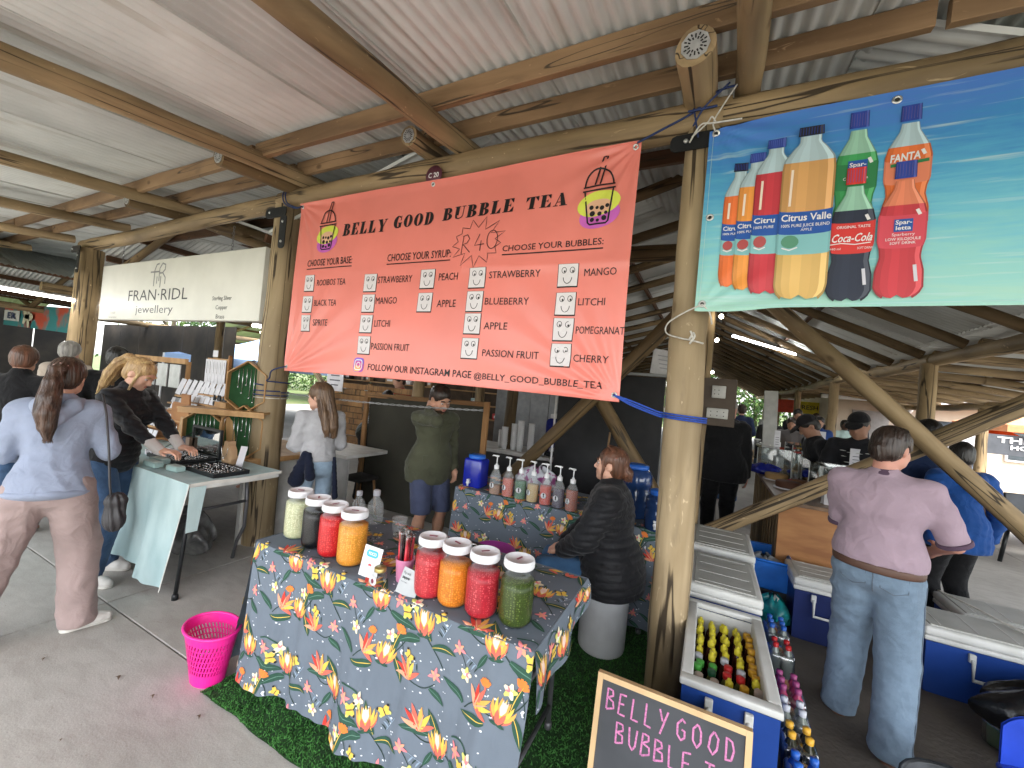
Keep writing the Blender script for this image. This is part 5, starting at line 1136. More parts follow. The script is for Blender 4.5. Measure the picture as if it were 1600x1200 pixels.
# ================================================ JEWELLERY STALL
JZ, JX0, JX1, JY0, JY1 = .80, -5.9, -3.04, 1.50, 2.12
M_AQUA = mat('aqua_cloth', (.50,.63,.63), .9, col2=(.33,.46,.47), vscale=7, stretch=(1,1,.35), bump=.2, bscale=200, cr=(.3,.7))
M_CREM = mat('cloth_lining', (.62,.60,.55), .9)
M_PINE = mat('pine', (.50,.30,.13), .5, col2=(.34,.18,.07), vscale=9, stretch=(1,1,.2), bump=.1, bscale=40); M_PLY = mat('plywood', (.36,.165,.055), .5, col2=(.22,.085,.025), vscale=3.2, stretch=(.8,.8,3.2), bump=.05, detail=3)
M_CARD = mat('white_card', (.66,.65,.68), .55); M_SILV = mat('silver', (.75,.75,.74), .25, metal=.9); M_VELV = mat('black_velvet', (.01,.01,.011), .95, spec=.1)
t = thing('table', 'folding market table of the jewellery stall with grey tube legs', 'table')
b_ = MB(); b_.box(((JX0+JX1)/2,(JY0+JY1)/2,JZ-.028), (JX1-JX0-.02,JY1-JY0,.04), bev=.008); b_.build('tabletop', M_TABW, t)
for x in (JX1-.30, JX1-1.6):
    b_ = MB(); r = .05; P = [(x,JY0+.08,JZ-.05),(x,JY0+.06,.50),(x-.02,JY0+.05,.30),(x-.10,JY0+.05,.16),(x-.12,JY0+.06,.02)]; b_.tube(P, .014, 8); b_.tube([(p[0],JY0+JY1-p[1],p[2]) for p in P], .014, 8); b_.tube([(x,JY0+.06,.52),(x,JY1-.06,.52)], .012, 8); b_.build('leg', M_TUBE, t)
b_ = MB(); b_.cyl((JX1-.04,JY0+.03,JZ-.05), (JX1-.10,JY0+.02,.03), .013, n=8); b_.lathe([(.02,0),(.02,.03),(.014,.04)], (JX1-.10,JY0+.02,0), 8); b_.build('leg', M_BLK, t)
t = thing('tablecloth', 'pale aqua cloth hanging crookedly off the corner of the jewellery table', 'tablecloth')
cl = MB(); cl.use(M_AQUA); cl.grid(lambda a, b: (JX0+(JX1-JX0)*a, JY0-.01+(JY1-JY0+.02)*b, JZ+.003+.002*math.sin(a*60)), 60, 8)
def aq(a, b):
    x = JX0+(JX1-JX0)*a; k = max(0, (x+3.9)/.86); dr = (.62+.10*math.sin(x*3)) if x < -3.9 else .62+.14*k
    d = dr*b; q = d/.8; xx = x-(.24*q*k**1.5)-.03*q*math.sin(x*15)
    return (xx, JY0-.012-.05*q-q*(.035*math.sin(x*13+1)+.015*math.sin(x*29)), JZ+.002-d)
cl.grid(aq, 150, 30); cl.use(M_CREM)
cl.grid(lambda a, b: (lambda p: (p[0]+.012*b, p[1]-.004, p[2]))(aq(1, a)), 30, 1); cl.grid(lambda a, b: (JX1+.002, JY0-.01+(JY1-JY0+.02)*a, JZ+.004-.022*b+.004*math.sin(a*9)), 20, 2); cl.use(M_AQUA)
cl.grid(lambda a, b: (JX1+.004, JY0-.01+.10*a*(1-b*.3), JZ-.02-.30*b), 6, 8)
cl.build('cloth', None, t)
def tray(x, y, w, d, label, rz=0, n=(10,6), sd=1):
    t = thing('jewellery_tray', label, 'tray', (x,y,JZ+.006), rz, 'black trays of rings')
    b_ = MB(); b_.box((0,0,.006), (w,d,.012), bev=.002); b_.build('tray_base', M_BLK, t)
    for sx, sy, a, c in ((0,-1,w,.008),(0,1,w,.008),(-1,0,.008,d-.017),(1,0,.008,d-.017)): b_ = MB(); b_.box((sx*(w/2-.004),sy*(d/2-.004),.021), (a,c,.018)); b_.build('tray_wall', M_BLK, t)
    rg = random.Random(sd); b_ = MB(); b_.box((0,0,.014), (w-.02,d-.02,.004)); b_.build('lining', M_VELV, t)
    for i in range(n[0]):
        for j in range(n[1]):
            if rg.random() < .12: continue
            px = -w/2+.03+(w-.06)*i/(n[0]-1)+rg.uniform(-.006,.006); py = -d/2+.03+(d-.06)*j/(n[1]-1)+rg.uniform(-.004,.004); b_ = MB()
            if rg.random() < .6: b_.tube([(.009*math.cos(2*PI*k/8), 0, .009*math.sin(2*PI*k/8)) for k in range(8)], .0026, 4, closed=True)
            else: b_.lathe([(.007,0),(.008,.004),(.003,.008)], n=6)
            b_.build('ring', M_SILV, t, (px,py,.022), rg.uniform(0,3))
tray(-3.30, 1.78, .42, .25, 'flat black ring tray at the right end of the aqua table', 0, (12,6), 2); tray(-3.88, 1.82, .46, .28, 'black ring tray under the raised glass lid', 0, (12,7), 3)
t = thing('glass_lid_box', 'black-framed glass box lid standing open behind the ring tray', 'case', (-3.86,1.985,JZ+.01))
for a, c, d, e in ((-.22,0,-.20,.25),(.20,0,.22,.25),(-.198,.23,.198,.25),(-.198,0,.198,.02)): b_ = MB(); b_.box(((a+d)/2,.02*0,(c+e)/2), (d-a,.02,e-c)); b_.build('frame_strip', M_BLK, t)
b_ = MB(); b_.box((0,0,.125), (.394,.004,.208)); b_.build('pane', mat_glass('lid_glass', (.55,.62,.55), .5, .03), t)
b_ = MB(); b_.tube([(-.21,-.01,.18),(-.40,-.12,.03)], .004, 5); b_.build('stay', M_BLK, t)
for i, (x, y, w, lb) in enumerate(((-3.70,1.56,.17,'long pale aqua ring box at the cloth edge near the blonde woman'),(-3.47,1.60,.13,'single pale aqua ring box in front of the trays'),(-3.80,1.64,.16,'pale aqua ring box nearest the woman\'s hand'))):
    t = thing('ring_box', lb, 'box', (x,y,JZ+.006), .05*i); b_ = MB(); b_.box((0,0,.018), (w,.06,.034), bev=.003); b_.build('box_base', mat('aqua_box', (.34,.48,.46), .5), t); b_ = MB(); b_.box((0,0,.038), (w-.01,.052,.004)); b_.build('box_top', mat('aqua_box_top', (.48,.60,.58), .5), t)
rg = random.Random(4)
for i in range(11):
    x = -4.18+(i%4)*.075+rg.uniform(-.01,.01); y = 1.72+(i//4)*.075; t = thing('ring_stand', 'tiny white ring cube in the cluster by the blonde woman\'s hand', 'stand', (x,y,JZ+.006), rg.uniform(-.4,.4), 'white ring cubes'); b_ = MB(); b_.box((0,0,.02), (.04,.04,.04), bev=.004); b_.build('cube', M_CARD, t); b_ = MB(); b_.tube([(.009*math.cos(2*PI*k/8), 0, .045+.009*math.sin(2*PI*k/8)) for k in range(8)], .002, 4, closed=True); b_.build('ring', M_SILV, t)
def bust(x, y, z, s, label, m, rz=0, beads=True):
    t = thing('necklace_bust', label, 'display bust', (x,y,z), rz)
    pf = [(-.055,0),(.055,0),(.075,.06),(.06,.13),(.03,.165),(.028,.20),(-.028,.20),(-.03,.165),(-.06,.13),(-.075,.06)]
    b_ = MB(); n = len(pf); vs = [(p[0]*s, -.02*s-.02*math.cos(p[0]*20)*s, p[1]*s) for p in pf]+[(p[0]*s*.95, .025*s, p[1]*s) for p in pf]; b_.add(vs, [tuple(range(n)), tuple(range(2*n-1,n-1,-1))]+[(i,n+i,n+(i+1)%n,(i+1)%n) for i in range(n)], False); b_.build('bust_board', m, t)
    b_ = MB(); b_.tube([(.045*math.cos(PI+PI*k/12)*s, -.046*s, (.15+.085*math.sin(PI+PI*k/12))*s) for k in range(13)], .0025, 5); b_.build('necklace', M_SILV, t)
    b_ = MB(); b_.lathe([(0,0),(.012*s,.004),(0,.02)], (0,-.05*s,.05*s), 8); b_.build('pendant', M_SILV, t)
M_BURL = mat('hessian', (.42,.28,.16), .95, bump=.4, bscale=300); M_KRAFT = mat('kraft', (.42,.27,.15), .8)
bust(-3.48,1.97,JZ+.006,.95,'rounded wooden necklace bust behind the right ring tray', M_KRAFT); bust(-4.32,2.06,JZ+.006,1.45,'tall kraft necklace bust beside the stepped card stand', M_BURL); bust(-3.95,2.3,1.24,1.1,'leather-brown round bust on the wooden shelf', M_KRAFT); bust(-4.02,2.22,JZ+.006,2.3,'large pine necklace board leaning behind the glass lid', M_PINE, .2); bust(-3.72,2.42,1.24,1.7,'pine necklace board slanting beside the green felt frame', M_PINE, .5)
t = thing('box', 'slate grey upright gift box beside the hessian bust', 'box', (-4.12,1.98,JZ+.006)); b_ = MB(); b_.box((-.03,0,.07), (.05,.06,.14), bev=.002); b_.build('box_side', mat('slate_card', (.07,.08,.11), .6), t); b_ = MB(); b_.box((.03,0,.07), (.06,.06,.14), bev=.002); b_.build('box_window', mat('kraft_dark', (.20,.13,.09), .5), t)
t = thing('card', 'white price card propped against the felt frame by the post', 'card', (-3.36,1.98,JZ+.006), .3); b_ = MB(); b_.box((0,.02,.08), (.06,.004,.16), rx=-.25); b_.build('card', M_CARD, t)
# stepped stand, rows of white earring cards rising to the right and back
t = thing('card_stand', 'stepped wooden stand packed with white earring cards', 'display stand', (-4.85,2.0,JZ+.006)); t.scale = (1.2,1.1,1.2)
for k in range(6):
    z = .06+.075*k; x0 = -.36+.12*k; b_ = MB(); b_.box((x0+.20,.02+.05*k,z-.03), (.52,.07,.012)); b_.build('step', M_PINE, t)
    for i in range(7): b_ = MB(); b_.box((0,0,.028), (.060,.003,.056), rx=-.3); b_.build('earring_card', M_CARD, t, (x0-.02+.073*i, .0+.05*k, z-.022), rg.uniform(-.06,.06))
pts = [(-.40,0)]+[q for k in range(6) for q in ((-.40+.12*k+.0, .03+.075*k), (-.28+.12*k, .03+.075*k))]+[(.36,0)]
for y in (.10,.36): b_ = MB(); b_.prism(pts, 1, y, y+.012); b_.build('side_board', M_PLY, t)
b_ = MB(); b_.box((.22,.1,.16), (.26,.02,.32)); b_.build('end_board', M_PLY, t)
t = thing('card_stand', 'upper tilted rack of long white necklace cards above the stepped stand', 'display stand', (-4.85,2.40,1.24))
b_ = MB(); b_.box((-.02,.05,-.02), (.95,.14,.02)); b_.build('shelf', M_PINE, t); b_ = MB(); b_.box((0,.1,-.23), (.03,.03,.42)); b_.build('upright', M_PINE, t)
for i in range(8): b_ = MB(); b_.box((0,0,.09), (.085,.004,.18), rx=-.28, ry=.12); b_.build('necklace_card', M_CARD, t, (-.42+.115*i,0,-.005), rg.uniform(-.08,.08))
t = thing('card_stand', 'square board of white bracelet cards raised at the top of the display', 'display stand', (-4.83,2.5,1.40))
b_ = MB(); b_.box((0,.02,.12), (.40,.015,.30)); b_.build('board', M_PINE, t); b_ = MB(); b_.box((.215,.02,.10), (.02,.03,.42)); b_.build('upright', M_PLY, t)
for i in range(6): b_ = MB(); b_.box((0,0,.125), (.060,.003,.26)); b_.build('bracelet_card', M_CARD, t, (-.165+.065*i,-.002,0)); b_ = MB(); b_.tube([(-.165+.065*i,-.006,.23),(-.16+.065*i,-.006,.10)], .0018, 4); b_.build('chain', M_SILV, t)
b_ = MB(); b_.box((-.03,0,.32), (.09,.004,.07)); b_.build('tag', M_CARD, t)
# wooden shelf with lipsticks, green felt hexagon frames with necklaces
t = thing('display_stand', 'wooden frame of green felt hexagons hung with silver necklaces', 'display stand', (-3.80,2.20,JZ+.006), .55)
M_FELT = mat('green_felt', (.020,.075,.025), .95, bump=.3, bscale=200)
def hexf(cx, cz, r, q=1.25): return [(cx+r*math.cos(R_(60*k+90)), cz+r*q*math.sin(R_(60*k+90))) for k in range(6)]
for cx, cz, r in ((.04,.62,.19),(.04,.20,.20),(-.30,.18,.18)):
    h_ = hexf(cx,cz,r); b_ = MB(); b_.prism(h_[::-1], 1, .03, .04); b_.build('felt', M_FELT, t)
    for k in range(6): a, c = h_[k], h_[(k+1)%6]; plank('frame_strip', (a[0],.0,a[1]), (c[0],.0,c[1]), .055, .012, M_PINE, t, up=(-(c[1]-a[1]),0,c[0]-a[0]))
    for i in range(6):
        x = cx-.09+.034*i; z1 = cz+.17; b_ = MB(); L_ = rg.uniform(.14,.32); b_.tube([(x,.022,z1),(x+.003,.018,z1-L_)], .0028, 5); b_.lathe([(0,0),(.009,.006),(0,.012)], (x+.003,.016,z1-L_-.01), 6); b_.build('necklace', M_SILV, t)
b_ = MB(); b_.box((-.10,-.03,.40), (.72,.16,.018)); b_.build('shelf', M_PINE, t); b_ = MB(); b_.box((-.10,-.09,.375), (.72,.016,.03)); b_.build('shelf_lip', M_PINE, t)
for i in range(6): tt = thing('ring_pen', 'small black finger stand with a ring, in the row on the wooden shelf', 'stand', (-4.22+.045*i,2.20+.01*(i%2),JZ+.42), 0, 'black finger stands'); b_ = MB(); b_.lathe([(.012,0),(.013,.01),(.012,.07),(.007,.095),(0,.1)], n=10); b_.build('finger', M_BLK, tt); b_ = MB(); b_.lathe([(.0125,.035),(.0135,.04),(.0125,.045)], n=10); b_.build('ring', M_SILV, tt)
# left part of the stall: more steps and a frame with hanging earring cards
t = thing('card_stand', 'left wooden stepped stand with grey and white cards behind the blonde woman', 'display stand', (-5.65,2.35,JZ+.006))
for k in range(4):
    b_ = MB(); b_.box((.12*k,.09*k,.08+.11*k), (.6,.11,.015)); b_.build('step', M_PINE, t); b_ = MB(); b_.box((.12*k,.09*k+.05,.03+.11*k), (.6,.012,.09)); b_.build('riser', M_PLY, t)
    for i in range(7): b_ = MB(); b_.box((0,0,.03), (.07,.004,.055), rx=-.3); b_.build('earring_card', M_CARD if (i+k)%3 else mat('grey_card', (.25,.25,.26), .5), t, (-.24+.12*k+.08*i,.09*k-.02,.09+.11*k))
t = thing('earring_frame', 'wooden hanging frame with four clear earring card sheets at the left rear', 'display stand', (-6.75,2.8,.8))
b_ = MB(); b_.box((0,0,.80), (1.35,.04,.07)); b_.build('rail', M_PINE, t)
for x in (-.62,.62): b_ = MB(); b_.box((x,.05,.40), (.04,.04,.80)); b_.build('upright', M_PINE, t)
for i in range(4): b_ = MB(); b_.box((0,0,-.15), (.26,.01,.30)); b_.build('card_sheet', mat('clear_sheet', (.50,.51,.52), .25), t, (-.48+.32*i,-.03,.75))
t = thing('table', 'rear wooden counter of the jewellery stall', 'table', (0,0,0)); b_ = MB(); b_.box((-5.4,2.65,.77), (3.6,.9,.05), bev=.005); b_.build('tabletop', M_PINE, t)
for x in (-7.1,-3.75): b_ = MB(); b_.box((x,2.65,.37), (.05,.8,.74)); b_.build('side_board', M_TABW, t)
t = thing('table', 'white-sided table beyond the thick left post', 'table'); b_ = MB(); b_.box((-4.0,3.35,.76), (1.3,.6,.04), bev=.006); b_.build('tabletop', M_TABW, t); b_ = MB(); b_.box((-4.0,3.1,.37), (1.28,.02,.72)); b_.build('front_panel', mat('pale_panel', (.42,.42,.41), .7), t)
t = thing('bag', 'clear plastic bag and black boxes stored under the jewellery table', 'bag', (-3.9,1.95,0)); b_ = MB(); b_.grid(crumple(.20,.34,5,1.4,.8), 34, 14, True); b_.build('bag', mat('grey_film', (.24,.24,.235), .25, col2=(.09,.09,.09), vscale=9), t)
for x, w in ((-4.4,.3),(-4.75,.26)): t = thing('crate', 'black storage crate under the jewellery table, %s of the two' % ('right' if x > -4.5 else 'left'), 'crate', (x,1.9,0)); b_ = MB(); b_.box((0,0,.10), (w,.3,.20), bev=.01); b_.build('crate_body', M_BLK, t); b_ = MB(); b_.box((0,0,.205), (w+.02,.32,.02), bev=.004); b_.build('crate_rim', M_DARK, t)
# braced pale timber trestle and far posts behind
HB = [((-7.6,5.2,2.35),(-5.9,5.2,.9)),((-8.6,5.2,.9),(-6.9,5.2,2.2))]
for a, c in HB: P_('brace', a, c, .055, .05, m=mat_pole('pale_timber', (.62,.52,.36), (.42,.33,.2)), wob=.004, n=10)
P_('post', (-7.75,5.3,-.05), (-7.75,5.3,2.6), .06, .06, wob=.003, n=8)
# ================================================ DIRECTLY BEHIND THE TEA STALL
t = thing('partition', 'dark olive canvas partition in a wooden frame behind the man in the green jacket', 'partition', (-2.98,3.75,0))
M_CANV = mat('olive_canvas', (.045,.043,.032), .9, vscale=1.5, var=.25, bump=.2, bscale=300); M_FR = mat_pole('frame_timber', (.36,.20,.08), (.22,.11,.045))
b_ = MB(); b_.grid(lambda u, v: (-.83+1.66*u, .015*math.sin(u*5+v*3)+.006*math.sin(u*17), .05+1.37*v), 40, 20); b_.build('canvas', M_CANV, t)
plank('frame_upright', (-.86,-.02,0), (-.86,-.02,1.41), .06, .04, M_FR, t, up=(0,1,0)); plank('frame_upright', (.86,-.02,0), (.86,-.02,1.47), .06, .04, M_FR, t, up=(0,1,0)); plank('frame_rail', (-.83,-.02,1.395), (.83,-.02,1.44), .04, .05, M_FR, t)
t = thing('fridge', 'tall black cabinet with silver-grey side standing behind the crossed braces', 'cabinet', (-1.06,4.65,0))
b_ = MB(); b_.box((-.0,0,.97), (1.2,.02,1.86), bev=.004); b_.build('black_panel', mat('black_board', (.012,.012,.013), .6, var=.3), t)
b_ = MB(); b_.box((.66,.20,.97), (.10,.42,1.90), bev=.01); b_.build('side_panel', mat('grey_side', (.36,.37,.38), .5, var=.12, vscale=4), t)
b_ = MB(); b_.box((.0,.02,1.925), (1.2,.06,.03)); b_.build('top_strip', mat('grey_side', (.36,.37,.38), .5), t); b_ = MB(); b_.cyl((-.62,-.02,.05), (-.62,-.02,1.6), .014, n=8); b_.build('white_pole', M_PUMP, t)
b_ = MB(); b_.box((.615,-.03,1.55), (.012,.02,.06)); b_.build('latch', M_PUMP, t)
t = thing('sign_sheet', 'white notice board leaning on top of the black cabinet', 'sign', (-.50,4.8,1.95), .5); b_ = MB(); b_.box((0,0,.13), (.30,.012,.28), ry=.08); b_.build('board', M_CARD, t)
b_ = MB(); 
for k in range(4): b_.box((0,-.008,.20-.045*k), (.18-.02*k,.002,.012), ry=.08)
b_.build('writing', pr('grey_txt', (.25,.25,.27)), t)
t = thing('broom', 'broom handle leaning against the black cabinet', 'broom', (-1.02,4.45,0)); b_ = MB(); b_.cyl((0,0,.12), (.03,.12,1.25), .012, n=8); b_.build('handle', mat('broom_wood', (.30,.19,.10), .6), t); b_ = MB(); b_.box((0,0,.07), (.32,.06,.12), bev=.01); b_.build('brush', M_BLK, t)
# vendor counter behind: stacks of cups, trays, white wall panels
t = thing('table', 'white-clothed serving counter behind the pump bottles', 'table', (-2.2,5.2,0)); b_ = MB(); b_.box((.1,0,.78), (2.2,.7,.04)); b_.build('tabletop', M_TABW, t); b_ = MB(); b_.box((.1,-.33,.38), (2.2,.02,.74)); b_.build('front_panel', mat('dark_panel', (.06,.06,.06), .7), t)
for k, (x, y, n_) in enumerate(((-2.52,5.0,9),(-2.40,5.05,11),(-2.28,5.0,13),(-2.16,5.08,12),(-2.62,5.1,7))):
    t = thing('cup_stack', 'stack of white foam cups %s' % ('at the left end of the serving counter','second from the left on the serving counter','tallest of the five on the serving counter','right end of the five on the serving counter','shortest, at the back of the serving counter')[k], 'cups', (x,y,.80))
    for j in range(n_): b_ = MB(); b_.lathe([(.035,0),(.045,.075),(.047,.08)], n=12); b_.build('cup', M_PUMP, t, (0,0,.028*j))
rg = random.Random(9)
for k in range(9):
    x = -1.95+.13*k; t = thing('food_tray', ('foil','black','clear','blue','foil','white','clear','foil','black')[k]+' food tray number %s along the serving counter' % ('one','two','three','four','five','six','seven','eight','nine')[k], 'tray', (x,5.0+.05*(k%3),.80), rg.uniform(-.3,.3)); b_ = MB(); b_.box((0,0,.03), (.12,.16,.06), bev=.008); b_.build('tray_base', (M_SILV,M_BLK,M_FROST,M_MBLUE)[k%4], t)
    b_ = MB(); b_.grid(crumple(.05,.06,k+20,1,1.2), 14, 6, True); b_.build('food', mat('food_%d' % (k%3), ((.30,.14,.05),(.5,.5,.52),(.22,.05,.04))[k%3], .5), t, (0,0,.05))
t = thing('wall_screen', 'pale grey corrugated plastic screen behind the serving counter', 'screen', (-2.6,7.0,0))
for k in range(6): b_ = MB(); b_.box((0,0,.95), (.36,.02,1.9), bev=.004); b_.build('panel', mat('grey_screen', (.33,.34,.35), .5, var=.15), t, (-1.0+.37*k,.01*(k%2),0))
t = thing('shelf', 'white shelf with trays behind the woman in the head wrap', 'shelf', (-1.75,6.1,0)); b_ = MB(); b_.box((0,0,1.22), (1.0,.35,.03)); b_.build('board', M_PUMP, t); b_ = MB(); b_.box((-.3,0,1.27), (.36,.3,.07), bev=.006); b_.build('tray', M_PUMP, t)
for x in (-.46,.46): b_ = MB(); b_.cyl((x,0,0), (x,0,1.2), .02, n=8); b_.build('leg', M_TUBE, t)
# slatted timber stall
t = thing('slat_counter', 'counter of stacked rough timber slats behind the sweatshirt girl', 'counter', (-5.15,5.0,0))
for k in range(12): b_ = MB(); b_.box((rg.uniform(-.02,.02),rg.uniform(-.01,.01),0), (2.1,.05,.088), ry=rg.uniform(-.006,.006), bev=.003); b_.build('slat', M_FR, t, (0,0,.36+.098*k))
for x in (-.95,.0,.95): b_ = MB(); b_.box((x,.045,.75), (.06,.035,1.5)); b_.build('upright', M_FR, t)
t = thing('notice', 'white printed price poster hanging beyond the thick left post', 'sign', (-5.0,4.2,1.55)); b_ = MB(); b_.box((0,0,0), (.34,.006,.36)); b_.build('paper', M_CARD, t)
SP_ = lambda x, z, o: (x, -.004-o, z)
b_ = MB(); 
for k, (w, z) in enumerate(((.26,.12),(.18,.05),(.22,-.02),(.15,-.09))): put_rect(b_, SP_, -w/2, z-.012, w/2, z+.006, pr('grey_txt2', (.10,.10,.12)), .001)
b_.build('printing', None, t)
t = thing('chair', 'dark stool with wooden legs between the sweatshirt girl and the partition', 'stool', (-3.55,3.45,0)); b_ = MB(); b_.box((0,0,.46), (.3,.3,.04), bev=.01); b_.build('seat', mat('dark_cushion', (.03,.028,.026), .8), t)
for sx in (-1,1):
    for sy in (-1,1): b_ = MB(); b_.cyl((sx*.11,sy*.11,.44), (sx*.15,sy*.15,0), .014, n=8); b_.build('leg', M_FR, t)
# power sockets on a board at the thin rear post
t = thing('socket_board', 'dark wooden board with two white power outlets on the thin rear post', 'socket', (.03,4.03,1.68)); b_ = MB(); b_.box((.03,0,0), (.26,.02,.42), bev=.004); b_.build('board', mat('dark_board', (.07,.05,.035), .7), t)
for dz, w in ((.09,.11),(-.10,.17)):
    b_ = MB(); b_.box((.02,-.025,dz), (w,.03,.11 if dz > 0 else .09), bev=.006); o_ = b_.build('outlet', mat('outlet_white', (.42,.41,.38), .4), t); b_ = MB()
    for i in range(3 if dz < 0 else 2):
        for j in range(2): b_.box((.02-w*.3+w*.3*i,-.0415,dz-.02+.035*j), (.008,.002,.008))
    b_.build('socket_holes', M_DARK, o_)
M_LED = mat('led_tube', (1,1,1), emis=9); M_BULB = mat('bulb', (1,.92,.75), emis=14)
for p0, p1, lb in (((.25,8.1,2.93),(1.52,10.36,2.93),'lit white LED tube under the main hall roof'),((-8.0,1.2,2.30),(-8.0,2.9,2.30),'lit LED tube at the far left above the flower banner'),((-5.1,3.0,2.12),(-5.3,5.4,2.22),'lit LED strip showing just below the white jewellery sign')):
    t = thing('tube_light', lb, 'lamp'); b_ = MB(); b_.cyl(p0, p1, .016, n=8); b_.build('tube', M_LED, t); b_ = MB(); q0 = Vector(p0)+Vector((0,0,.03)); q1 = Vector(p1)+Vector((0,0,.03)); b_.cyl(q0, q1, .014, n=6); b_.build('housing', M_PUMP, t)
for i, (x, y, z) in enumerate(((.02,4.0,2.42),(.0,4.6,2.30),(-.02,5.6,2.05),(-.35,5.2,2.02),(-5.4,3.3,2.06))):
    t = thing('bulb', ('small lit bulb highest on the thin rear post','small lit bulb in the middle behind the thin rear post','small lit bulb lowest behind the thin rear post','lit bulb above the black cabinet','small bulb under the jewellery sign')[i], 'lamp', (x,y,z)); b_ = MB(); b_.lathe([(0,0),(.014,.006),(.018,.02),(.012,.036),(0,.04)], n=10); b_.build('glass_bulb', M_BULB, t); b_ = MB(); b_.cyl((0,0,.036), (0,0,.07), .01, n=8); b_.build('holder', M_BLK, t)
# ================================================ PEOPLE: one implicit body surface each, clothes and hair as children
class SDF:
    """list of blended primitives evaluated on numpy points"""
    def __init__(s): s.p = []; s.cuts = []; s.disp = None; s.groups = []
    def cap(s, a, b, ra, rb=None, k=.02, sub=False): s.p.append(('c', np.array(a, float), np.array(b, float), ra, ra if rb is None else rb, k, sub)); return s
    def ell(s, c, r, R=None, k=.02, sub=False): s.p.append(('e', np.array(c, float), np.array(r, float), np.eye(3) if R is None else R, None, k, sub)); return s
    def cut(s, n, d, k=.004): s.cuts.append((np.array(n, float), d, k)); return s      # keep n.x <= d
    def bounds(s):
        lo = np.full(3, 9e9); hi = -lo
        for q in s.p:
            if q[-1]: continue
            if q[0] == 'c':
                for c, r in ((q[1], q[3]), (q[2], q[4])): lo = np.minimum(lo, c-r); hi = np.maximum(hi, c+r)
            else: m = q[2].max(); lo = np.minimum(lo, q[1]-m); hi = np.maximum(hi, q[1]+m)
        return lo-.03, hi+.03
    def __call__(s, P):
        d = np.full(len(P), 1.0)
        for q in s.p:
            k = q[5]
            if q[0] == 'c':
                a, b, ra, rb = q[1:5]; mid = (a+b)/2; rad = np.linalg.norm(b-a)/2+max(ra, rb)+.07+k
            else: mid = q[1]; rad = q[2].max()+.07+k
            m = np.abs(P-mid).max(1) < rad
            if not m.any(): continue
            X = P[m]
            if q[0] == 'c':
                ab = b-a; L2 = max(ab@ab, 1e-12); t = np.clip(((X-a)@ab)/L2, 0, 1); v = np.linalg.norm(X-a-t[:,None]*ab, axis=1)-(ra+(rb-ra)*t)
            else:
                Y = (X-q[1])@q[3]; k0 = np.linalg.norm(Y/q[2], axis=1); k1 = np.linalg.norm(Y/(q[2]**2), axis=1)+1e-9; v = k0*(k0-1)/k1
            o = d[m]
            if q[6]:
                h = np.clip(.5-.5*(o+v)/k, 0, 1); d[m] = o*(1-h)-v*h+k*h*(1-h)
            else:
                h = np.clip(.5+.5*(v-o)/k, 0, 1); d[m] = v*(1-h)+o*h-k*h*(1-h)
        if s.disp is not None: d = d-s.disp(P)
        for n, c, k in s.cuts:
            v = P@n-c; h = np.clip(.5-.5*(v-d)/k, 0, 1); d = v*(1-h)+d*h+k*h*(1-h)
        return d
def net(f, h, lo=None, hi=None, marg=.02):
    """surface nets on a sparse grid"""
    if lo is None: lo, hi = f.bounds()
    B = 4; H = h*B; n = np.ceil((hi-lo)/H).astype(int)+1
    I = np.stack(np.meshgrid(*[np.arange(k) for k in n], indexing='ij'), -1).reshape(-1, 3)
    C = lo+(I+.5)*H; d = f(C); I = I[np.abs(d) < H*.9+marg]
    if not len(I): return np.zeros((0,3)), []
    S = (n*B+2).astype(np.int64); enc = lambda J: (J[:,0]*S[1]+J[:,1])*S[2]+J[:,2]
    o5 = np.stack(np.meshgrid(*[np.arange(B+1)]*3, indexing='ij'), -1).reshape(-1,3); o4 = np.stack(np.meshgrid(*[np.arange(B)]*3, indexing='ij'), -1).reshape(-1,3)
    N = (I[:,None]*B+o5).reshape(-1,3); code = np.unique(enc(N)); J = np.stack([code//(S[1]*S[2]), (code//S[2])%S[1], code%S[2]],1); val = f(lo+J*h)
    cells = (I[:,None]*B+o4).reshape(-1,3); cc_ = enc(cells); off = np.array([(i,j,k) for i in (0,1) for j in (0,1) for k in (0,1)])
    oc = off[:,0]*S[1]*S[2]+off[:,1]*S[2]+off[:,2]
    V = np.stack([val[np.searchsorted(code, cc_+c)] for c in oc], 1)
    m = (V < 0).any(1) & (V >= 0).any(1); cells = cells[m]; cc_ = cc_[m]; V = V[m]
    acc = np.zeros((len(cells),3)); cnt = np.zeros(len(cells))
    for a in range(8):
        for b in range(a+1, 8):
            df = off[b]-off[a]
            if np.abs(df).sum() != 1: continue
            x = (V[:,a] < 0) != (V[:,b] < 0); t = V[:,a]/(V[:,a]-V[:,b]+1e-12)
            acc[x] += off[a]+t[x,None]*df; cnt[x] += 1
    P = lo+(cells+acc/cnt[:,None])*h
    od = np.argsort(cc_); sc = cc_[od]; F = []
    def look(c): i = np.searchsorted(sc, c); i2 = np.minimum(i, len(sc)-1); ok = sc[i2] == c; return np.where(ok, od[i2], -1)
    st = [S[1]*S[2], S[2], 1]
    for ax in range(3):
        e = V[:,0] < 0; g = V[:,[4,2,1][ax]] < 0; x = np.where(e != g)[0]; b_, c_ = [q for q in range(3) if q != ax]
        q0 = x; q1 = look(cc_[x]-st[b_]); q2 = look(cc_[x]-st[b_]-st[c_]); q3 = look(cc_[x]-st[c_]); ok = (q1 >= 0)&(q2 >= 0)&(q3 >= 0)
        Q = np.stack([q0,q1,q2,q3],1)[ok]; fl = e[x][ok] ^ (ax == 1); Q[~fl] = Q[~fl][:, ::-1]; F.append(Q)
    return P, np.concatenate(F)
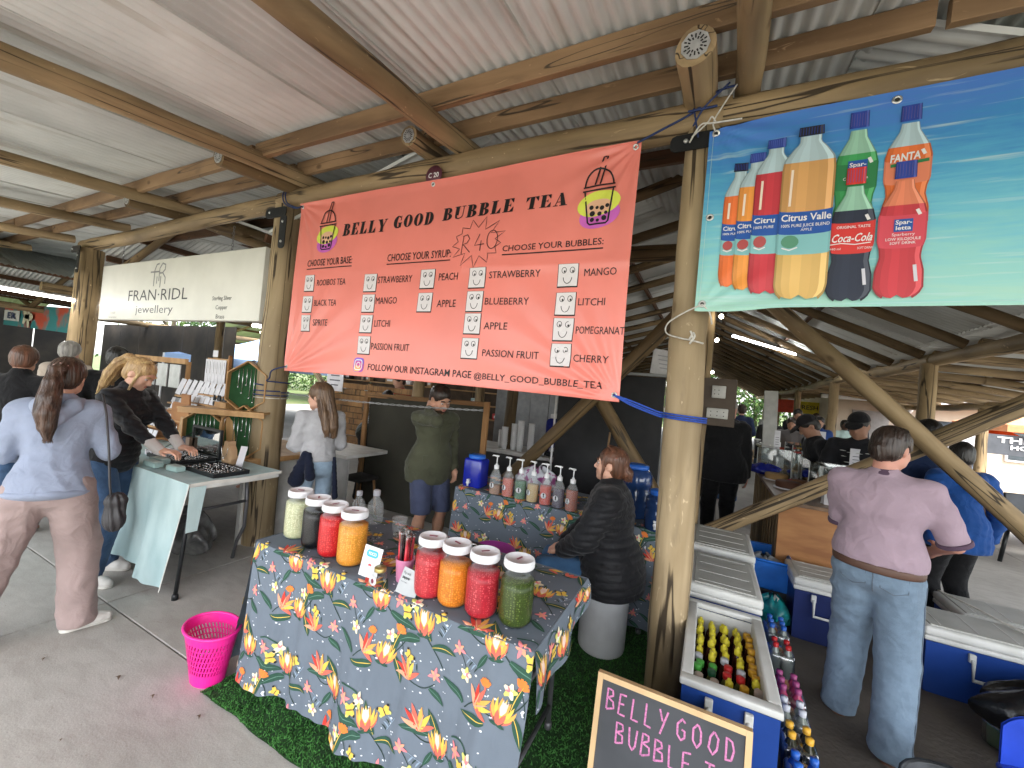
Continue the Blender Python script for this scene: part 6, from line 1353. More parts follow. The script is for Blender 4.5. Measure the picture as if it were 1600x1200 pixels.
def net_obj(name, f, h, m, parent=None, marg=.02, classify=None, top=None):
    P, F = net(f, h, marg=marg)
    me = bpy.data.meshes.new(name); me.vertices.add(len(P)); me.vertices.foreach_set('co', P.ravel()); nF = len(F)
    me.loops.add(nF*4); me.polygons.add(nF)
    if nF:
        me.loops.foreach_set('vertex_index', np.asarray(F).ravel().astype(np.int32)); me.polygons.foreach_set('loop_start', np.arange(0, nF*4, 4, dtype=np.int32)); me.polygons.foreach_set('loop_total', np.full(nF, 4, np.int32))
        me.polygons.foreach_set('use_smooth', np.ones(nF, bool))
    for x in (m if isinstance(m, (list, tuple)) else [m]): me.materials.append(x)
    if classify is not None and nF: me.polygons.foreach_set('material_index', classify(P[np.asarray(F)].mean(1)).astype(np.int32))
    me.update(calc_edges=True); me.validate()
    return obj(name, me, parent)
def mat_skin(name, c): return mat(name, c, .5, var=.12, vscale=9, sss=.12, bump=.06, bscale=220, spec=.35)
SK = {'fair': mat_skin('skin_fair', (.58,.33,.235)), 'tan': mat_skin('skin_tan', (.42,.225,.15)), 'dark': mat_skin('skin_dark', (.085,.045,.03)), 'mid': mat_skin('skin_mid', (.50,.28,.20)), 'pink': mat_skin('skin_pink', (.56,.27,.20))}
def mat_hair(name, c1, c2): return mat(name, c1, .38, col2=c2, vscale=22, stretch=(1.6,1.6,.12), bump=.55, bscale=85, bstretch=(1.4,1.4,.10), spec=.45, cr=(.32,.68), detail=5)
HR = {'brown': mat_hair('hair_brown', (.085,.045,.028), (.03,.016,.011)), 'darkb': mat_hair('hair_dark_brown', (.04,.022,.015), (.014,.009,.007)), 'blonde': mat_hair('hair_blonde', (.50,.33,.15), (.22,.12,.05)), 'lbrown': mat_hair('hair_light_brown', (.17,.10,.055), (.075,.042,.024)), 'grey': mat_hair('hair_grey', (.36,.34,.31), (.15,.14,.13)), 'black': mat_hair('hair_black', (.018,.014,.012), (.007,.006,.005)), 'auburn': mat_hair('hair_auburn', (.16,.065,.035),(.06,.028,.016))}
HS = {k: mat_hair('strand_'+k, tuple(min(.8, c*1.9+.02) for c in b), b) for k, b in dict(brown=(.085,.045,.028), darkb=(.04,.022,.015), blonde=(.50,.33,.15), lbrown=(.17,.10,.055), grey=(.36,.34,.31), black=(.018,.014,.012), auburn=(.16,.065,.035)).items()}
def fab(name, c, rough=.9, bump=.25, bscale=260, var=.10, vs=7, **k):
    new = 'cloth_'+name not in _MC; m = mat('cloth_'+name, c, rough, var=var, vscale=vs, bump=bump, bscale=bscale, spec=.15, sheen=.1, **k)
    if new:     # larger soft creases under the weave
        N = m.node_tree.nodes; L = m.node_tree.links; bp = [n for n in N if n.type == 'BUMP'][0]; tc = [n for n in N if n.type == 'TEX_COORD'][0]
        w = N.new('ShaderNodeTexNoise'); w.inputs['Scale'].default_value = 9; w.inputs['Detail'].default_value = 2; w.inputs['Distortion'].default_value = .8; L.new(tc.outputs['Object'], w.inputs['Vector'])
        b2 = N.new('ShaderNodeBump'); b2.inputs['Strength'].default_value = .35; b2.inputs['Distance'].default_value = .05; L.new(w.outputs['Fac'], b2.inputs['Height']); L.new(b2.outputs[0], bp.inputs['Normal'])
    return m
def v3(*a): return np.array(a, float)
def nrm(v): v = np.asarray(v, float); return v/(np.linalg.norm(v)+1e-9)
def rotm(rx=0, ry=0, rz=0): return np.array(Euler((R_(rx), R_(ry), R_(rz)), 'XYZ').to_matrix())
def ik(a, b, l1, l2, pole_):
    a = np.asarray(a, float); b = np.asarray(b, float); d = b-a; L_ = np.linalg.norm(d)
    if L_ > (l1+l2)*.998: b = a+d/L_*(l1+l2)*.998; d = b-a; L_ = np.linalg.norm(d)
    L_ = max(L_, abs(l1-l2)+.01)
    x = (l1*l1-l2*l2+L_*L_)/(2*L_); y = math.sqrt(max(l1*l1-x*x, 0)); n = nrm(d); p = np.asarray(pole_, float); p = nrm(p-n*(p@n)); return a+n*x+p*y, b
LAST = {}
def snap(S, p, d, off=.002):
    p = np.array(p, float); d = nrm(d); q = p.copy()
    for _ in range(60):
        v = float(S(q[None])[0])
        if v < off: break
        q = q+d*max(v*.7, .002)
    return tuple(q)
def folds(amp, f=26, sd=0, ax=(1,1,1)):
    rg = np.random.RandomState(sd); A = rg.normal(size=(3,3)); A /= np.linalg.norm(A, axis=1)[:,None]; ph = rg.uniform(0,6,6)
    def D(P):
        q = P*np.array(ax); m = .55+.45*np.sin(q@A[1]*7+ph[4])*np.sin(q@A[2]*9+ph[5])
        a = np.sin(q@A[0]*f*1.5+2.2*np.sin(q@A[1]*f*.4+ph[0])+ph[1]); b = np.sin(q@A[2]*f*2.3+2.4*np.sin(q@A[0]*f*.55+ph[2])+ph[3]); c = np.sin(P[:,2]*f*2.1+1.6*np.sin(P[:,0]*11+ph[2])+1.3*np.sin(P[:,1]*9))
        return amp*1.5*m*(.75*(.6-np.abs(a))+.45*(.6-np.abs(b))+.45*(.5-np.abs(c)))
    return D
def human(label, loc, face, h=1.72, female=False, skin='fair', lean=0, bend=0, twist=0, pz=None, hands=None, epole=None, feet=None, kpole=None, head=(0,0,0), girth=1.0, shw=1.0,
          top=None, bottom=None, shoes=None, hair=None, hcol='brown', res=.010, curl=.35, shift=(0,0), group=None, beard=None, glasses=False, cap=None, extras=None, hd=1.0, name='person', cat='person'):
    """local frame: x right, y forward, z up; lengths for a height of 1.75"""
    s = h/1.75
    wsh = (.165 if female else .190)*shw; whp = .092
    pel = v3(shift[0], shift[1], pz/s if pz else .93)
    Rt = rotm(-lean, bend, twist)     # negative x rotation leans forward
    T = lambda p: pel+Rt@(np.asarray(p, float)-v3(0,0,.93))
    g = girth
    joints = dict(pel=pel, chest=T((0,.0,1.26)), neck=T((0,-.015,1.47)))
    hips = [pel+v3(-whp,0,-.02), pel+v3(whp,0,-.02)]
    feet = feet or [(-.11,0,0,8), (.11,0,0,-8)]; kpole = kpole or [(0,1,0),(0,1,0)]
    legs = []
    for i in (0,1):
        f = feet[i]; an = v3(f[0]/s, f[1]/s, f[2]/s+.085); fy = R_(f[3]) if len(f) > 3 else 0
        kn, an = ik(hips[i], an, .435, .42, kpole[i]); legs.append((hips[i], kn, an, fy))
    sh = [T((-wsh,-.01,1.405)), T((wsh,-.01,1.405))]
    hands = hands or [(-.27,.03,.80), (.27,.03,.80)]; epole = epole or [(-.3,-1,-.2),(.3,-1,-.2)]
    arms = []
    for i in (0,1):
        el, wr = ik(sh[i], np.array(hands[i][:3], float)/s, .285, .255, epole[i]); arms.append((sh[i], el, wr))
    # head frame: yaw (left +), pitch (down +), roll
    Rh = rotm(0,0,head[0]) @ rotm(-head[1],0,0) @ rotm(0,head[2],0)
    nb = joints['neck']; hc = nb+Rh@v3(0,.025,.075)*1.0+v3(0,0,.075)
    if lean > 25: hc = nb+Rt@v3(0,.02,.10)+Rh@v3(0,.02,.05)
    HF = lambda p: hc+Rh@(np.asarray(p, float)*hd)
    mk = (.88 if top or bottom else 1.0)
    # ---------------- body
    b = SDF(); K = .03
    def torso(S, inf, lo=True):
        S.ell(T((0,-.005,1.30)), v3(.145*(.92 if female else 1.05)*g+inf, .098*g+inf, .165+inf), Rt, .05)
        S.ell(T((0,.01,1.10)), v3(.118*(.95 if female else 1.08)*g+inf, .090*g**1.3+inf, .14+inf), Rt, .05)
        S.cap(T((-wsh*.8,-.012,1.395)), T((wsh*.8,-.012,1.395)), .050+inf, k=.05)
        if female:
            for x in (-.065,.065): S.ell(T((x,.075,1.27)), v3(.052,.05,.052)+inf, Rt, .04)
    def pelvis(S, inf): S.ell(pel+v3(0,-.012,-.0), v3((.150 if female else .145)*g**.8+inf, .105*g**.7+inf, .125+inf), None, .04)
    torso(b, -.012 if top else 0); pelvis(b, -.012)
    b.cap(joints['neck']-nrm(hc-nb)*.04, HF((0,-.02,-.05)), .056*(.86 if female else 1.05), .050*(.86 if female else 1.05), .03)
    for (a, e, w) in arms:
        b.cap(a, e, .044*mk*g**.5, .035*mk, .02); b.cap(e, w, .036*mk if not top or top.get('sleeve',1) >= 1 else .039, .024, .02)
    for (a, k_, n_, fy) in legs:
        b.cap(a, k_, .078*mk*g**.6, .050*mk, .04); b.cap(k_+(n_-k_)*.0, n_, .050*mk if not bottom or bottom.get('length',1) >= 1 else .052, .034, .03)
        if bottom and bottom.get('length',1) < 1: b.ell(k_+(n_-k_)*.32+v3(0,-.015,0), v3(.055,.055,.10), None, .04)
        d = v3(-math.sin(fy), math.cos(fy), 0); b.cap(n_-v3(0,0,.04)-d*.03, n_+d*.13-v3(0,0,.06), .030, .022, .03)
    # head
    E = lambda c, r, k=.015, sub=False: b.ell(HF(c), v3(*r)*hd, Rh, k*hd, sub)
    E((0,-.012,.030), (.074,.094,.088), .03); E((0,.022,-.025), (.060,.070,.082), .03); E((0,.045,-.078), (.040,.040,.036), .025); E((0,.066,-.096), (.020,.018,.018), .02)
    E((-.042,.02,-.065), (.022,.045,.030), .02); E((.042,.02,-.065), (.022,.045,.030), .02)
    fine = res < .0125
    if fine:
        for x in (-.031,.031): E((x,.094,.002), (.017,.013,.012), .010, True)
        b.cap(HF((-.04,.080,.024)), HF((-.010,.090,.020)), .009, .009, .012); b.cap(HF((.04,.080,.024)), HF((.010,.090,.020)), .009, .009, .012)
    b.cap(HF((0,.086,.008)), HF((0,.105,-.030)), .0075, .0125, .010); 
    if fine:
        for x in (-.011,.011): E((x,.098,-.034), (.009,.011,.008), .008)
        b.cap(HF((-.018,.080,-.060)), HF((.018,.080,-.060)), .009, .009, .008); E((0,.097,-.0625), (.020,.006,.0018), .004, True)
        for x in (-.036,.036): E((x,.062,-.03), (.022,.022,.024), .02)
        b.ell(HF((0,.083,-.070)), v3(.016,.010,.007)*hd, Rh, .008)
    for x in (-.074,.074): E((x,-.008,-.008), (.010,.020,.032), .008)
    # hands
    for i, (a, e, w) in enumerate(arms):
        fd = nrm(w-e); tgt = hands[i]
        pn = nrm(v3(*tgt[3:6])) if len(tgt) >= 6 else v3(1 if i == 0 else -1, .25, 0)      # palm normal
        if len(tgt) >= 9: fd = nrm(v3(*tgt[6:9]))
        sd = nrm(np.cross(fd, pn)); pn = nrm(np.cross(sd, fd)); th = sd if (sd@v3(0,1,.3)) > 0 else -sd
        Rm = np.stack([th, fd, pn], 1); b.ell(w+fd*.050, v3(.040,.052,.016), Rm, .012); b.cap(w-fd*.01, w+fd*.03, .024, .024, .015)
        cr = curl if not isinstance(curl, (tuple, list)) else curl[i]
        for j in range(4):
            q = (1.5-j)*.0195; L1 = (.040,.044,.041,.033)[j]; p0 = w+fd*.088+th*q; d1 = nrm(fd*math.cos(cr)+pn*math.sin(cr)+th*q*1.5); d2 = nrm(fd*math.cos(cr*2.6)+pn*math.sin(cr*2.6)); p1 = p0+d1*L1; p2 = p1+d2*L1*.8
            b.cap(p0-d1*.012, p1, .0088, .0082, .005); b.cap(p1, p2, .0080, .0068, .004)
        t0 = w+fd*.022+th*.028; t1 = t0+nrm(fd*.7+th*.8+pn*.3)*.040; t2 = t1+nrm(fd*.95+th*.2+pn*.35)*.028; b.cap(t0, t1, .0125, .0098, .010); b.cap(t1, t2, .0095, .0078, .006)
    sk = SK[skin]
    mats = [sk]
    body = net_obj(name, b, res, mats); tag(body, label, cat, group)
    body.location = loc; body.rotation_euler = (0, 0, R_(face)); body.scale = (s, s, s)
    # ---------------- clothing
    if bottom:
        q = SDF(); inf = bottom.get('puff', .012); ln = bottom.get('length', 1.0); wk = bottom.get('knee', .066); wa = bottom.get('ankle', .055)
        pelvis(q, inf*.6)
        for (a, k_, n_, fy) in legs:
            q.cap(a, k_, .083*g**.6+inf, wk+inf, .035)
            if ln >= 1:
                e_ = k_+(n_-k_)*(1.0+bottom.get('extra', .04)); q.cap(k_, e_, wk+inf, wa+inf, .02)
        d0 = folds(bottom.get('fold', .007), bottom.get('ff', 24), 5, (1,1,.55)); q.disp = d0
        q.cut((0,0,1), pel[2]+bottom.get('rise', .10), .008)
        if ln >= 1:
            if bottom.get('clip', True): q.cut((0,0,-1), -(min(l[2][2] for l in legs)-.055), .006)
        else:
            if pz is None:
                zz = legs[0][0][2]+(legs[0][1][2]-legs[0][0][2])*ln*1.0; q.cut((0,0,-1), -zz, .006)
        LAST['bottom'] = q; net_obj(bottom.get('name','trousers'), q, res*1.1, bottom['mat'], body, marg=.03)
        if bottom.get('cuff'):
            for (a, k_, n_, fy) in legs:
                q = SDF(); q.cap(n_+v3(0,0,.02), n_-v3(0,0,.012), .050, .047); q.disp = lambda P, n_=n_: .003*np.sin(np.arctan2(P[:,1]-n_[1], P[:,0]-n_[0])*16); net_obj('cuff', q, res*.8, bottom['mat'], body)
    if top:
        q = SDF(); inf = top.get('puff', .014); torso(q, inf); hem = top.get('hem', .84)
        if g > 1.2: q.ell(T((0,.0,1.03)), v3(.160*g, .128*g, .16), Rt, .05)
        if hem < .98: q.ell(T((0,-.005,1.0)), v3((.140 if female else .148)*g+inf*.6, .108*g+inf*.6, .15), Rt, .05); 
        if hem < .90: q.ell(T((0,-.008,.93)), v3((.155 if female else .155)*g**.9+inf, .116*g+inf, .17), Rt, .05)
        if hem < .82: q.ell(T((0,-.008,.90)), v3(.205*g**.9+inf, .155*g+inf, .32), Rt, .05)
        q.cap(T((0,-.02,1.40)), T((0,-.015,1.455+top.get('collar',0))), .070+inf*.6, .062+inf*.4, .03)
        sl = top.get('sleeve', 1.0); af = top.get('arm', .012)
        for (a, e, w) in arms:
            if sl >= 1: q.cap(a, e, .053*g**.4+af, .044+af, .03); q.cap(e, w+(w-e)*top.get('cuffx', -.04), .044+af, .031+af*top.get('wrist', .8), .02)
            else: q.cap(a, a+(e-a)*sl, .055*g**.4+af, .054*g**.4+af*1.4, .03)
        dd = folds(top.get('fold', .006), top.get('ff', 22), 9, (1,1,.8))
        if top.get('quilt'):
            qa, qf = top['quilt']; Ti = Rt.T
            segs = [(a, e, w) for a, e, w in arms]
            def dq(P):
                z = ((P-pel)@Rt)[:,2]*qf+.25*np.sin(P[:,0]*14); v = qa*(np.abs(np.sin(z))**.55-.6)
                return v+dd(P)*.6
            q.disp = dq
        else: q.disp = dd
        nh = Rt@v3(0,0,1) if pz is None or lean else v3(0,0,1)
        if pz is None or top.get('cuthem', True): q.cut(-nh, -(pel@nh)+(.93-hem), .008)
        LAST['top'] = q; net_obj(top.get('name','jacket'), q, res*1.05, top['mat'], body, marg=.03)
        if top.get('hood'):
            q = SDF(); q.cap(T((-.075,-.105,1.42)), T((0,-.150,1.35)), .042, .050, .03); q.cap(T((.075,-.105,1.42)), T((0,-.150,1.35)), .042, .050, .03); q.cap(T((-.085,-.03,1.455)), T((-.07,-.10,1.44)), .035, .04, .02); q.cap(T((.085,-.03,1.455)), T((.07,-.10,1.44)), .035, .04, .02); q.disp = folds(.005, 30, 3)
            net_obj('hood', q, res, top['mat'], body, marg=.03)
        if top.get('band'):
            q = SDF(); q.ell(T((0,-.008,hem+.03)), v3(.163*g**.9+inf, .124*g+inf, .055), Rt, .02); q.cut(-nh, -(pel@nh)+(.93-hem)+.012, .006); q.cut(nh, (pel@nh)-(.93-hem)+.05, .006); net_obj('waistband', q, res, top['band'], body)
        if top.get('trim'):
            for (a, e, w) in arms:
                c = a+(e-a)*(sl+.12); n_ = nrm(e-a); q = SDF(); q.cap(c-n_*.008, c+n_*.008, .058*g**.4+af*1.3); q.cut(n_, c@n_+.012, .003); q.cut(-n_, -(c@n_)+.012, .003); net_obj('sleeve_trim', q, res*.7, top['trim'], body)
            q = SDF(); q.cap(T((0,-.02,1.45)), T((0,-.012,1.475)), .072, .064); net_obj('collar', q, res, top['trim'], body)
    if shoes:
        for (a, k_, n_, fy) in legs:
            d = v3(-math.sin(fy), math.cos(fy), 0); z0 = n_[2]-.085; tp = shoes.get('pitch', 0)
            q = SDF(); q.cap(n_+v3(0,0,-.045)-d*.035, n_+d*.09+v3(0,0,-.050), .040, .040, .02); q.cap(n_+d*.09+v3(0,0,-.050), n_+d*.135+v3(0,0,-.055), .038, .032, .02)
            if shoes.get('high', True): q.cap(n_+v3(0,0,-.04)-d*.02, n_+v3(0,0,.035)-d*.012, .040, .042, .02)
            q.cut((0,0,-1), -(z0+.012), .004); so_ = net_obj('shoe', q, res*.8, shoes['mat'], body)
            q = SDF(); q.cap(v3(*(n_[:2]-d[:2]*.035), z0+.0), v3(*(n_[:2]+d[:2]*.13), z0), .043, .038, .01); q.cut((0,0,-1), -(z0+.001), .002); q.cut((0,0,1), z0+.026, .003); net_obj('sole', q, res*.7, shoes.get('sole', shoes['mat']), so_)
    # ---------------- hair
    if hair:
        q = SDF(); HE = lambda c, r, k=.02, sub=False: q.ell(HF(c), v3(*r)*hd, Rh, k, sub)
        th = hair.get('thick', .010)
        HE((0,-.016,.034), (.076+th,.095+th,.089+th), .02); HE((0,-.045,-.02), (.070+th*.6,.060+th*.6,.075), .02)
        HE((0,.095,-.055), (.10,.085,.095), .006, True); HE((0,.116,.012), (.066,.050,.058), .006, True)
        HE((0,-.02,-.135), (.12,.12,.055), .01, True)
        for x in (-.085,.085):
            if not hair.get('cover'): HE((x,.0,-.015), (.022,.026,.036), .006, True)
        for ch in hair.get('chains', []):
            pts = [HF(p[:3]) if not (len(p) > 4) else T(p[:3]) for p in ch]; rr = [p[3] for p in ch]
            for i in range(len(pts)-1): q.cap(pts[i], pts[i+1], rr[i], rr[i+1], .012)
        fr = hair.get('freq', 120)
        def hdsp(P):
            X = (P-hc)@Rh; a = np.arctan2(X[:,0], -X[:,1]+.0); w_ = 1.2*np.sin(X[:,2]*14)
            return .0035*(1-np.abs(np.sin(a*15+w_+X[:,2]*8)))+.002*np.sin(a*43+w_*3+X[:,2]*15)-.001
        q.disp = hdsp; net_obj('hair', q, res*.75, HR[hcol], body, marg=.02)
        if fine and res < .0105:      # loose strands lying on the moulded mass
            rg = random.Random(int(h*100)); b_ = MB()
            for c_ in range(150):
                b_.use(HR[hcol] if c_%3 else HS[hcol])
                az = rg.uniform(-1.9,1.9); p0 = []
                for t_ in range(6):
                    el = .25+t_*.28; a_ = az*(1-.12*t_); rr = (1+th*8)*(1.0+rg.uniform(0,.012)); q_ = v3(.079*math.sin(a_)*math.sin(el)*rr, .03*(1-t_/3)-.098*math.cos(a_)*math.sin(el)*rr*.92, .034+.094*math.cos(el)*rr)
                    p0.append(tuple(HF(q_)))
                b_.tube(p0, [.0010,.0013,.0013,.0013,.0012,.0006], 3, False)
            for ch in hair.get('chains', []):
                pts = [HF(p[:3]) for p in ch]; rr = [p[3] for p in ch]
                for c_ in range(90):
                    b_.use(HR[hcol] if c_%3 else HS[hcol])
                    a_ = rg.uniform(0,2*PI); rk = rg.uniform(.97,1.10); ex = Rh@v3(math.cos(a_), math.sin(a_)*.9, 0); b_.tube([tuple(pts[i]+ex*rr[i]*rk+v3(rg.uniform(-.003,.003),rg.uniform(-.003,.003),0)) for i in range(len(pts))]+[tuple(pts[-1]+ex*rr[-1]*rk+v3(rg.uniform(-.01,.01),0,-rg.uniform(.005,.03)))], .0013, 3, False)
            so_ = b_.build('loose_strands', None, body); so_['kind'] = 'stuff'
        if hair.get('tie'):
            p = hair['tie']; q = SDF(); q.ell(HF(p[:3]), v3(.026,.018,.020), Rh); net_obj('hair_tie', q, .005, p[3], body)
    if fine:
        for x in (-.031,.031):
            q = SDF(); q.ell(HF((x,.0795,.002)), v3(.0125,.010,.0085)*hd, Rh); e_ = net_obj('eye', q, .0035, mat('eye_white', (.45,.40,.38), .3), body)
            q = SDF(); q.ell(HF((x,.089,-.000)), v3(.0042,.003,.0042)*hd, Rh); net_obj('iris', q, .002, mat('eye_dark', (.02,.014,.01), .2), e_)
            q = SDF(); q.cap(HF((x*1.45,.083,.026)), HF((x*.5,.0955,.024)), .0022, .0028); q.cap(HF((x*1.45,.083,.026)), HF((x*.9,.094,.030)), .0020, .0025); net_obj('eyebrow', q, .0035, HR.get(hcol if hcol != 'grey' else 'grey'), body)
        q = SDF(); q.ell(HF((0,.086,-.0575)), v3(.019,.009,.0042)*hd, Rh, .004); q.ell(HF((0,.086,-.0665)), v3(.016,.009,.0052)*hd, Rh, .004); net_obj('lips', q, .0032, mat('lips', (.40,.13,.11), .4), body)
    if beard:
        q = SDF(); q.ell(HF((0,.030,-.075)), v3(.058,.062,.052)*hd, Rh); q.ell(HF((0,.08,-.045)), v3(.026,.018,.008), Rh, .01); q.ell(HF((0,.10,-.062)), v3(.021,.03,.008)*hd, Rh, .005, True); q.cut(Rh@v3(0,0,1), (hc@(Rh@v3(0,0,1)))-.035, .01); q.cut(Rh@v3(0,-1,0), -(hc@(Rh@v3(0,1,0)))-.0, .01); net_obj('beard', q, .006, beard, body)
    if cap:
        q = SDF(); q.ell(HF((0,-.012,.045)), v3(.084,.104,.088), Rh); q.cut(-Rh@v3(0,-.15,1), -(HF((0,0,.045))@(Rh@v3(0,-.15,1))), .004); c_ = net_obj('cap', q, .008, cap, body)
        q = SDF(); q.ell(HF((0,.115,.048)), v3(.070,.075,.010), Rh@rotm(-14)); net_obj('cap_peak', q, .007, cap, c_)
    if extras: extras(body, T, HF, Rh, Rt, pel, arms, legs, s)
    return body
# ================================================ PEOPLE
def F_(v): return v
W_SHOE = fab('white_canvas', (.60,.58,.54), .7); W_SOLE = mat('sole_white', (.55,.53,.48), .6)
M_HOOD = fab('grey_blue_fleece', (.26,.295,.385), .95, .3, 300, .08); M_DPINK = fab('dusty_pink_fleece', (.33,.25,.235), .95, .3, 300)
# 1. hoodie shopper from behind
def ex_hood(body, T, HF, Rh, Rt, pel, arms, legs, s):
    b_ = MB(); b_.tube([HF((-.03,-.108,.055)), HF((0,-.122,.066)), HF((.03,-.108,.055))], .011, 10); b_.build('scrunchie', mat('pale_pink_band', (.62,.42,.38), .8), body)
    # small black shoulder bag with strap
human('woman in grey-blue hoodie and dusty pink track pants with long brown ponytail, seen from behind', (-3.32,.93,0), 62, h=1.58, female=True, girth=1.05, shw=.96, lean=8,
    feet=[(-.26,-.12,0,25),(.17,-.02,0,-75)], head=(-8,10,0), hands=[(-.17,.26,.96),(.18,.30,.98)], epole=[(-.35,-1,-.8),(.45,-1,-.8)],
    top=dict(mat=M_HOOD, name='hoodie', puff=.032, arm=.018, hem=.86, hood=True, band=M_HOOD, fold=.012, ff=16), bottom=dict(mat=M_DPINK, name='track_pants', puff=.034, knee=.072, ankle=.058, cuff=True, fold=.014, ff=15),
    shoes=dict(mat=W_SHOE, sole=W_SOLE), hair=dict(thick=.012, cover=True, chains=[[(0,-.10,.05,.034),(0,-.145,.02,.036),(0,-.165,-.06,.044),(.005,-.185,-.16,.050),(.01,-.195,-.25,.050),(.02,-.185,-.33,.038),(.03,-.175,-.40,.016)]]), hcol='brown', res=.009, extras=ex_hood)
bg_ = thing('handbag', 'small black leather drawstring bag hanging at the hoodie shopper\'s side', 'bag', (-2.98,1.10,.66)); q = SDF(); q.ell((0,0,.03), (.060,.045,.075)); q.cap((0,0,.09), (0,0,.125), .040, .048); q.disp = lambda P: .006*np.sin(np.arctan2(P[:,1],P[:,0])*9+P[:,2]*30); net_obj('bag', q, .006, mat('bag_leather', (.035,.033,.035), .5, bump=.3), bg_)
b_ = MB(); b_.tube([(.01,-.02,.11),(-.01,-.03,.22),(-.04,-.04,.42),(-.09,-.05,.62),(-.16,-.05,.72)], .006, 6); b_.build('strap', mat('bag_leather', (.035,.033,.035), .5), bg_)
# 2. blonde customer bending over the trays
M_VEST = fab('black_padded', (.012,.012,.014), .55, .15, 120)
M_JEAN = fab('mid_jeans', (.045,.085,.16), .9, .4, 350, .25, 12); M_LJEAN = fab('light_jeans', (.27,.36,.46), .9, .4, 350, .22, 9); M_CREAM = fab('cream_knit', (.48,.44,.42), .95)
human('young woman with blonde ponytail in a black padded vest looking down at the jewellery trays', (-3.86,1.38,0), -62, h=1.64, female=True, lean=10, head=(4,32,0), girth=1.0,
    feet=[(-.12,-.06,0,5),(.12,.05,0,-5)], hands=[(-.04,.50,.90,0,0,-1,.2,1,0),(.13,.52,.90,0,0,-1,-.1,1,0)], epole=[(-1,-.3,-.6),(1,-.3,-.6)],
    top=dict(mat=M_VEST, name='padded_vest', puff=.026, arm=.010, hem=.83, quilt=(.010,62), collar=.02, wrist=.5, cuffx=-.32), bottom=dict(mat=M_JEAN, name='jeans', puff=.006), shoes=dict(mat=W_SHOE, sole=W_SOLE),
    hair=dict(thick=.006, chains=[[(0,-.095,.06,.030),(0,-.14,.05,.034),(0,-.17,-.02,.040),(.01,-.165,-.12,.042),(.015,-.15,-.21,.030),(.02,-.14,-.28,.010)],[(.062,.035,.04,.010),(.074,.040,-.02,.007),(.074,.05,-.09,.006),(.070,.055,-.15,.003)],[(0,-.15,.02,.030),(-.05,-.16,-.10,.028),(-.06,-.16,-.2,.008)]], tie=(0,-.105,.062,mat('tie_black', (.03,.02,.02), .7))), hcol='blonde', res=.008, curl=.5, extras=lambda body,T,HF,Rh,Rt,pel,arms,legs,s: [ (lambda q: net_obj('sleeve_cuff', q, .008, M_CREAM, body))(SDF().cap(e+(w-e)*.62, w-(w-e)*.02, .041, .036)) for a,e,w in arms ])
# 3. girl in pale sweatshirt, back turned
def ex_apron(body, T, HF, Rh, Rt, pel, arms, legs, s):
    q = SDF(); q.cap(T((-.15,-.10,1.06)), T((-.19,-.02,.80)), .03, .075, .03); q.cap(T((-.12,-.12,1.04)), T((-.10,-.135,.84)), .03, .05); q.disp = folds(.006, 30, 2); net_obj('tied_jumper', q, .01, fab('navy', (.010,.013,.028)), body)
    q = SDF(); q.cap(T((.13,-.10,1.0)), T((.15,-.13,.62)), .018, .03); q.disp = folds(.004, 40, 2); net_obj('jumper_sleeve', q, .008, fab('navy', (.010,.013,.028)), body)
human('girl with long straight brown hair in a pale grey sweatshirt and light jeans, back turned', (-3.06,2.47,0), 68, h=1.52, female=True, lean=4, head=(42,6,0), hd=1.16, girth=1.12,
    hands=[(-.12,.26,.95),(.13,.26,.98)], epole=[(-.4,-1,-.5),(.4,-1,-.5)], top=dict(mat=fab('pale_sweat', (.40,.395,.41)), name='sweatshirt', puff=.026, arm=.024, hem=.97, fold=.012, ff=17), bottom=dict(mat=M_LJEAN, name='jeans', puff=.006),
    shoes=dict(mat=W_SHOE, sole=W_SOLE), hair=dict(thick=.012, cover=True, chains=[[(0,-.07,.03,.060),(0,-.085,-.08,.062),(0,-.10,-.18,.066),(0,-.11,-.27,.060),(.01,-.115,-.34,.035)],[(.055,-.04,-.02,.04),(.06,-.07,-.15,.045),(.06,-.09,-.28,.04),(.06,-.10,-.33,.02)],[(-.055,-.04,-.02,.04),(-.06,-.07,-.15,.045),(-.06,-.09,-.28,.04),(-.06,-.10,-.33,.02)]]), hcol='lbrown', res=.010, extras=ex_apron)
# 4. man in olive jacket, hand on neck
M_OLIV = fab('olive_jacket', (.060,.062,.038), .75, .3, 120, .15); M_NAVS = fab('slate_shorts', (.055,.065,.115), .85)
def ex_jk(body, T, HF, Rh, Rt, pel, arms, legs, s):
    for x in (-.13,.13):
        b_ = MB(); b_.box(tuple(T((x*.75,.145,1.02))), (.10,.012,.10), rz=-x*2, bev=.003); b_.build('pocket', M_OLIV, body)
    b_ = MB(); b_.tube([T((0,.148,1.36)), T((0,.158,1.15)), T((0,.162,.92))], .005, 5); b_.build('placket', M_OLIV, body)
human('bearded man in olive green jacket and slate shorts rubbing the back of his neck', (-2.28,3.05,0), -118, h=1.62, skin='tan', lean=6, head=(10,26,6), hd=1.14, girth=1.02,
    hands=[(-.20,.10,.84),(.100,.075,1.385,-.7,-.3,0,-.35,-.35,.8)], epole=[(-.4,-1,0),(.55,.6,-.9)], feet=[(-.12,0,0,8),(.12,.05,0,-8)],
    top=dict(mat=M_OLIV, name='jacket', puff=.036, arm=.012, hem=.78, collar=.035, fold=.010, ff=20), bottom=dict(mat=M_NAVS, name='shorts', puff=.03, length=.96, fold=.006), shoes=dict(mat=fab('dark_shoe', (.03,.03,.03))),
    hair=dict(thick=.007), hcol='darkb', beard=HR['brown'], res=.010, extras=ex_jk)
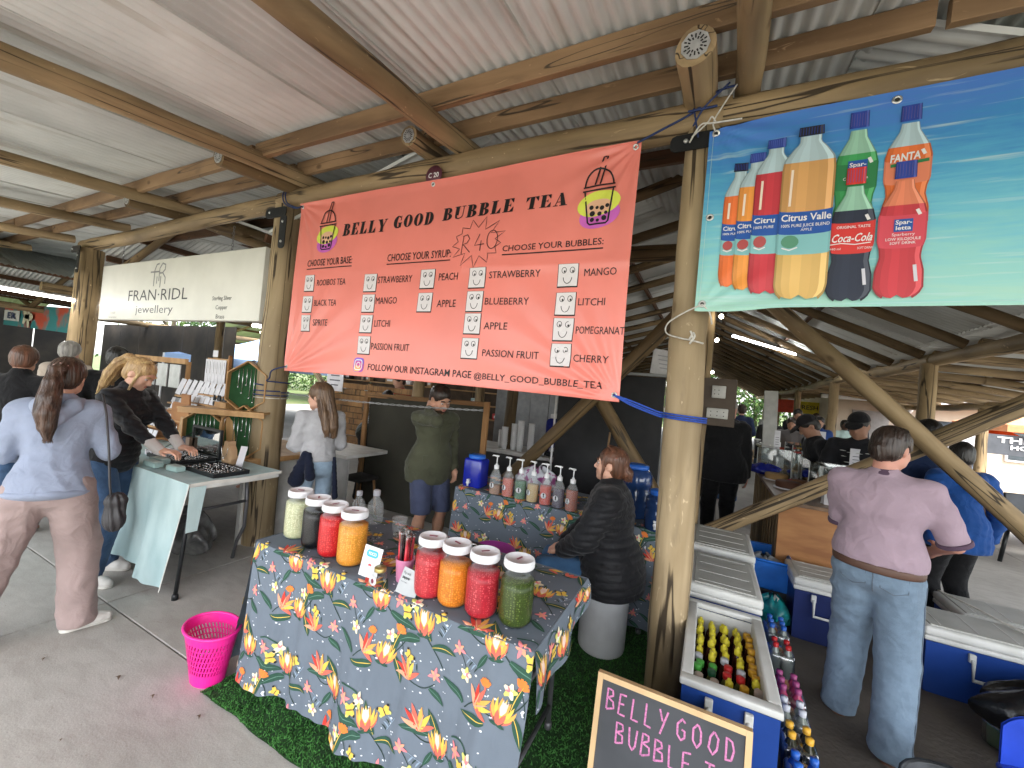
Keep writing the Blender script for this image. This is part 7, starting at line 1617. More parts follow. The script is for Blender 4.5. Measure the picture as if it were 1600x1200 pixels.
# 5. seated woman in black puffer
def ex_seat(body, T, HF, Rh, Rt, pel, arms, legs, s):
    q = SDF(); q.ell(T((0,.105,1.20)), (.055,.035,.20), Rt); net_obj('white_top', q, .010, fab('white_top', (.62,.61,.60)), body)
human('woman with auburn hair bun in a black padded jacket sitting on the plastic drum', (-.51,2.70,0), 96, h=1.66, female=True, girth=1.12, pz=.535, lean=5, head=(-4,-4,0), skin='fair',
    feet=[(-.14,.40,0,0),(.10,.40,0,0)], hands=[(-.07,.30,.60,0,-.3,-1,.8,.6,-.2),(.05,.31,.61,0,-.3,-1,-.8,.6,-.1)], epole=[(-1,-.2,-.6),(1,-.2,-.6)],
    top=dict(mat=M_VEST, name='padded_jacket', puff=.052, arm=.040, hem=.80, quilt=(.011,66), collar=.02, fold=.006), bottom=dict(mat=fab('blue_jeans', (.045,.11,.22), .9, .4, 350, .2), name='jeans', puff=.006, clip=False), shoes=dict(mat=fab('dark_shoe', (.03,.03,.03))),
    hair=dict(thick=.008, chains=[[(0,-.09,-.01,.04),(0,-.115,-.035,.038),(.0,-.125,-.06,.03)],[(-.055,.045,.03,.012),(-.066,.035,-.03,.009),(-.066,.04,-.07,.005)]]), hcol='auburn', res=.008, extras=ex_seat)
# 6. man in mauve polo shirt
def ex_polo(body, T, HF, Rh, Rt, pel, arms, legs, s):
    q = SDF(); q.ell(pel+v3(0,-.012,.036), (.200,.152,.14)); q.cut((0,0,1), pel[2]+.058, .004); q.cut((0,0,-1), -(pel[2]+.012), .004); net_obj('belt', q, .008, mat('belt_leather', (.09,.045,.03), .5), body)
    S = LAST['bottom']
    for x in (-.085,.085): b_ = MB(); b_.tube([snap(S, v3(pel[0]+x+a, -.35, pel[2]+c), v3(0,1,0)) for a, c in ((-.055,.03),(-.055,-.06),(0,-.085),(.055,-.06),(.055,.03),(-.055,.03))], .003, 5); b_.build('pocket_seam', M_SEAM, body)
    b_ = MB(); b_.tube([snap(S, v3(pel[0], -.35, pel[2]+.06-.02*k), v3(0,1,0)) for k in range(9)], .003, 5); b_.build('seam', M_SEAM, body)
    for a, k_, n_, fy in legs[1:]: b_ = MB(); b_.tube([snap(S, a+(k_-a)*t_+v3(.3,-.02,0), v3(-1,0,0)) for t_ in [i/8 for i in range(9)]]+[snap(S, k_+(n_-k_)*t_+v3(.3,-.02,0), v3(-1,0,0)) for t_ in [i/8 for i in range(1,9)]], .003, 5); b_.build('seam', M_SEAM, body)
M_SEAM = fab('seam_thread', (.12,.15,.19))
M_WJEAN = fab('washed_jeans', (.17,.235,.31), .9, .5, 300, .12, 22)
human('heavy man in mauve polo shirt and washed blue jeans seen from behind, looking right', (.84,2.80,0), -22, h=1.62, skin='pink', girth=1.24, shw=1.0, lean=3, head=(-26,14,0),
    feet=[(-.12,.08,0,12),(.11,-.12,0,-8)], hands=[(-.10,.30,1.00),(.20,.28,.97)], epole=[(-.3,-1,-.6),(.75,-.8,-.6)],
    top=dict(mat=fab('mauve_pique', (.35,.26,.31), .95, .3, 300, .07), name='polo_shirt', puff=.020, arm=.008, sleeve=.84, hem=.972, trim=fab('mauve_trim', (.09,.055,.085)), fold=.009, ff=15), bottom=dict(mat=M_WJEAN, name='jeans', puff=.016, knee=.080, ankle=.072, fold=.011, ff=17, extra=.045, rise=.062), shoes=dict(mat=mat('brown_leather', (.12,.055,.03), .4), high=False),
    hair=dict(thick=.010, chains=[[(0,-.08,-.02,.045),(0,-.075,-.06,.035)]]), hcol='darkb', res=.009, extras=ex_polo)
# 7. grey-haired man in black
human('grey-haired man in a black jacket and black trousers standing by the bakery counter', (.17,5.35,0), 12, h=1.76, girth=1.15, head=(-40,8,0), top=dict(mat=fab('black_jkt', (.010,.010,.011)), puff=.03, arm=.02, hem=.80, collar=.02), bottom=dict(mat=fab('black_trs', (.009,.009,.010)), puff=.015),
    hair=dict(thick=.009), hcol='grey', skin='pink', res=.014, hd=1.05, shoes=dict(mat=fab('dark_shoe', (.03,.03,.03))))
# 8-9 blue jacket and companion
human('dark-haired child-height person in a bright blue fleece behind the crossed braces', (1.78,4.42,0), 20, h=1.55, skin='dark', head=(-20,10,0), top=dict(mat=fab('royal_fleece', (.015,.07,.26)), puff=.032, arm=.026, hem=.80, hood=True, fold=.012), bottom=dict(mat=fab('black_trs', (.009,.009,.010)), puff=.015), hair=dict(thick=.004), hcol='black', res=.014, shoes=dict(mat=fab('rust_shoe', (.24,.08,.03)), sole=W_SOLE))
human('taller person in dark navy clothes half hidden behind the person in the blue fleece', (1.70,4.75,0), 15, h=1.70, skin='dark', head=(10,5,0), top=dict(mat=fab('navy_jkt', (.02,.035,.09)), puff=.03, arm=.02, hem=.82), bottom=dict(mat=fab('black_trs', (.009,.009,.010)), puff=.015), hair=dict(thick=.012), hcol='black', res=.016)
# 10-11 men in caps
def ex_stripe(body, T, HF, Rh, Rt, pel, arms, legs, s):
    for k in range(9):
        z = .98+k*.05; q = SDF(); q.ell(T((0,-.002,z)), v3(.172-.004*abs(k-5),.134,.007), Rt); net_obj('stripe', q, .010, fab('stripe_white', (.55,.55,.53)), body)
human('man in black cap and black-and-white striped top leaning over the display counter', (1.32,4.95,0), 150, h=1.74, skin='tan', lean=14, head=(0,22,0), girth=1.05, top=dict(mat=fab('black_top', (.015,.015,.018)), puff=.02, arm=.012, hem=.86, sleeve=.7), bottom=dict(mat=fab('black_trs', (.009,.009,.010)), puff=.015), hair=dict(thick=.004), hcol='black', cap=fab('cap_black', (.012,.012,.014)), res=.014, extras=ex_stripe, hands=[(-.25,.35,.9),(.25,.35,.9)])
human('man in dark peaked cap bowing his head over the counter beside the striped man', (1.12,5.25,0), 100, h=1.70, skin='tan', lean=16, head=(0,40,0), top=dict(mat=fab('black_top', (.015,.015,.018)), puff=.02, arm=.012, hem=.86), bottom=dict(mat=fab('black_trs', (.009,.009,.010)), puff=.015), hair=dict(thick=.004), hcol='black', cap=fab('cap_dark', (.02,.018,.02)), res=.014)
# 12 woman with head wrap
human('woman in royal blue top and patterned head wrap bending over trays behind the syrup table', (-1.95,5.55,0), -150, h=1.58, female=True, skin='dark', lean=30, head=(0,20,0), top=dict(mat=fab('royal_top', (.02,.03,.22)), puff=.02, arm=.014, hem=.9), bottom=dict(mat=fab('black_trs', (.009,.009,.010)), puff=.04), hair=dict(thick=.022), hcol='grey', res=.014, hands=[(-.15,.5,.85),(.15,.5,.85)])
# 13 red shirt
human('man in a bright red shirt working behind the slatted crate stall', (-4.55,5.2,0), 160, h=1.74, skin='fair', lean=8, head=(0,20,0), top=dict(mat=fab('red_shirt', (.42,.015,.02)), puff=.02, arm=.02, hem=.85, sleeve=.8), bottom=dict(mat=M_JEAN, puff=.01), hair=dict(thick=.006), hcol='darkb', res=.014)
# 14 bending puffer coat
human('person in a dark green shiny padded coat bending low, back turned, beyond the sweatshirt girl', (-3.92,3.95,0), 25, h=1.66, lean=46, head=(0,30,0), girth=1.1, top=dict(mat=fab('shiny_puffer', (.022,.027,.022), .3, .1, 80), puff=.05, arm=.04, hem=.86, quilt=(.013,58), collar=.03), bottom=dict(mat=fab('black_trs', (.009,.009,.010)), puff=.015), hair=dict(thick=.01), hcol='black', res=.012, hands=[(-.2,.6,.6),(.2,.6,.6)])
# 15 left edge shoppers
human('shopper with short brown hair and black jacket at the far left edge of the picture', (-5.30,1.25,0), 40, h=1.62, head=(20,10,0), top=dict(mat=fab('black_jkt', (.010,.010,.011)), puff=.03, arm=.02, hem=.85, collar=.03), bottom=dict(mat=M_JEAN, puff=.01), hair=dict(thick=.016), hcol='auburn', res=.014)
human('dark-haired shopper standing between the hoodie shopper and the thick left post', (-5.6,1.95,0), 60, h=1.70, head=(-10,10,0), top=dict(mat=fab('black_jkt', (.010,.010,.011)), puff=.03, arm=.02, hem=.85), bottom=dict(mat=M_JEAN, puff=.01), hair=dict(thick=.014, cover=True), hcol='black', res=.014)
human('person with a white floppy hat behind the shopper at the far left edge', (-7.0,2.0,0), 40, h=1.72, head=(0,5,0), top=dict(mat=fab('beige_top', (.4,.34,.28)), puff=.02, arm=.02, hem=.85), bottom=dict(mat=M_JEAN, puff=.01), hair=dict(thick=.018, cover=True), hcol='grey', res=.018)
# 16 behind the displays
human('dark-haired stallholder in black behind the necklace display boards', (-5.35,3.35,0), 170, h=1.68, female=True, head=(0,30,0), lean=8, top=dict(mat=fab('black_top', (.015,.015,.018)), puff=.02, arm=.02, hem=.85, hood=True), bottom=dict(mat=M_JEAN, puff=.01), hair=dict(thick=.02, cover=True, chains=[[(0,-.05,.12,.04),(0,-.06,.13,.035)]]), hcol='darkb', res=.014)
# far crowd
crowd = [(-.02,7.6,-30,'man in a sage green T-shirt lifting a phone, back turned',(.16,.30,.24),'black',1.74,'tan'),(.35,8.2,15,'person in black with a cream hood down their back',(.02,.02,.025),'black',1.72,'tan'),
 (1.05,9.2,200,'blonde woman in black facing this way beyond the white post',(.02,.02,.02),'blonde',1.66,'fair'),(1.35,9.0,170,'dark-haired girl in a grey top among the far shoppers',(.12,.11,.11),'darkb',1.60,'tan'),
 (2.0,10.2,180,'person in a blue hooded top among the far shoppers',(.02,.05,.18),'black',1.66,'tan'),(1.75,11,160,'tall man in black next to the blue hooded top',(.015,.015,.018),'black',1.8,'tan'),(2.7,11.5,190,'woman in pale mint top near the far right posts',(.38,.50,.48),'black',1.64,'dark'),
 (2.4,12.6,10,'person in dark clothes behind the pale mint top',(.02,.02,.03),'darkb',1.75,'tan'),(3.1,12.2,200,'person in charcoal with light collar at the far right of the crowd',(.06,.06,.07),'darkb',1.7,'fair'),(.62,10.4,0,'man in navy standing far back under the hall',(.02,.03,.07),'darkb',1.78,'fair'),
 (2.25,8.6,160,'older person in a plum top sitting height beside the acrylic boxes',(.10,.06,.09),'grey',1.35,'fair'),(1.5,13.5,30,'person in white shirt deep in the hall',(.5,.5,.5),'black',1.72,'dark'),(-.5,12.5,20,'person in brown jacket deep in the hall left of the crowd',(.12,.07,.04),'brown',1.72,'fair'),(.1,14,200,'person in grey cap deep in the hall',(.15,.15,.16),'black',1.74,'tan')]
for i, (x, y, f, lb, c, hc_, h_, sk_) in enumerate(crowd):
    rg = random.Random(i); human(lb, (x,y,0), f+rg.uniform(-10,10), h=h_, skin=sk_, female=rg.random() < .4, lean=rg.uniform(0,8), head=(rg.uniform(-20,20),rg.uniform(0,20),0), hands=[(-.15,.28,rg.uniform(.9,1.4)),(.2,.2,rg.uniform(.85,1.1))] if i%2 else None,
        top=dict(mat=fab('crowd%d' % i, c), puff=.022, arm=.02, hem=.84, hood=(i == 1)), bottom=dict(mat=M_JEAN if i%3 else fab('black_trs', (.009,.009,.010)), puff=.012), hair=dict(thick=.010, cover=True), hcol=hc_, res=.020, group='shoppers far back in the hall')
# ================================================ DRINKS STALL ON THE RIGHT
M_CB = mat('cooler_blue', (.015,.055,.26), .35, var=.12, vscale=4, bump=.05); M_CW = mat('cooler_white', (.60,.60,.58), .45, col2=(.50,.50,.47), vscale=6, bump=.05); M_CG = mat('cooler_lid_grey', (.42,.42,.39), .55, col2=(.34,.34,.31), vscale=5); M_CN = mat('cooler_navy', (.012,.022,.10), .35)
def cooler(x0, y0, x1, y1, h, label, lid=True, base=0, body=None, lift=0, groove='y'):
    cx, cy = (x0+x1)/2, (y0+y1)/2; w, d = x1-x0, y1-y0; t = thing('cooler_box', label, 'cooler box', (cx,cy,base)); body = body or M_CB; wt = .035
    # hollow body: four walls and a floor
    b_ = MB(); b_.box((0,0,.03), (w-.02,d-.02,.06), bev=.01)
    for sx, sy, a, c in ((0,-1,w,wt),(0,1,w,wt),(-1,0,wt,d-2*wt),(1,0,wt,d-2*wt)): b_.box((sx*(w/2-wt/2), sy*(d/2-wt/2), (h-.04)/2+.02), (a-.004,c,h-.06))
    b_.build('cooler_body', body, t)
    for k in range(3):
        b_ = MB(); b_.box((w/2+.002, -d*.3+d*.3*k, h*.45), (.008,.05,h*.6), bev=.003); b_.build('rib', body, t)
    b_ = MB()
    for sx, sy, a, c in ((0,-1,w+.014,wt+.014),(0,1,w+.014,wt+.014),(-1,0,wt+.014,d-2*wt-.012),(1,0,wt+.014,d-2*wt-.012)): b_.box((sx*(w/2-wt/2), sy*(d/2-wt/2), h-.012), (a,c,.03), bev=.006)
    b_.build('rim', M_CW, t)
    b_ = MB(); b_.box((0,0,.064), (w-2*wt-.004,d-2*wt-.004,.006)); 
    for sx, sy, a, c in ((0,-1,w-2*wt,.006),(0,1,w-2*wt,.006),(-1,0,.006,d-2*wt-.014),(1,0,.006,d-2*wt-.014)): b_.box((sx*(w/2-wt-.004), sy*(d/2-wt-.004), h/2+.02), (a-.004,c,h-.10))
    b_.build('liner', M_CW, t)
    # end handle
    b_ = MB(); y = -d/2-.02; b_.tube([(-w*.20,-d/2+.0,h-.07),(-w*.20,y-.01,h-.075),(-w*.20,y-.015,h-.18),(w*.20,y-.015,h-.18),(w*.20,y-.01,h-.075),(w*.20,-d/2,h-.07)], .010, 8); 
    for sx in (-1,1): b_.box((sx*w*.20,-d/2-.012,h-.065), (.03,.02,.05), bev=.004)
    b_.build('handle', M_CW, t)
    if lid:
        b_ = MB(); b_.box((0,0,h+.030), (w+.02,d+.02,.056), bev=.014); L_ = b_.build('lid', M_CW, t); b_ = MB(); b_.box((0,0,h+.0605), (w-.05,d-.05,.008), bev=.003); b_.build('lid_panel', M_CG, L_)
        for k in range(4):
            b_ = MB()
            if groove == 'y': b_.box((0,-d*.38+d*.25*k,h+.0652), (w-.10,.006,.002))
            else: b_.box((-w*.38+w*.25*k,0,h+.0652), (.006,d-.10,.002))
            b_.build('lid_groove', M_CW, L_)
    return t
C1 = cooler(-.025,1.88,.325,2.66,.50,'open blue cooler box with white rim full of small bottles', lid=False)
# the opened lid hinged up behind rests on the next cooler
t = thing('cooler_box', 'closed blue cooler with grey-panelled white lid behind the open one', 'cooler box'); t2 = cooler(-.04,2.75,.34,3.36,.50,'closed blue cooler with a grey-panelled white lid just behind the open one'); bpy.data.objects.remove(t)
cooler(-.06,3.46,.36,4.05,.52,'farthest of the row of blue coolers, its lid wide and grey beside the rear post')
def small_bottle(x, y, z, cc1, lc, label, grp='small bottles in the open cooler'):
    t = thing('bottle', label, 'bottle', (x,y,z), random.uniform(0,3), grp)
    b_ = MB(); b_.lathe([(.022,0),(.027,.006),(.027,.10),(.024,.125),(.014,.15),(.012,.155)], n=12); b_.build('bottle_body', lc, t); b_ = MB(); b_.lathe([(.015,.150),(.016,.153),(.016,.172),(.013,.176),(.008,.177),(.008,.188),(0,.189)] if cc1 in YC else [(.017,.150),(.018,.153),(.018,.172),(.015,.175),(0,.175)], n=12, cap=False); b_.build('bottle_cap', cc1, t)
    return t
CY_ = mat('cap_yellow', (.72,.62,.04), .4); CO_ = mat('cap_amber', (.75,.40,.03), .4); CR_ = mat('cap_red', (.55,.02,.02), .4); CG_ = mat('cap_green', (.08,.42,.06), .4); CD_ = mat('cap_dkgreen', (.015,.09,.04), .4); CW_ = mat('cap_white', (.55,.56,.60), .4); CK_ = mat('cap_pinkish', (.52,.42,.36), .4); YC = (CY_,)
LQ = [mat('drink_brown', (.06,.018,.012), .12, spec=.6), mat('drink_dark', (.03,.03,.015), .12, spec=.6), mat('drink_olive', (.10,.10,.03), .12, spec=.6), mat('drink_clear', (.22,.25,.22), .12, spec=.6)]
names = {CY_:'yellow',CO_:'amber',CR_:'red',CG_:'light green',CD_:'dark green',CW_:'white',CK_:'cream'}
rg = random.Random(2)
for j in range(12):
    for i in range(5):
        x = .036+i*.0575+(.0 if j%2 else .006); y = 1.945+j*.0575
        if j >= 6: c = CO_ if i == 4 else CY_; l = LQ[0]
        elif j == 5: c = (CW_,CY_,CW_,CY_,CO_)[i]; l = LQ[0]
        elif j == 4: c = (CG_,CG_,CR_,CW_,CO_)[i]; l = LQ[1]
        elif j == 3: c = (CG_,CD_,CR_,CR_,CY_)[i]; l = LQ[2]
        else: c = (CK_,CK_,CY_,CO_,CK_)[i]; l = LQ[3]
        lb = 'small bottle with %s cap in the open cooler' % names[c]
        lb = 'small %s-capped bottle, %s from left, %s row from front of open cooler' % (names[c], ('first','second','third','fourth','fifth')[i], ('first','second','third','fourth','fifth','sixth','seventh','eighth','ninth','tenth','eleventh','twelfth')[j]); small_bottle(x+rg.uniform(-.004,.004), y+rg.uniform(-.004,.004), .262+rg.uniform(-.012,.012), c, l, lb, 'small bottles with %s caps in the open cooler' % names[c])
t = thing('crate', 'white inner tray supporting the bottles in the open cooler', 'tray', (.142,2.27,.075)); b_ = MB(); b_.box((0,0,.085), (.25,.68,.17), bev=.004); b_.build('tray_base', M_CG, t)
# shrink-wrapped packs along the cooler
M_SHR = mat_glass('shrink_film', (.9,.92,.95), .35, .15)
def pack(x, y, label, liq, capm, n=(2,3), s=1.0, rz=0, film=True, h=.22):
    t = thing('bottle_pack', label, 'bottle pack', (x,y,.022), rz)
    for i in range(n[0]):
        for j in range(n[1]):
            b_ = MB(); r = .031*s; b_.lathe([(r*.8,0),(r,.008),(r,h*.62),(r*.85,h*.76),(r*.42,h*.88),(r*.4,h*.92)], n=12); o_ = b_.build('bottle', liq, t, ((i-(n[0]-1)/2)*r*2.06,(j-(n[1]-1)/2)*r*2.06,0)); b_ = MB(); b_.lathe([(r*.5,h*.90),(r*.52,h*1.0),(0,h*1.01)], n=12, cap=False); b_.build('cap', capm, o_)
    if film: w, d = n[0]*.064*s+.01, n[1]*.064*s+.01; b_ = MB(); b_.box((0,0,h*.40), (w,d,h*.78), bev=.02); b_.build('film', M_SHR, t)
pack(.47,2.62,'pink-red wrapped drink pack beside the open cooler', mat('liq_pink', (.45,.06,.14), .2), mat('cap_plum', (.30,.05,.16), .4), (2,3))
pack(.46,2.42,'pack of clear bottles between the pink pack and the blue pack', LQ[3], CW_, (2,2)); pack(.455,2.24,'dark bottles with yellow caps beside the open cooler', LQ[1], CO_, (2,2)); pack(.45,2.06,'bright blue drink pack beside the open cooler', mat('liq_blue', (.01,.06,.35), .2), M_MBLUE, (2,2)); pack(.44,1.87,'clear and dark bottles with amber caps nearest the camera', LQ[3], CO_, (2,2))
pack(.50,3.30,'small clear bottles with blue caps further along the cooler row', LQ[3], M_MBLUE, (2,3)); pack(.49,3.02,'bottles with red tops behind the pink pack', LQ[3], CR_, (2,2))
t = thing('crate', 'bright blue plastic crate with clear bags behind the cooler row', 'crate', (.50,4.12,.22)); M_BB = mat('bright_blue', (.01,.13,.50), .35)
for sx, sy, a, c in ((0,-1,.34,.012),(0,1,.34,.012),(-1,0,.012,.44),(1,0,.012,.44)): b_ = MB(); b_.box((sx*.165,sy*.225,.11), (a,c,.22)); b_.build('crate_wall', M_BB, t)
b_ = MB(); b_.box((0,0,.006), (.32,.44,.012)); b_.build('crate_floor', M_BB, t); b_ = MB(); b_.tube([(-.175,-.235,.22),(.175,-.235,.22),(.175,.235,.22),(-.175,.235,.22)], .012, 6, closed=True); b_.build('crate_rim', M_BB, t)
b_ = MB(); b_.grid(crumple(.13,.16,8,1,1.4), 26, 10); b_.build('bag', mat('film_pale', (.42,.45,.47), .2, col2=(.2,.24,.27), vscale=20), t, (0,0,.04))
t = thing('crate', 'lower dark crate carrying the bright blue crate', 'crate', (.50,4.15,0)); b_ = MB(); b_.box((0,0,.105), (.34,.46,.205), bev=.008); b_.build('crate_body', M_BLK, t)
t = thing('plastic_bag', 'turquoise plastic bag knotted with white in front of the blue crate', 'bag', (.53,3.72,.02)); b_ = MB(); b_.grid(crumple(.11,.22,12,1,1), 30, 14); b_.build('bag', mat('turq_film', (.01,.24,.24), .25, col2=(.02,.12,.13), vscale=16), t); b_ = MB(); b_.tube([(.0,-.02,.19),(.01,-.03,.24),(.03,-.03,.22),(.02,-.05,.17)], .010, 6); b_.build('knot', M_CORD, t)
# plywood counter
t = thing('counter', 'plywood-sided bakery counter with a dark wooden top', 'counter', (.86,5.2,0))
b_ = MB(); b_.box((0,-1.05,.44), (.56,.02,.86), bev=.002); b_.build('end_panel', M_PLY, t); b_ = MB(); b_.box((0,0,.885), (.60,2.2,.03), bev=.004); b_.build('top', mat('counter_wood', (.20,.12,.07), .4, col2=(.12,.07,.04), vscale=5, stretch=(3,.3,1)), t)
for k in range(12): b_ = MB(); b_.box((-.27,-.92+.17*k,.43), (.03,.11,.86), rz=rg.uniform(-.1,.1), bev=.006); b_.build('slab', M_POLE2, t)
def cake(x, y, z, label, c, r=.09, h=.06):
    t = thing('cake', label, 'cake', (x,y,z)); b_ = MB(); b_.lathe([(r*1.15,0),(r*1.15,.008),(0,.008)], n=18, cap=False); b_.build('board', M_CARD, t); b_ = MB(); b_.lathe([(r*.95,.009),(r,.02),(r,h),(r*.9,h+.01),(0,h+.012)], n=18, cap=False); b_.build('sponge', mat('cake_'+label[:12], c, .7, bump=.3), t)
cake(.70,5.35,.90,'round golden-topped cake on the bakery counter', (.42,.25,.10), .11); cake(.74,4.85,.90,'dark chocolate cake in front of the golden cake', (.10,.04,.02), .11); cake(.86,5.05,.90,'brown loaf on a tray with red cloth', (.20,.09,.04), .07)
t = thing('cloth', 'royal blue folded cloth on the bakery counter edge', 'cloth', (.62,5.7,.90)); b_ = MB(); b_.grid(crumple(.14,.12,30,1.2,.8), 26, 8); b_.build('cloth', M_DBLUE, t)
t = thing('cloth', 'red cloth between the cakes', 'cloth', (.90,5.25,.90)); b_ = MB(); b_.grid(crumple(.09,.05,31,1.2,.8), 20, 6); b_.build('cloth', mat('red_cloth', (.35,.02,.05), .8), t)
M_ACR = mat_glass('acrylic', (.90,.93,.93), .24, .05)
for i, (x, y, w, d, h, lb) in enumerate(((.72,6.0,.34,.4,.30,'clear acrylic box farthest along the bakery counter'),(.98,5.6,.30,.5,.40,'tall clear acrylic case on the bakery counter'),(1.05,5.0,.34,.5,.30,'clear acrylic case in the middle of the bakery counter'),(1.12,4.45,.30,.4,.26,'nearest clear acrylic case by the polo man'))):
    t = thing('display_case', lb, 'case', (x,y,.90))
    for sx, sy, a, c in ((0,-1,w,.006),(0,1,w,.006),(-1,0,.006,d-.014),(1,0,.006,d-.014)): b_ = MB(); b_.box((sx*w/2,sy*d/2,h/2), (a,c,h)); b_.build('pane', M_ACR, t)
    b_ = MB(); b_.box((0,0,h+.004), (w,d,.006)); b_.build('case_top', M_ACR, t)
    for sx in (-1,1):
        for sy in (-1,1): b_ = MB(); b_.cyl((sx*w/2,sy*d/2,0), (sx*w/2,sy*d/2,h), .005, n=5); b_.build('edge', M_CW, t)
    for k in range(3): b_ = MB(); b_.box((rg.uniform(-.06,.06),-d*.3+d*.3*k,.04), (.12,.10,.07), bev=.01); b_.build('pastry_box', (M_CARD,mat('pastry', (.40,.25,.12), .7),M_FROST)[k], t)
for i, (x, y, z, lb) in enumerate(((1.02,5.35,1.32,'white printed card standing on the tall acrylic case'),(.80,6.3,1.2,'narrow white card beyond the acrylic boxes'),(1.22,4.75,1.18,'white menu card clipped on the nearest acrylic case'))):
    t = thing('price_card', lb, 'card', (x,y,z), .3); b_ = MB(); b_.box((0,0,.08), ((.20,.07,.10)[i],.006,(.16,.26,.22)[i])); b_.build('card', M_CARD, t)
    b_ = MB()
    for k in range(4): b_.box((0,-.005,.12-.03*k), ((.20,.07,.10)[i]*.6,.002,.006))
    b_.build('printing', pr('grey_txt2', (.10,.10,.12)), t)
t = thing('tissue_holder', 'white paper packets on the plywood counter corner', 'paper', (1.0,4.28,.90)); 
for k in range(6): b_ = MB(); b_.box((rg.uniform(-.08,.08),rg.uniform(-.05,.05),.05), (.05,.02,.10), rz=rg.uniform(-1,1), rx=rg.uniform(-.3,.3)); b_.build('packet', M_CARD, t)
cooler(.64,3.62,1.02,4.02,.40,'dark navy cooler with white lid in front of the plywood counter', body=M_CN)
cooler(1.28,3.42,1.95,3.78,.36,'long royal blue cooler with wide grey-white lid right of the polo man', groove='x'); cooler(1.62,3.86,2.3,4.25,.34,'second long cooler half hidden behind the first, grey lid', groove='x')
t = thing('plastic_strap', 'bent white strip lying across the long cooler lids', 'strap', (0,0,0)); rope([(1.62,4.2,.42),(1.70,3.9,.44),(1.78,3.70,.435),(1.95,3.45,.43),(2.1,3.3,.25)], .007, M_CORD, 'strip', t)
t = thing('bin_bag', 'black plastic bag of packs beside the long cooler', 'bag', (1.72,3.10,.02)); b_ = MB(); b_.grid(crumple(.26,.36,40,1.2,.9,22,.14), 46, 20); b_.build('bag', mat('black_film', (.010,.010,.011), .22, bump=.4, bscale=30), t)
t = thing('bin_bag', 'black bag slumped behind the green bottle pack', 'bag', (2.0,3.25,.02)); b_ = MB(); b_.grid(crumple(.24,.30,41,1.2,.9,22,.16), 40, 16); b_.build('bag', mat('black_film', (.010,.010,.011), .22), t)
pack(1.50,3.02,'wrapped pack of green bottles on the dark sand beside the black bag', mat('liq_green', (.03,.12,.04), .15), CG_, (2,3), 1.1, .5, True, .16)
t = thing('carton', 'brown cardboard box at the right edge beside the long cooler', 'box', (2.15,3.55,.02)); b_ = MB(); b_.box((0,0,.16), (.3,.3,.32)); b_.build('box_body', mat('cardboard', (.32,.22,.16), .8), t); b_ = MB(); b_.box((0,-.1,.33), (.3,.1,.006), rx=.5); b_.build('flap', mat('cardboard', (.32,.22,.16), .8), t)
t = thing('chair', 'royal blue plastic chair back at the bottom right corner', 'chair', (1.44,2.60,0)); M_RB = mat('royal_plastic', (.02,.06,.46), .35)
b_ = MB(); b_.grid(lambda u, v: (-.19+.38*u, .05*math.cos((u-.5)*3)+.02, .18+.22*v-.05*(2*u-1)**4), 16, 8); b_.grid(lambda u, v: (-.19+.38*u, .05*math.cos((u-.5)*3)+.035, .18+.22*v-.05*(2*u-1)**4), 16, 8); b_.build('backrest', M_RB, t); b_ = MB(); b_.box((0,-.14,.17), (.40,.36,.03), bev=.01); b_.build('seat', M_RB, t)
for sx in (-1,1):
    for sy in (-.3,.02): b_ = MB(); b_.cyl((sx*.16,sy,.16), (sx*.18,sy*1.1,0), .02, n=8); b_.build('leg', M_RB, t)
t = thing('bin', 'black plastic bin at the bottom edge behind the polo man', 'bin', (.98,2.15,0)); b_ = MB(); b_.lathe([(.15,0),(.16,.01),(.20,.24),(.215,.25),(.205,.25),(.155,.01),(0,.012)], n=24, cap=False); b_.build('bin_wall', M_BLK, t)
t = thing('counter', 'second goods counter running on behind the bakery counter', 'counter', (1.0,7.8,0)); b_ = MB(); b_.box((0,0,.88), (.75,2.6,.04), bev=.004); b_.build('top', M_PINE, t); b_ = MB(); b_.box((0,-1.28,.43), (.73,.02,.84)); b_.build('end_panel', M_PLY, t)
for i in range(14):
    x = .74+.17*(i%4)+rg.uniform(-.02,.02); y = 6.65+.42*(i//4)+rg.uniform(-.05,.05); k = i%4
    t = thing(('jar','carton','tub','bottle')[k], ('clear storage jar','white cake carton','clear stacked tub','dark sauce bottle')[k]+' in the %s row on the second goods counter' % ('front','second','third','rear')[i//4], ('jar','box','tub','bottle')[k], (x,y,.90), rg.uniform(-.4,.4)); b_ = MB(); h = rg.uniform(.14,.30)
    if k == 1: b_.box((0,0,h/2), (.16,.16,h), bev=.004); b_.build('box_body', M_CARD, t)
    else: b_.lathe([(.045,0),(.05,.01),(.05,h*.7),(.03 if k == 3 else .045,h*.9),(.03 if k == 3 else .045,h)], n=12); b_.build('body', (M_FROST,None,M_ACR,LQ[0])[k], t)
    b_ = MB(); b_.box((0,0,h+.012), (.09,.09,.02), bev=.008); b_.build('lid', (M_CW,M_CARD,CR_,CO_)[k], t)
# ================================================ FAR BACKGROUND AND OUTDOORS
t = thing('white_post', 'white painted square post leaning in front of the far shoppers', 'post', (.80,7.0,0)); b_ = MB(); b_.box((0,0,.98), (.17,.06,1.95), ry=-.03, bev=.004); b_.build('post', mat('white_paint', (.50,.50,.48), .6, var=.15), t)
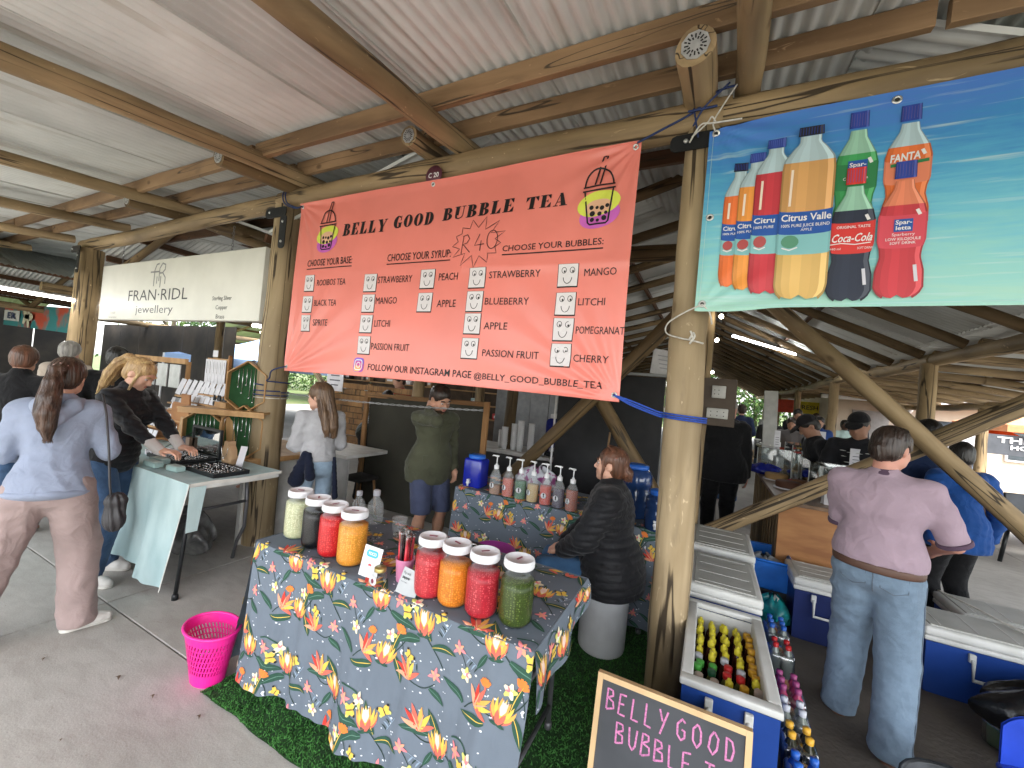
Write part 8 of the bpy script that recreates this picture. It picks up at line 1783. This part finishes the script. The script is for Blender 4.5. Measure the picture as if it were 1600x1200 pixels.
# banners far back
def far_banner(x0, x1, y, z0, z1, m, label, txt=None, tm=None):
    t = thing('banner', label, 'banner'); b_ = MB(); b_.grid(lambda u, v: (x0+(x1-x0)*u, y+.02*math.sin(u*9), z0+(z1-z0)*v), 16, 4); b_.build('banner_sheet', m, t)
    if txt:
        b_ = MB(); put_text(b_, lambda x,z,o: (x,y-.03-o,z), txt, x0+(x1-x0)*.12, z0+(z1-z0)*.35, x0+(x1-x0)*.88, z0+(z1-z0)*.7, tm, .01, .01); b_.build('lettering', None, t)
far_banner(2.15,2.75,18,1.72,2.2, mat('far_red', (.50,.05,.02), .6), 'small red banner far down the hall'); far_banner(2.78,3.55,18.1,1.74,2.18, mat('far_yellow', (.70,.55,.03), .6), 'yellow banner with dark lettering far down the hall', 'FRESH', M_INK); far_banner(3.6,4.15,18,1.68,2.15, mat('far_orange', (.55,.10,.02), .6), 'orange-red banner right of the yellow one far down the hall')
# left background: hibiscus banner
t = thing('banner', 'teal and coral flower-print banner with a white ER name plate at the far left', 'banner', (0,0,0)); YB = 4.0
from_ = lambda u, v: (-19+5.9*u, YB, 1.98+.62*v+.2*(1-u))
b_ = MB(); b_.grid(from_, 30, 6); b_.build('banner_sheet', mat('flower_ground', (.05,.26,.28), .6, col2=(.55,.09,.05), vscale=.9, cr=(.47,.53)), t)
SF = lambda x, z, o: (x, YB-.02-o*3, z+.2*(1-(x+19)/5.9))
b_ = MB(); put_rect(b_, SF, -18.9, 2.12, -17.6, 2.42, M_WHT, .002); put_text(b_, SF, 'ER', -18.5, 2.18, -17.8, 2.36, pr('plate_navy', (.03,.05,.14)), .01, .02)
for k in range(5): put_fan(b_, SF, (-16.9+.22*math.cos(k*1.257), 2.28+.12*math.sin(k*1.257)), ell(-16.9+.22*math.cos(k*1.257), 2.28+.12*math.sin(k*1.257), .20, .10, 12, k*1.257), pr('petal_cream', (.72,.66,.5)), .008)
b_.build('printing', None, t)
# dark shade cloth walls and shelving behind the left stalls
def wall(x0, y0, x1, y1, z0, z1, m, label, name='shade_wall'):
    t = thing(name, label, 'wall'); d = Vector((x1-x0, y1-y0, 0)); n = max(2, int(d.length/1.2)); k = d.normalized(); pn = Vector((-k.y,k.x,0))
    for i in range(n):
        a = Vector((x0,y0,0))+d*(i/n); b = Vector((x0,y0,0))+d*((i+1)/n-.004); mb = MB(); vs = []
        for p in (a, b):
            for z in (z0, z1):
                for s in (0,.02): vs.append(tuple(p+pn*s+Vector((0,0,z))))
        mb.add(vs, [(0,2,6,4),(1,5,7,3),(0,1,3,2),(4,6,7,5),(2,3,7,6),(0,4,5,1)], False); mb.build('panel', m, t)
    return t
M_DW = mat('dark_shade', (.035,.033,.032), .9, col2=(.07,.06,.05), vscale=1.5); M_BW = mat('brick_brown', (.11,.075,.055), .9, col2=(.06,.045,.035), vscale=4)
wall(-19.5,-2,-19.5,6.1,0,2.75, M_DW, 'dark wall at the far left end of the market'); wall(-19,6.2,-11.2,6.2,0,2.6, M_DW, 'dark shade cloth wall behind the far left stalls'); wall(-11,9.5,-4.6,9.5,0,1.85, M_BW, 'low brown shelving wall behind the jewellery stall'); wall(-4.5,11.5,-1.2,11.5,0,1.9, M_DW, 'dark back wall behind the serving counter')
rg = random.Random(12)
for k in range(26):
    x = rg.uniform(-11,-4.8); z = rg.choice((.8,1.15,1.5)); w = rg.uniform(.15,.4); t = thing('goods', '%s goods on the far shelving behind the jewellery stall, %s shelf' % (('white','brown','black','red','teal')[k%5], {.8:'lower',1.15:'middle',1.5:'upper'}[z]), 'goods', (x,9.35,z), 0, 'goods on the far shelving'); b_ = MB(); b_.box((0,0,.08), (w,.16,.16), bev=.01); b_.build('package', (M_CARD,M_KRAFT,M_BLK,CR_,M_AQUA)[k%5], t); b_ = MB(); b_.box((0,-.082,.08), (w*.6,.004,.06)); b_.build('label_strip', M_WHT, t)
for z in (.78,1.13,1.48): plank('shelf_board', (-11,9.38,z), (-4.7,9.38,z), .25, .03, M_PINE, HALL)
# blue gazebo
t = thing('gazebo', 'blue and white pop-up gazebo beyond the jewellery displays', 'gazebo', (-13.0,8.2,.0)); M_GZ = mat('gazebo_blue', (.30,.46,.80), .7, col2=(.42,.60,.88), vscale=.8); gw, gz = 2.3, 1.78
for k in range(4):
    a, c = [(gw*math.cos(R_(45+90*q+20))*1.1, gw*math.sin(R_(45+90*q+20))*1.1) for q in (k, k+1)]
    b_ = MB(); b_.grid(lambda u, v: ((a[0]+(c[0]-a[0])*u)*(1-v), (a[1]+(c[1]-a[1])*u)*(1-v), gz+.82*v-.10*math.sin(PI*v)*1.0), 8, 8); b_.build('roof_panel', M_GZ if k != 3 else mat('gazebo_white', (.7,.72,.75), .7), t)
    b_ = MB(); b_.grid(lambda u, v: (a[0]+(c[0]-a[0])*u, a[1]+(c[1]-a[1])*u, gz-.25*v), 8, 2); b_.build('valance', M_GZ, t)
    b_ = MB(); b_.cyl((a[0],a[1],0), (a[0],a[1],gz), .03, n=6); b_.build('leg', M_PUMP, t)
# ------------- outdoors on the right
M_BEI = mat('plaster_beige', (.52,.44,.34), .9, var=.12, vscale=1.5, bump=.1, bscale=20); M_RF = mat('grey_roof', (.22,.20,.19), .6, var=.2, vscale=3)
B = thing('house', 'single-storey beige building with grey roof and white downpipe beyond the hall', 'building', (9.5,19,0))
b_ = MB(); b_.box((0,0,1.2), (12,5,2.4)); b_.build('wall', M_BEI, B); b_ = MB(); b_.prism([(-3.1,2.35),(0,3.0),(3.1,2.35),(3.1,2.45),(0,3.12),(-3.1,2.45)], 0, -6.4, 6.4); b_.build('roof', M_RF, B)
b_ = MB(); b_.box((0,-3.12,2.34), (12.8,.12,.12), bev=.01); b_.build('gutter', M_PUMP, B); b_ = MB(); b_.tube([(-4.2,-3.12,2.3),(-4.2,-3.0,2.1),(-4.2,-2.56,1.9),(-4.2,-2.56,0)], .05, 8); b_.build('downpipe', M_PUMP, B)
for x in (-1.5,1.2,4): b_ = MB(); b_.box((x,-2.53,1.35), (1.0,.08,.9)); f_ = b_.build('window', M_PUMP, B); b_ = MB(); b_.box((x,-2.578,1.35), (.9,.01,.8)); b_.build('pane', mat('dark_pane', (.05,.06,.07), .1), f_)
b_ = MB(); b_.box((-5,-2.53,1.0), (.9,.06,2.0)); b_.build('door', mat('door_grey', (.25,.24,.23), .6), B)
def umbrella(x, y, c, label, r=1.3, z=2.15):
    t = thing('market_umbrella', label, 'umbrella', (x,y,0)); b_ = MB(); b_.cyl((0,0,0), (0,0,z), .03, n=8); b_.build('pole', M_PUMP, t)
    for k in range(8):
        a, d = 2*PI*k/8, 2*PI*(k+1)/8; b_ = MB(); b_.add([(r*math.cos(a),r*math.sin(a),z-.45),(r*math.cos(d),r*math.sin(d),z-.45),(0,0,z)], [(0,1,2)], False); b_.add([(r*math.cos(a),r*math.sin(a),z-.45),(r*math.cos(d),r*math.sin(d),z-.45),(r*math.cos(d),r*math.sin(d),z-.6),(r*math.cos(a),r*math.sin(a),z-.6)], [(0,1,2,3)], False); b_.build('canopy_panel', c, t)
umbrella(6.6,13.2, mat('umb_orange', (.70,.30,.14), .8), 'pale orange market umbrella outside at the right edge', 1.5, 2.3); umbrella(6.3,14.6, mat('umb_red', (.72,.13,.03), .8), 'bright orange-red umbrella behind the pale orange one', .8, 1.95)
t = thing('banner', 'dark charcoal outdoor banner with white lettering THE PIE HOMEMADE PIES', 'banner', (0,0,0)); b_ = MB(); b_.box((6.55,12.2,1.42), (2.7,.03,.42)); b_.build('banner_sheet', mat('charcoal_print', (.06,.065,.075), .6), t)
b_ = MB(); SPI = lambda x, z, o: (x, 12.18-o*2, z); put_text(b_, SPI, 'THE PIE', 5.42, 1.46, 6.35, 1.585, M_WHT, .005, .03); put_text(b_, SPI, 'HOMEMADE', 5.62, 1.33, 6.6, 1.42, M_WHT, .005, .03); put_text(b_, SPI, 'PIES', 6.0, 1.235, 6.45, 1.31, M_WHT, .005, .03); b_.build('lettering', None, t)
for x in (5.25,7.85): b_ = MB(); b_.cyl((x,12.25,0), (x,12.25,1.7), .025, n=6); b_.build('pole', M_TUBE, t)
t = thing('food_truck', 'grey food trailer standing outside left of the charcoal banner', 'trailer', (5.15,12.9,0)); b_ = MB(); b_.box((-.35,0,1.05), (.8,1.6,1.5), bev=.05); b_.build('trailer_body', mat('trailer_grey', (.13,.15,.18), .5), t); b_ = MB(); b_.box((-.35,-.82,1.25), (.6,.03,.6)); b_.build('hatch', M_CARD, t)
for s_ in (-1,1): b_ = MB(); b_.lathe([(.25,-.08),(.28,-.05),(.28,.05),(.25,.08)], (-.35,s_*.6,.28), 14, M=Matrix.Rotation(PI/2,4,'Y')); b_.build('wheel', M_BLK, t)
def picnic(x, y, rz, label):
    t = thing('picnic_table', label, 'picnic table', (x,y,0), rz)
    for k in range(4): b_ = MB(); b_.box((0,-.27+.18*k,.74), (1.8,.16,.035), bev=.004); b_.build('top_plank', M_SAWN, t)
    for s_ in (-1,1): b_ = MB(); b_.box((0,s_*.68,.44), (1.8,.24,.035), bev=.004); b_.build('bench', M_SAWN, t)
    for sx in (-1,1): b_ = MB(); b_.box((sx*.65,0,.40), (.07,1.4,.07)); b_.box((sx*.65,-.45,.36), (.06,.06,.78), rx=.5); b_.box((sx*.65,.45,.36), (.06,.06,.78), rx=-.5); b_.build('leg', M_SAWN, t)
picnic(4.6,8.5,.2,'picnic table with drinks just outside the posts at the right'); picnic(6.4,10.6,.1,'picnic table further out on the bright paving'); picnic(8.6,9.2,.4,'picnic table at the far right outdoors')
for k, (x, y) in enumerate(((4.1,8.4),(4.3,8.6),(4.5,8.35),(4.75,8.55))): t = thing('cup', ('white water bottle','plum tumbler','grey tumbler','brown bottle')[k]+' on the nearest picnic table', 'cup', (x,y,.76)); b_ = MB(); b_.lathe([(.035,0),(.045,.14),(.03,.16),(.03,.2)], n=10); b_.build('vessel', (M_FROST,mat('plum', (.12,.03,.06), .3),M_TUBE,LQ[0])[k], t); b_ = MB(); b_.lathe([(.032,.2),(.032,.225),(0,.226)], n=10, cap=False); b_.build('lid', M_PUMP, t)
def bchair(x, y, rz, label):
    t = thing('plastic_chair', label, 'chair', (x,y,0), rz, 'black chairs by the picnic tables'); b_ = MB(); b_.box((0,0,.44), (.46,.44,.04), bev=.01); b_.build('seat', M_BLK, t); b_ = MB(); b_.box((0,.22,.68), (.44,.03,.42), rx=-.15, bev=.01); b_.build('backrest', M_BLK, t)
    for sx in (-1,1):
        for sy in (-1,1): b_ = MB(); b_.cyl((sx*.2,sy*.19,.43), (sx*.23,sy*.23,0), .022, n=6); b_.build('leg', M_BLK, t)
        b_ = MB(); b_.box((sx*.23,0,.62), (.04,.40,.03), bev=.01); b_.build('armrest', M_BLK, t)
bchair(3.75,7.4,.3,'black plastic chair nearest the crossed braces'); bchair(4.35,7.0,2.6,'black plastic chair with its back to the camera at the right'); bchair(3.4,8.6,1.2,'black plastic chair beside the bright floor edge')
for i, (x, y, f, lb, c, h_) in enumerate(((4.9,9.3,150,'diner in dark clothes sitting at the nearest picnic table',(.03,.03,.035),1.3),(6.1,11.0,190,'diner in red top at the further picnic table',(.30,.05,.05),1.35),(6.9,10.2,170,'diner in blue top at the further picnic table',(.06,.12,.3),1.3),(5.3,8.2,90,'diner in black at the right edge table',(.015,.015,.02),1.3))):
    human(lb, (x,y,0), f, h=h_+.35, pz=.55, lean=6, head=(0,15,0), feet=[(-.12,.35,0,0),(.12,.35,0,0)], hands=[(-.15,.4,.8),(.15,.4,.8)], top=dict(mat=fab('diner%d'%i, c), puff=.022, arm=.02, hem=.9), bottom=dict(mat=M_JEAN, puff=.012), hair=dict(thick=.012, cover=True), hcol=('black','brown','blonde','darkb')[i], res=.022, group='diners outside')
# ------------- trees and hedges beyond: leaf clumps over a trunk
M_LF = [mat('leaf_%d' % i, c, .7, var=.3, vscale=1.2, spec=.2) for i, c in enumerate(((.055,.11,.03),(.085,.14,.035),(.035,.075,.025)))]; M_BARK = mat('bark', (.10,.075,.05), .9, bump=.5, bscale=30)
def leaves(n, rad, hz, z0, sz, sd):
    rs = np.random.RandomState(sd); K = 9; cc3 = np.stack([rs.uniform(-.6,.6,K)*rad, rs.uniform(-.6,.6,K)*rad, z0+hz*rs.uniform(.15,.9,K)],1); cr_ = rs.uniform(.3,.55,K)*rad
    w = rs.randint(0,K,n); d = rs.normal(size=(n,3)); d /= np.linalg.norm(d,axis=1)[:,None]; P = cc3[w]+d*(cr_[w]*rs.uniform(.55,1.05,n))[:,None]*np.array([1,1,.8])
    a = rs.normal(size=(n,3)); a /= np.linalg.norm(a,axis=1)[:,None]; b = np.cross(a, rs.normal(size=(n,3))); b /= np.linalg.norm(b,axis=1)[:,None]; s = sz*rs.uniform(.6,1.3,n)[:,None]
    V = np.stack([P-a*s, P+b*s*.5, P+a*s, P-b*s*.5],1).reshape(-1,3); return V, rs
_TM = {}
def tree(x, y, h, rad, label, sd, n=2600, trunk=True):
    t = thing('tree', label, 'tree', (x,y,-.06), random.uniform(0,6), 'trees beyond the market hall'); key = (sd%3, round(h), round(rad))
    if key not in _TM:
        V, rs = leaves(n, rad, h*.72, h*.26, .16, sd); me = bpy.data.meshes.new('crown'); me.from_pydata(V.tolist(), [], np.arange(len(V)).reshape(-1,4).tolist())
        for m in M_LF: me.materials.append(m)
        me.polygons.foreach_set('material_index', rs.randint(0,3,len(V)//4).astype(np.int32)); _TM[key] = me
    obj('crown', _TM[key], t); b_ = MB(); b_.tube([(0,0,0),(.05,.02,h*.25),(-.04,.05,h*.5),(.05,0,h*.75)], [h*.035,h*.028,h*.018,h*.006], 8)
    for k in range(4): a = k*1.7; b_.tube([(0,0,h*(.28+.06*k)),(rad*.3*math.cos(a),rad*.3*math.sin(a),h*(.45+.06*k)),(rad*.6*math.cos(a),rad*.6*math.sin(a),h*(.6+.05*k))], [h*.014,h*.010,h*.004], 6)
    b_.build('trunk', M_BARK, t)
rg = random.Random(21); where = ('behind the far left stalls','beyond the left hall','beyond the main hall','beyond the right hall','behind the beige building')
k = 0
for i in range(34):
    a = R_(-70+i*4.1); r = 40+rg.uniform(-6,10); x = math.sin(a)*r-4; y = math.cos(a)*r+4; h = rg.uniform(5.5,9.5)
    tree(x, y, h, rg.uniform(3.0,4.2), '%s leafy tree %s' % (('broad','tall','rounded')[i%3], where[min(4,i//7)]), i)
V, rs = leaves(26000, 1, 1, 0, .10, 99); u = rs.uniform(-1,1,26000); V = V.reshape(-1,4,3); c = V.mean(1, keepdims=True); ang = np.radians(-75+150*(u+1)/2); ctr = np.stack([np.sin(ang)*33-4, np.cos(ang)*33+4, rs.uniform(0,2.3,26000)],1)[:,None]; V = (V-c)*1.3+ctr+rs.normal(size=(26000,1,3))*np.array([.5,.5,.12]); V = V.reshape(-1,3)
me = bpy.data.meshes.new('hedge'); me.from_pydata(V.tolist(), [], np.arange(len(V)).reshape(-1,4).tolist()); [me.materials.append(m) for m in M_LF]; me.polygons.foreach_set('material_index', rs.randint(0,3,len(V)//4).astype(np.int32))
hd_ = obj('hedge', me); tag(hd_, 'long green boundary hedge behind the market hall', 'hedge'); hd_['kind'] = 'stuff'
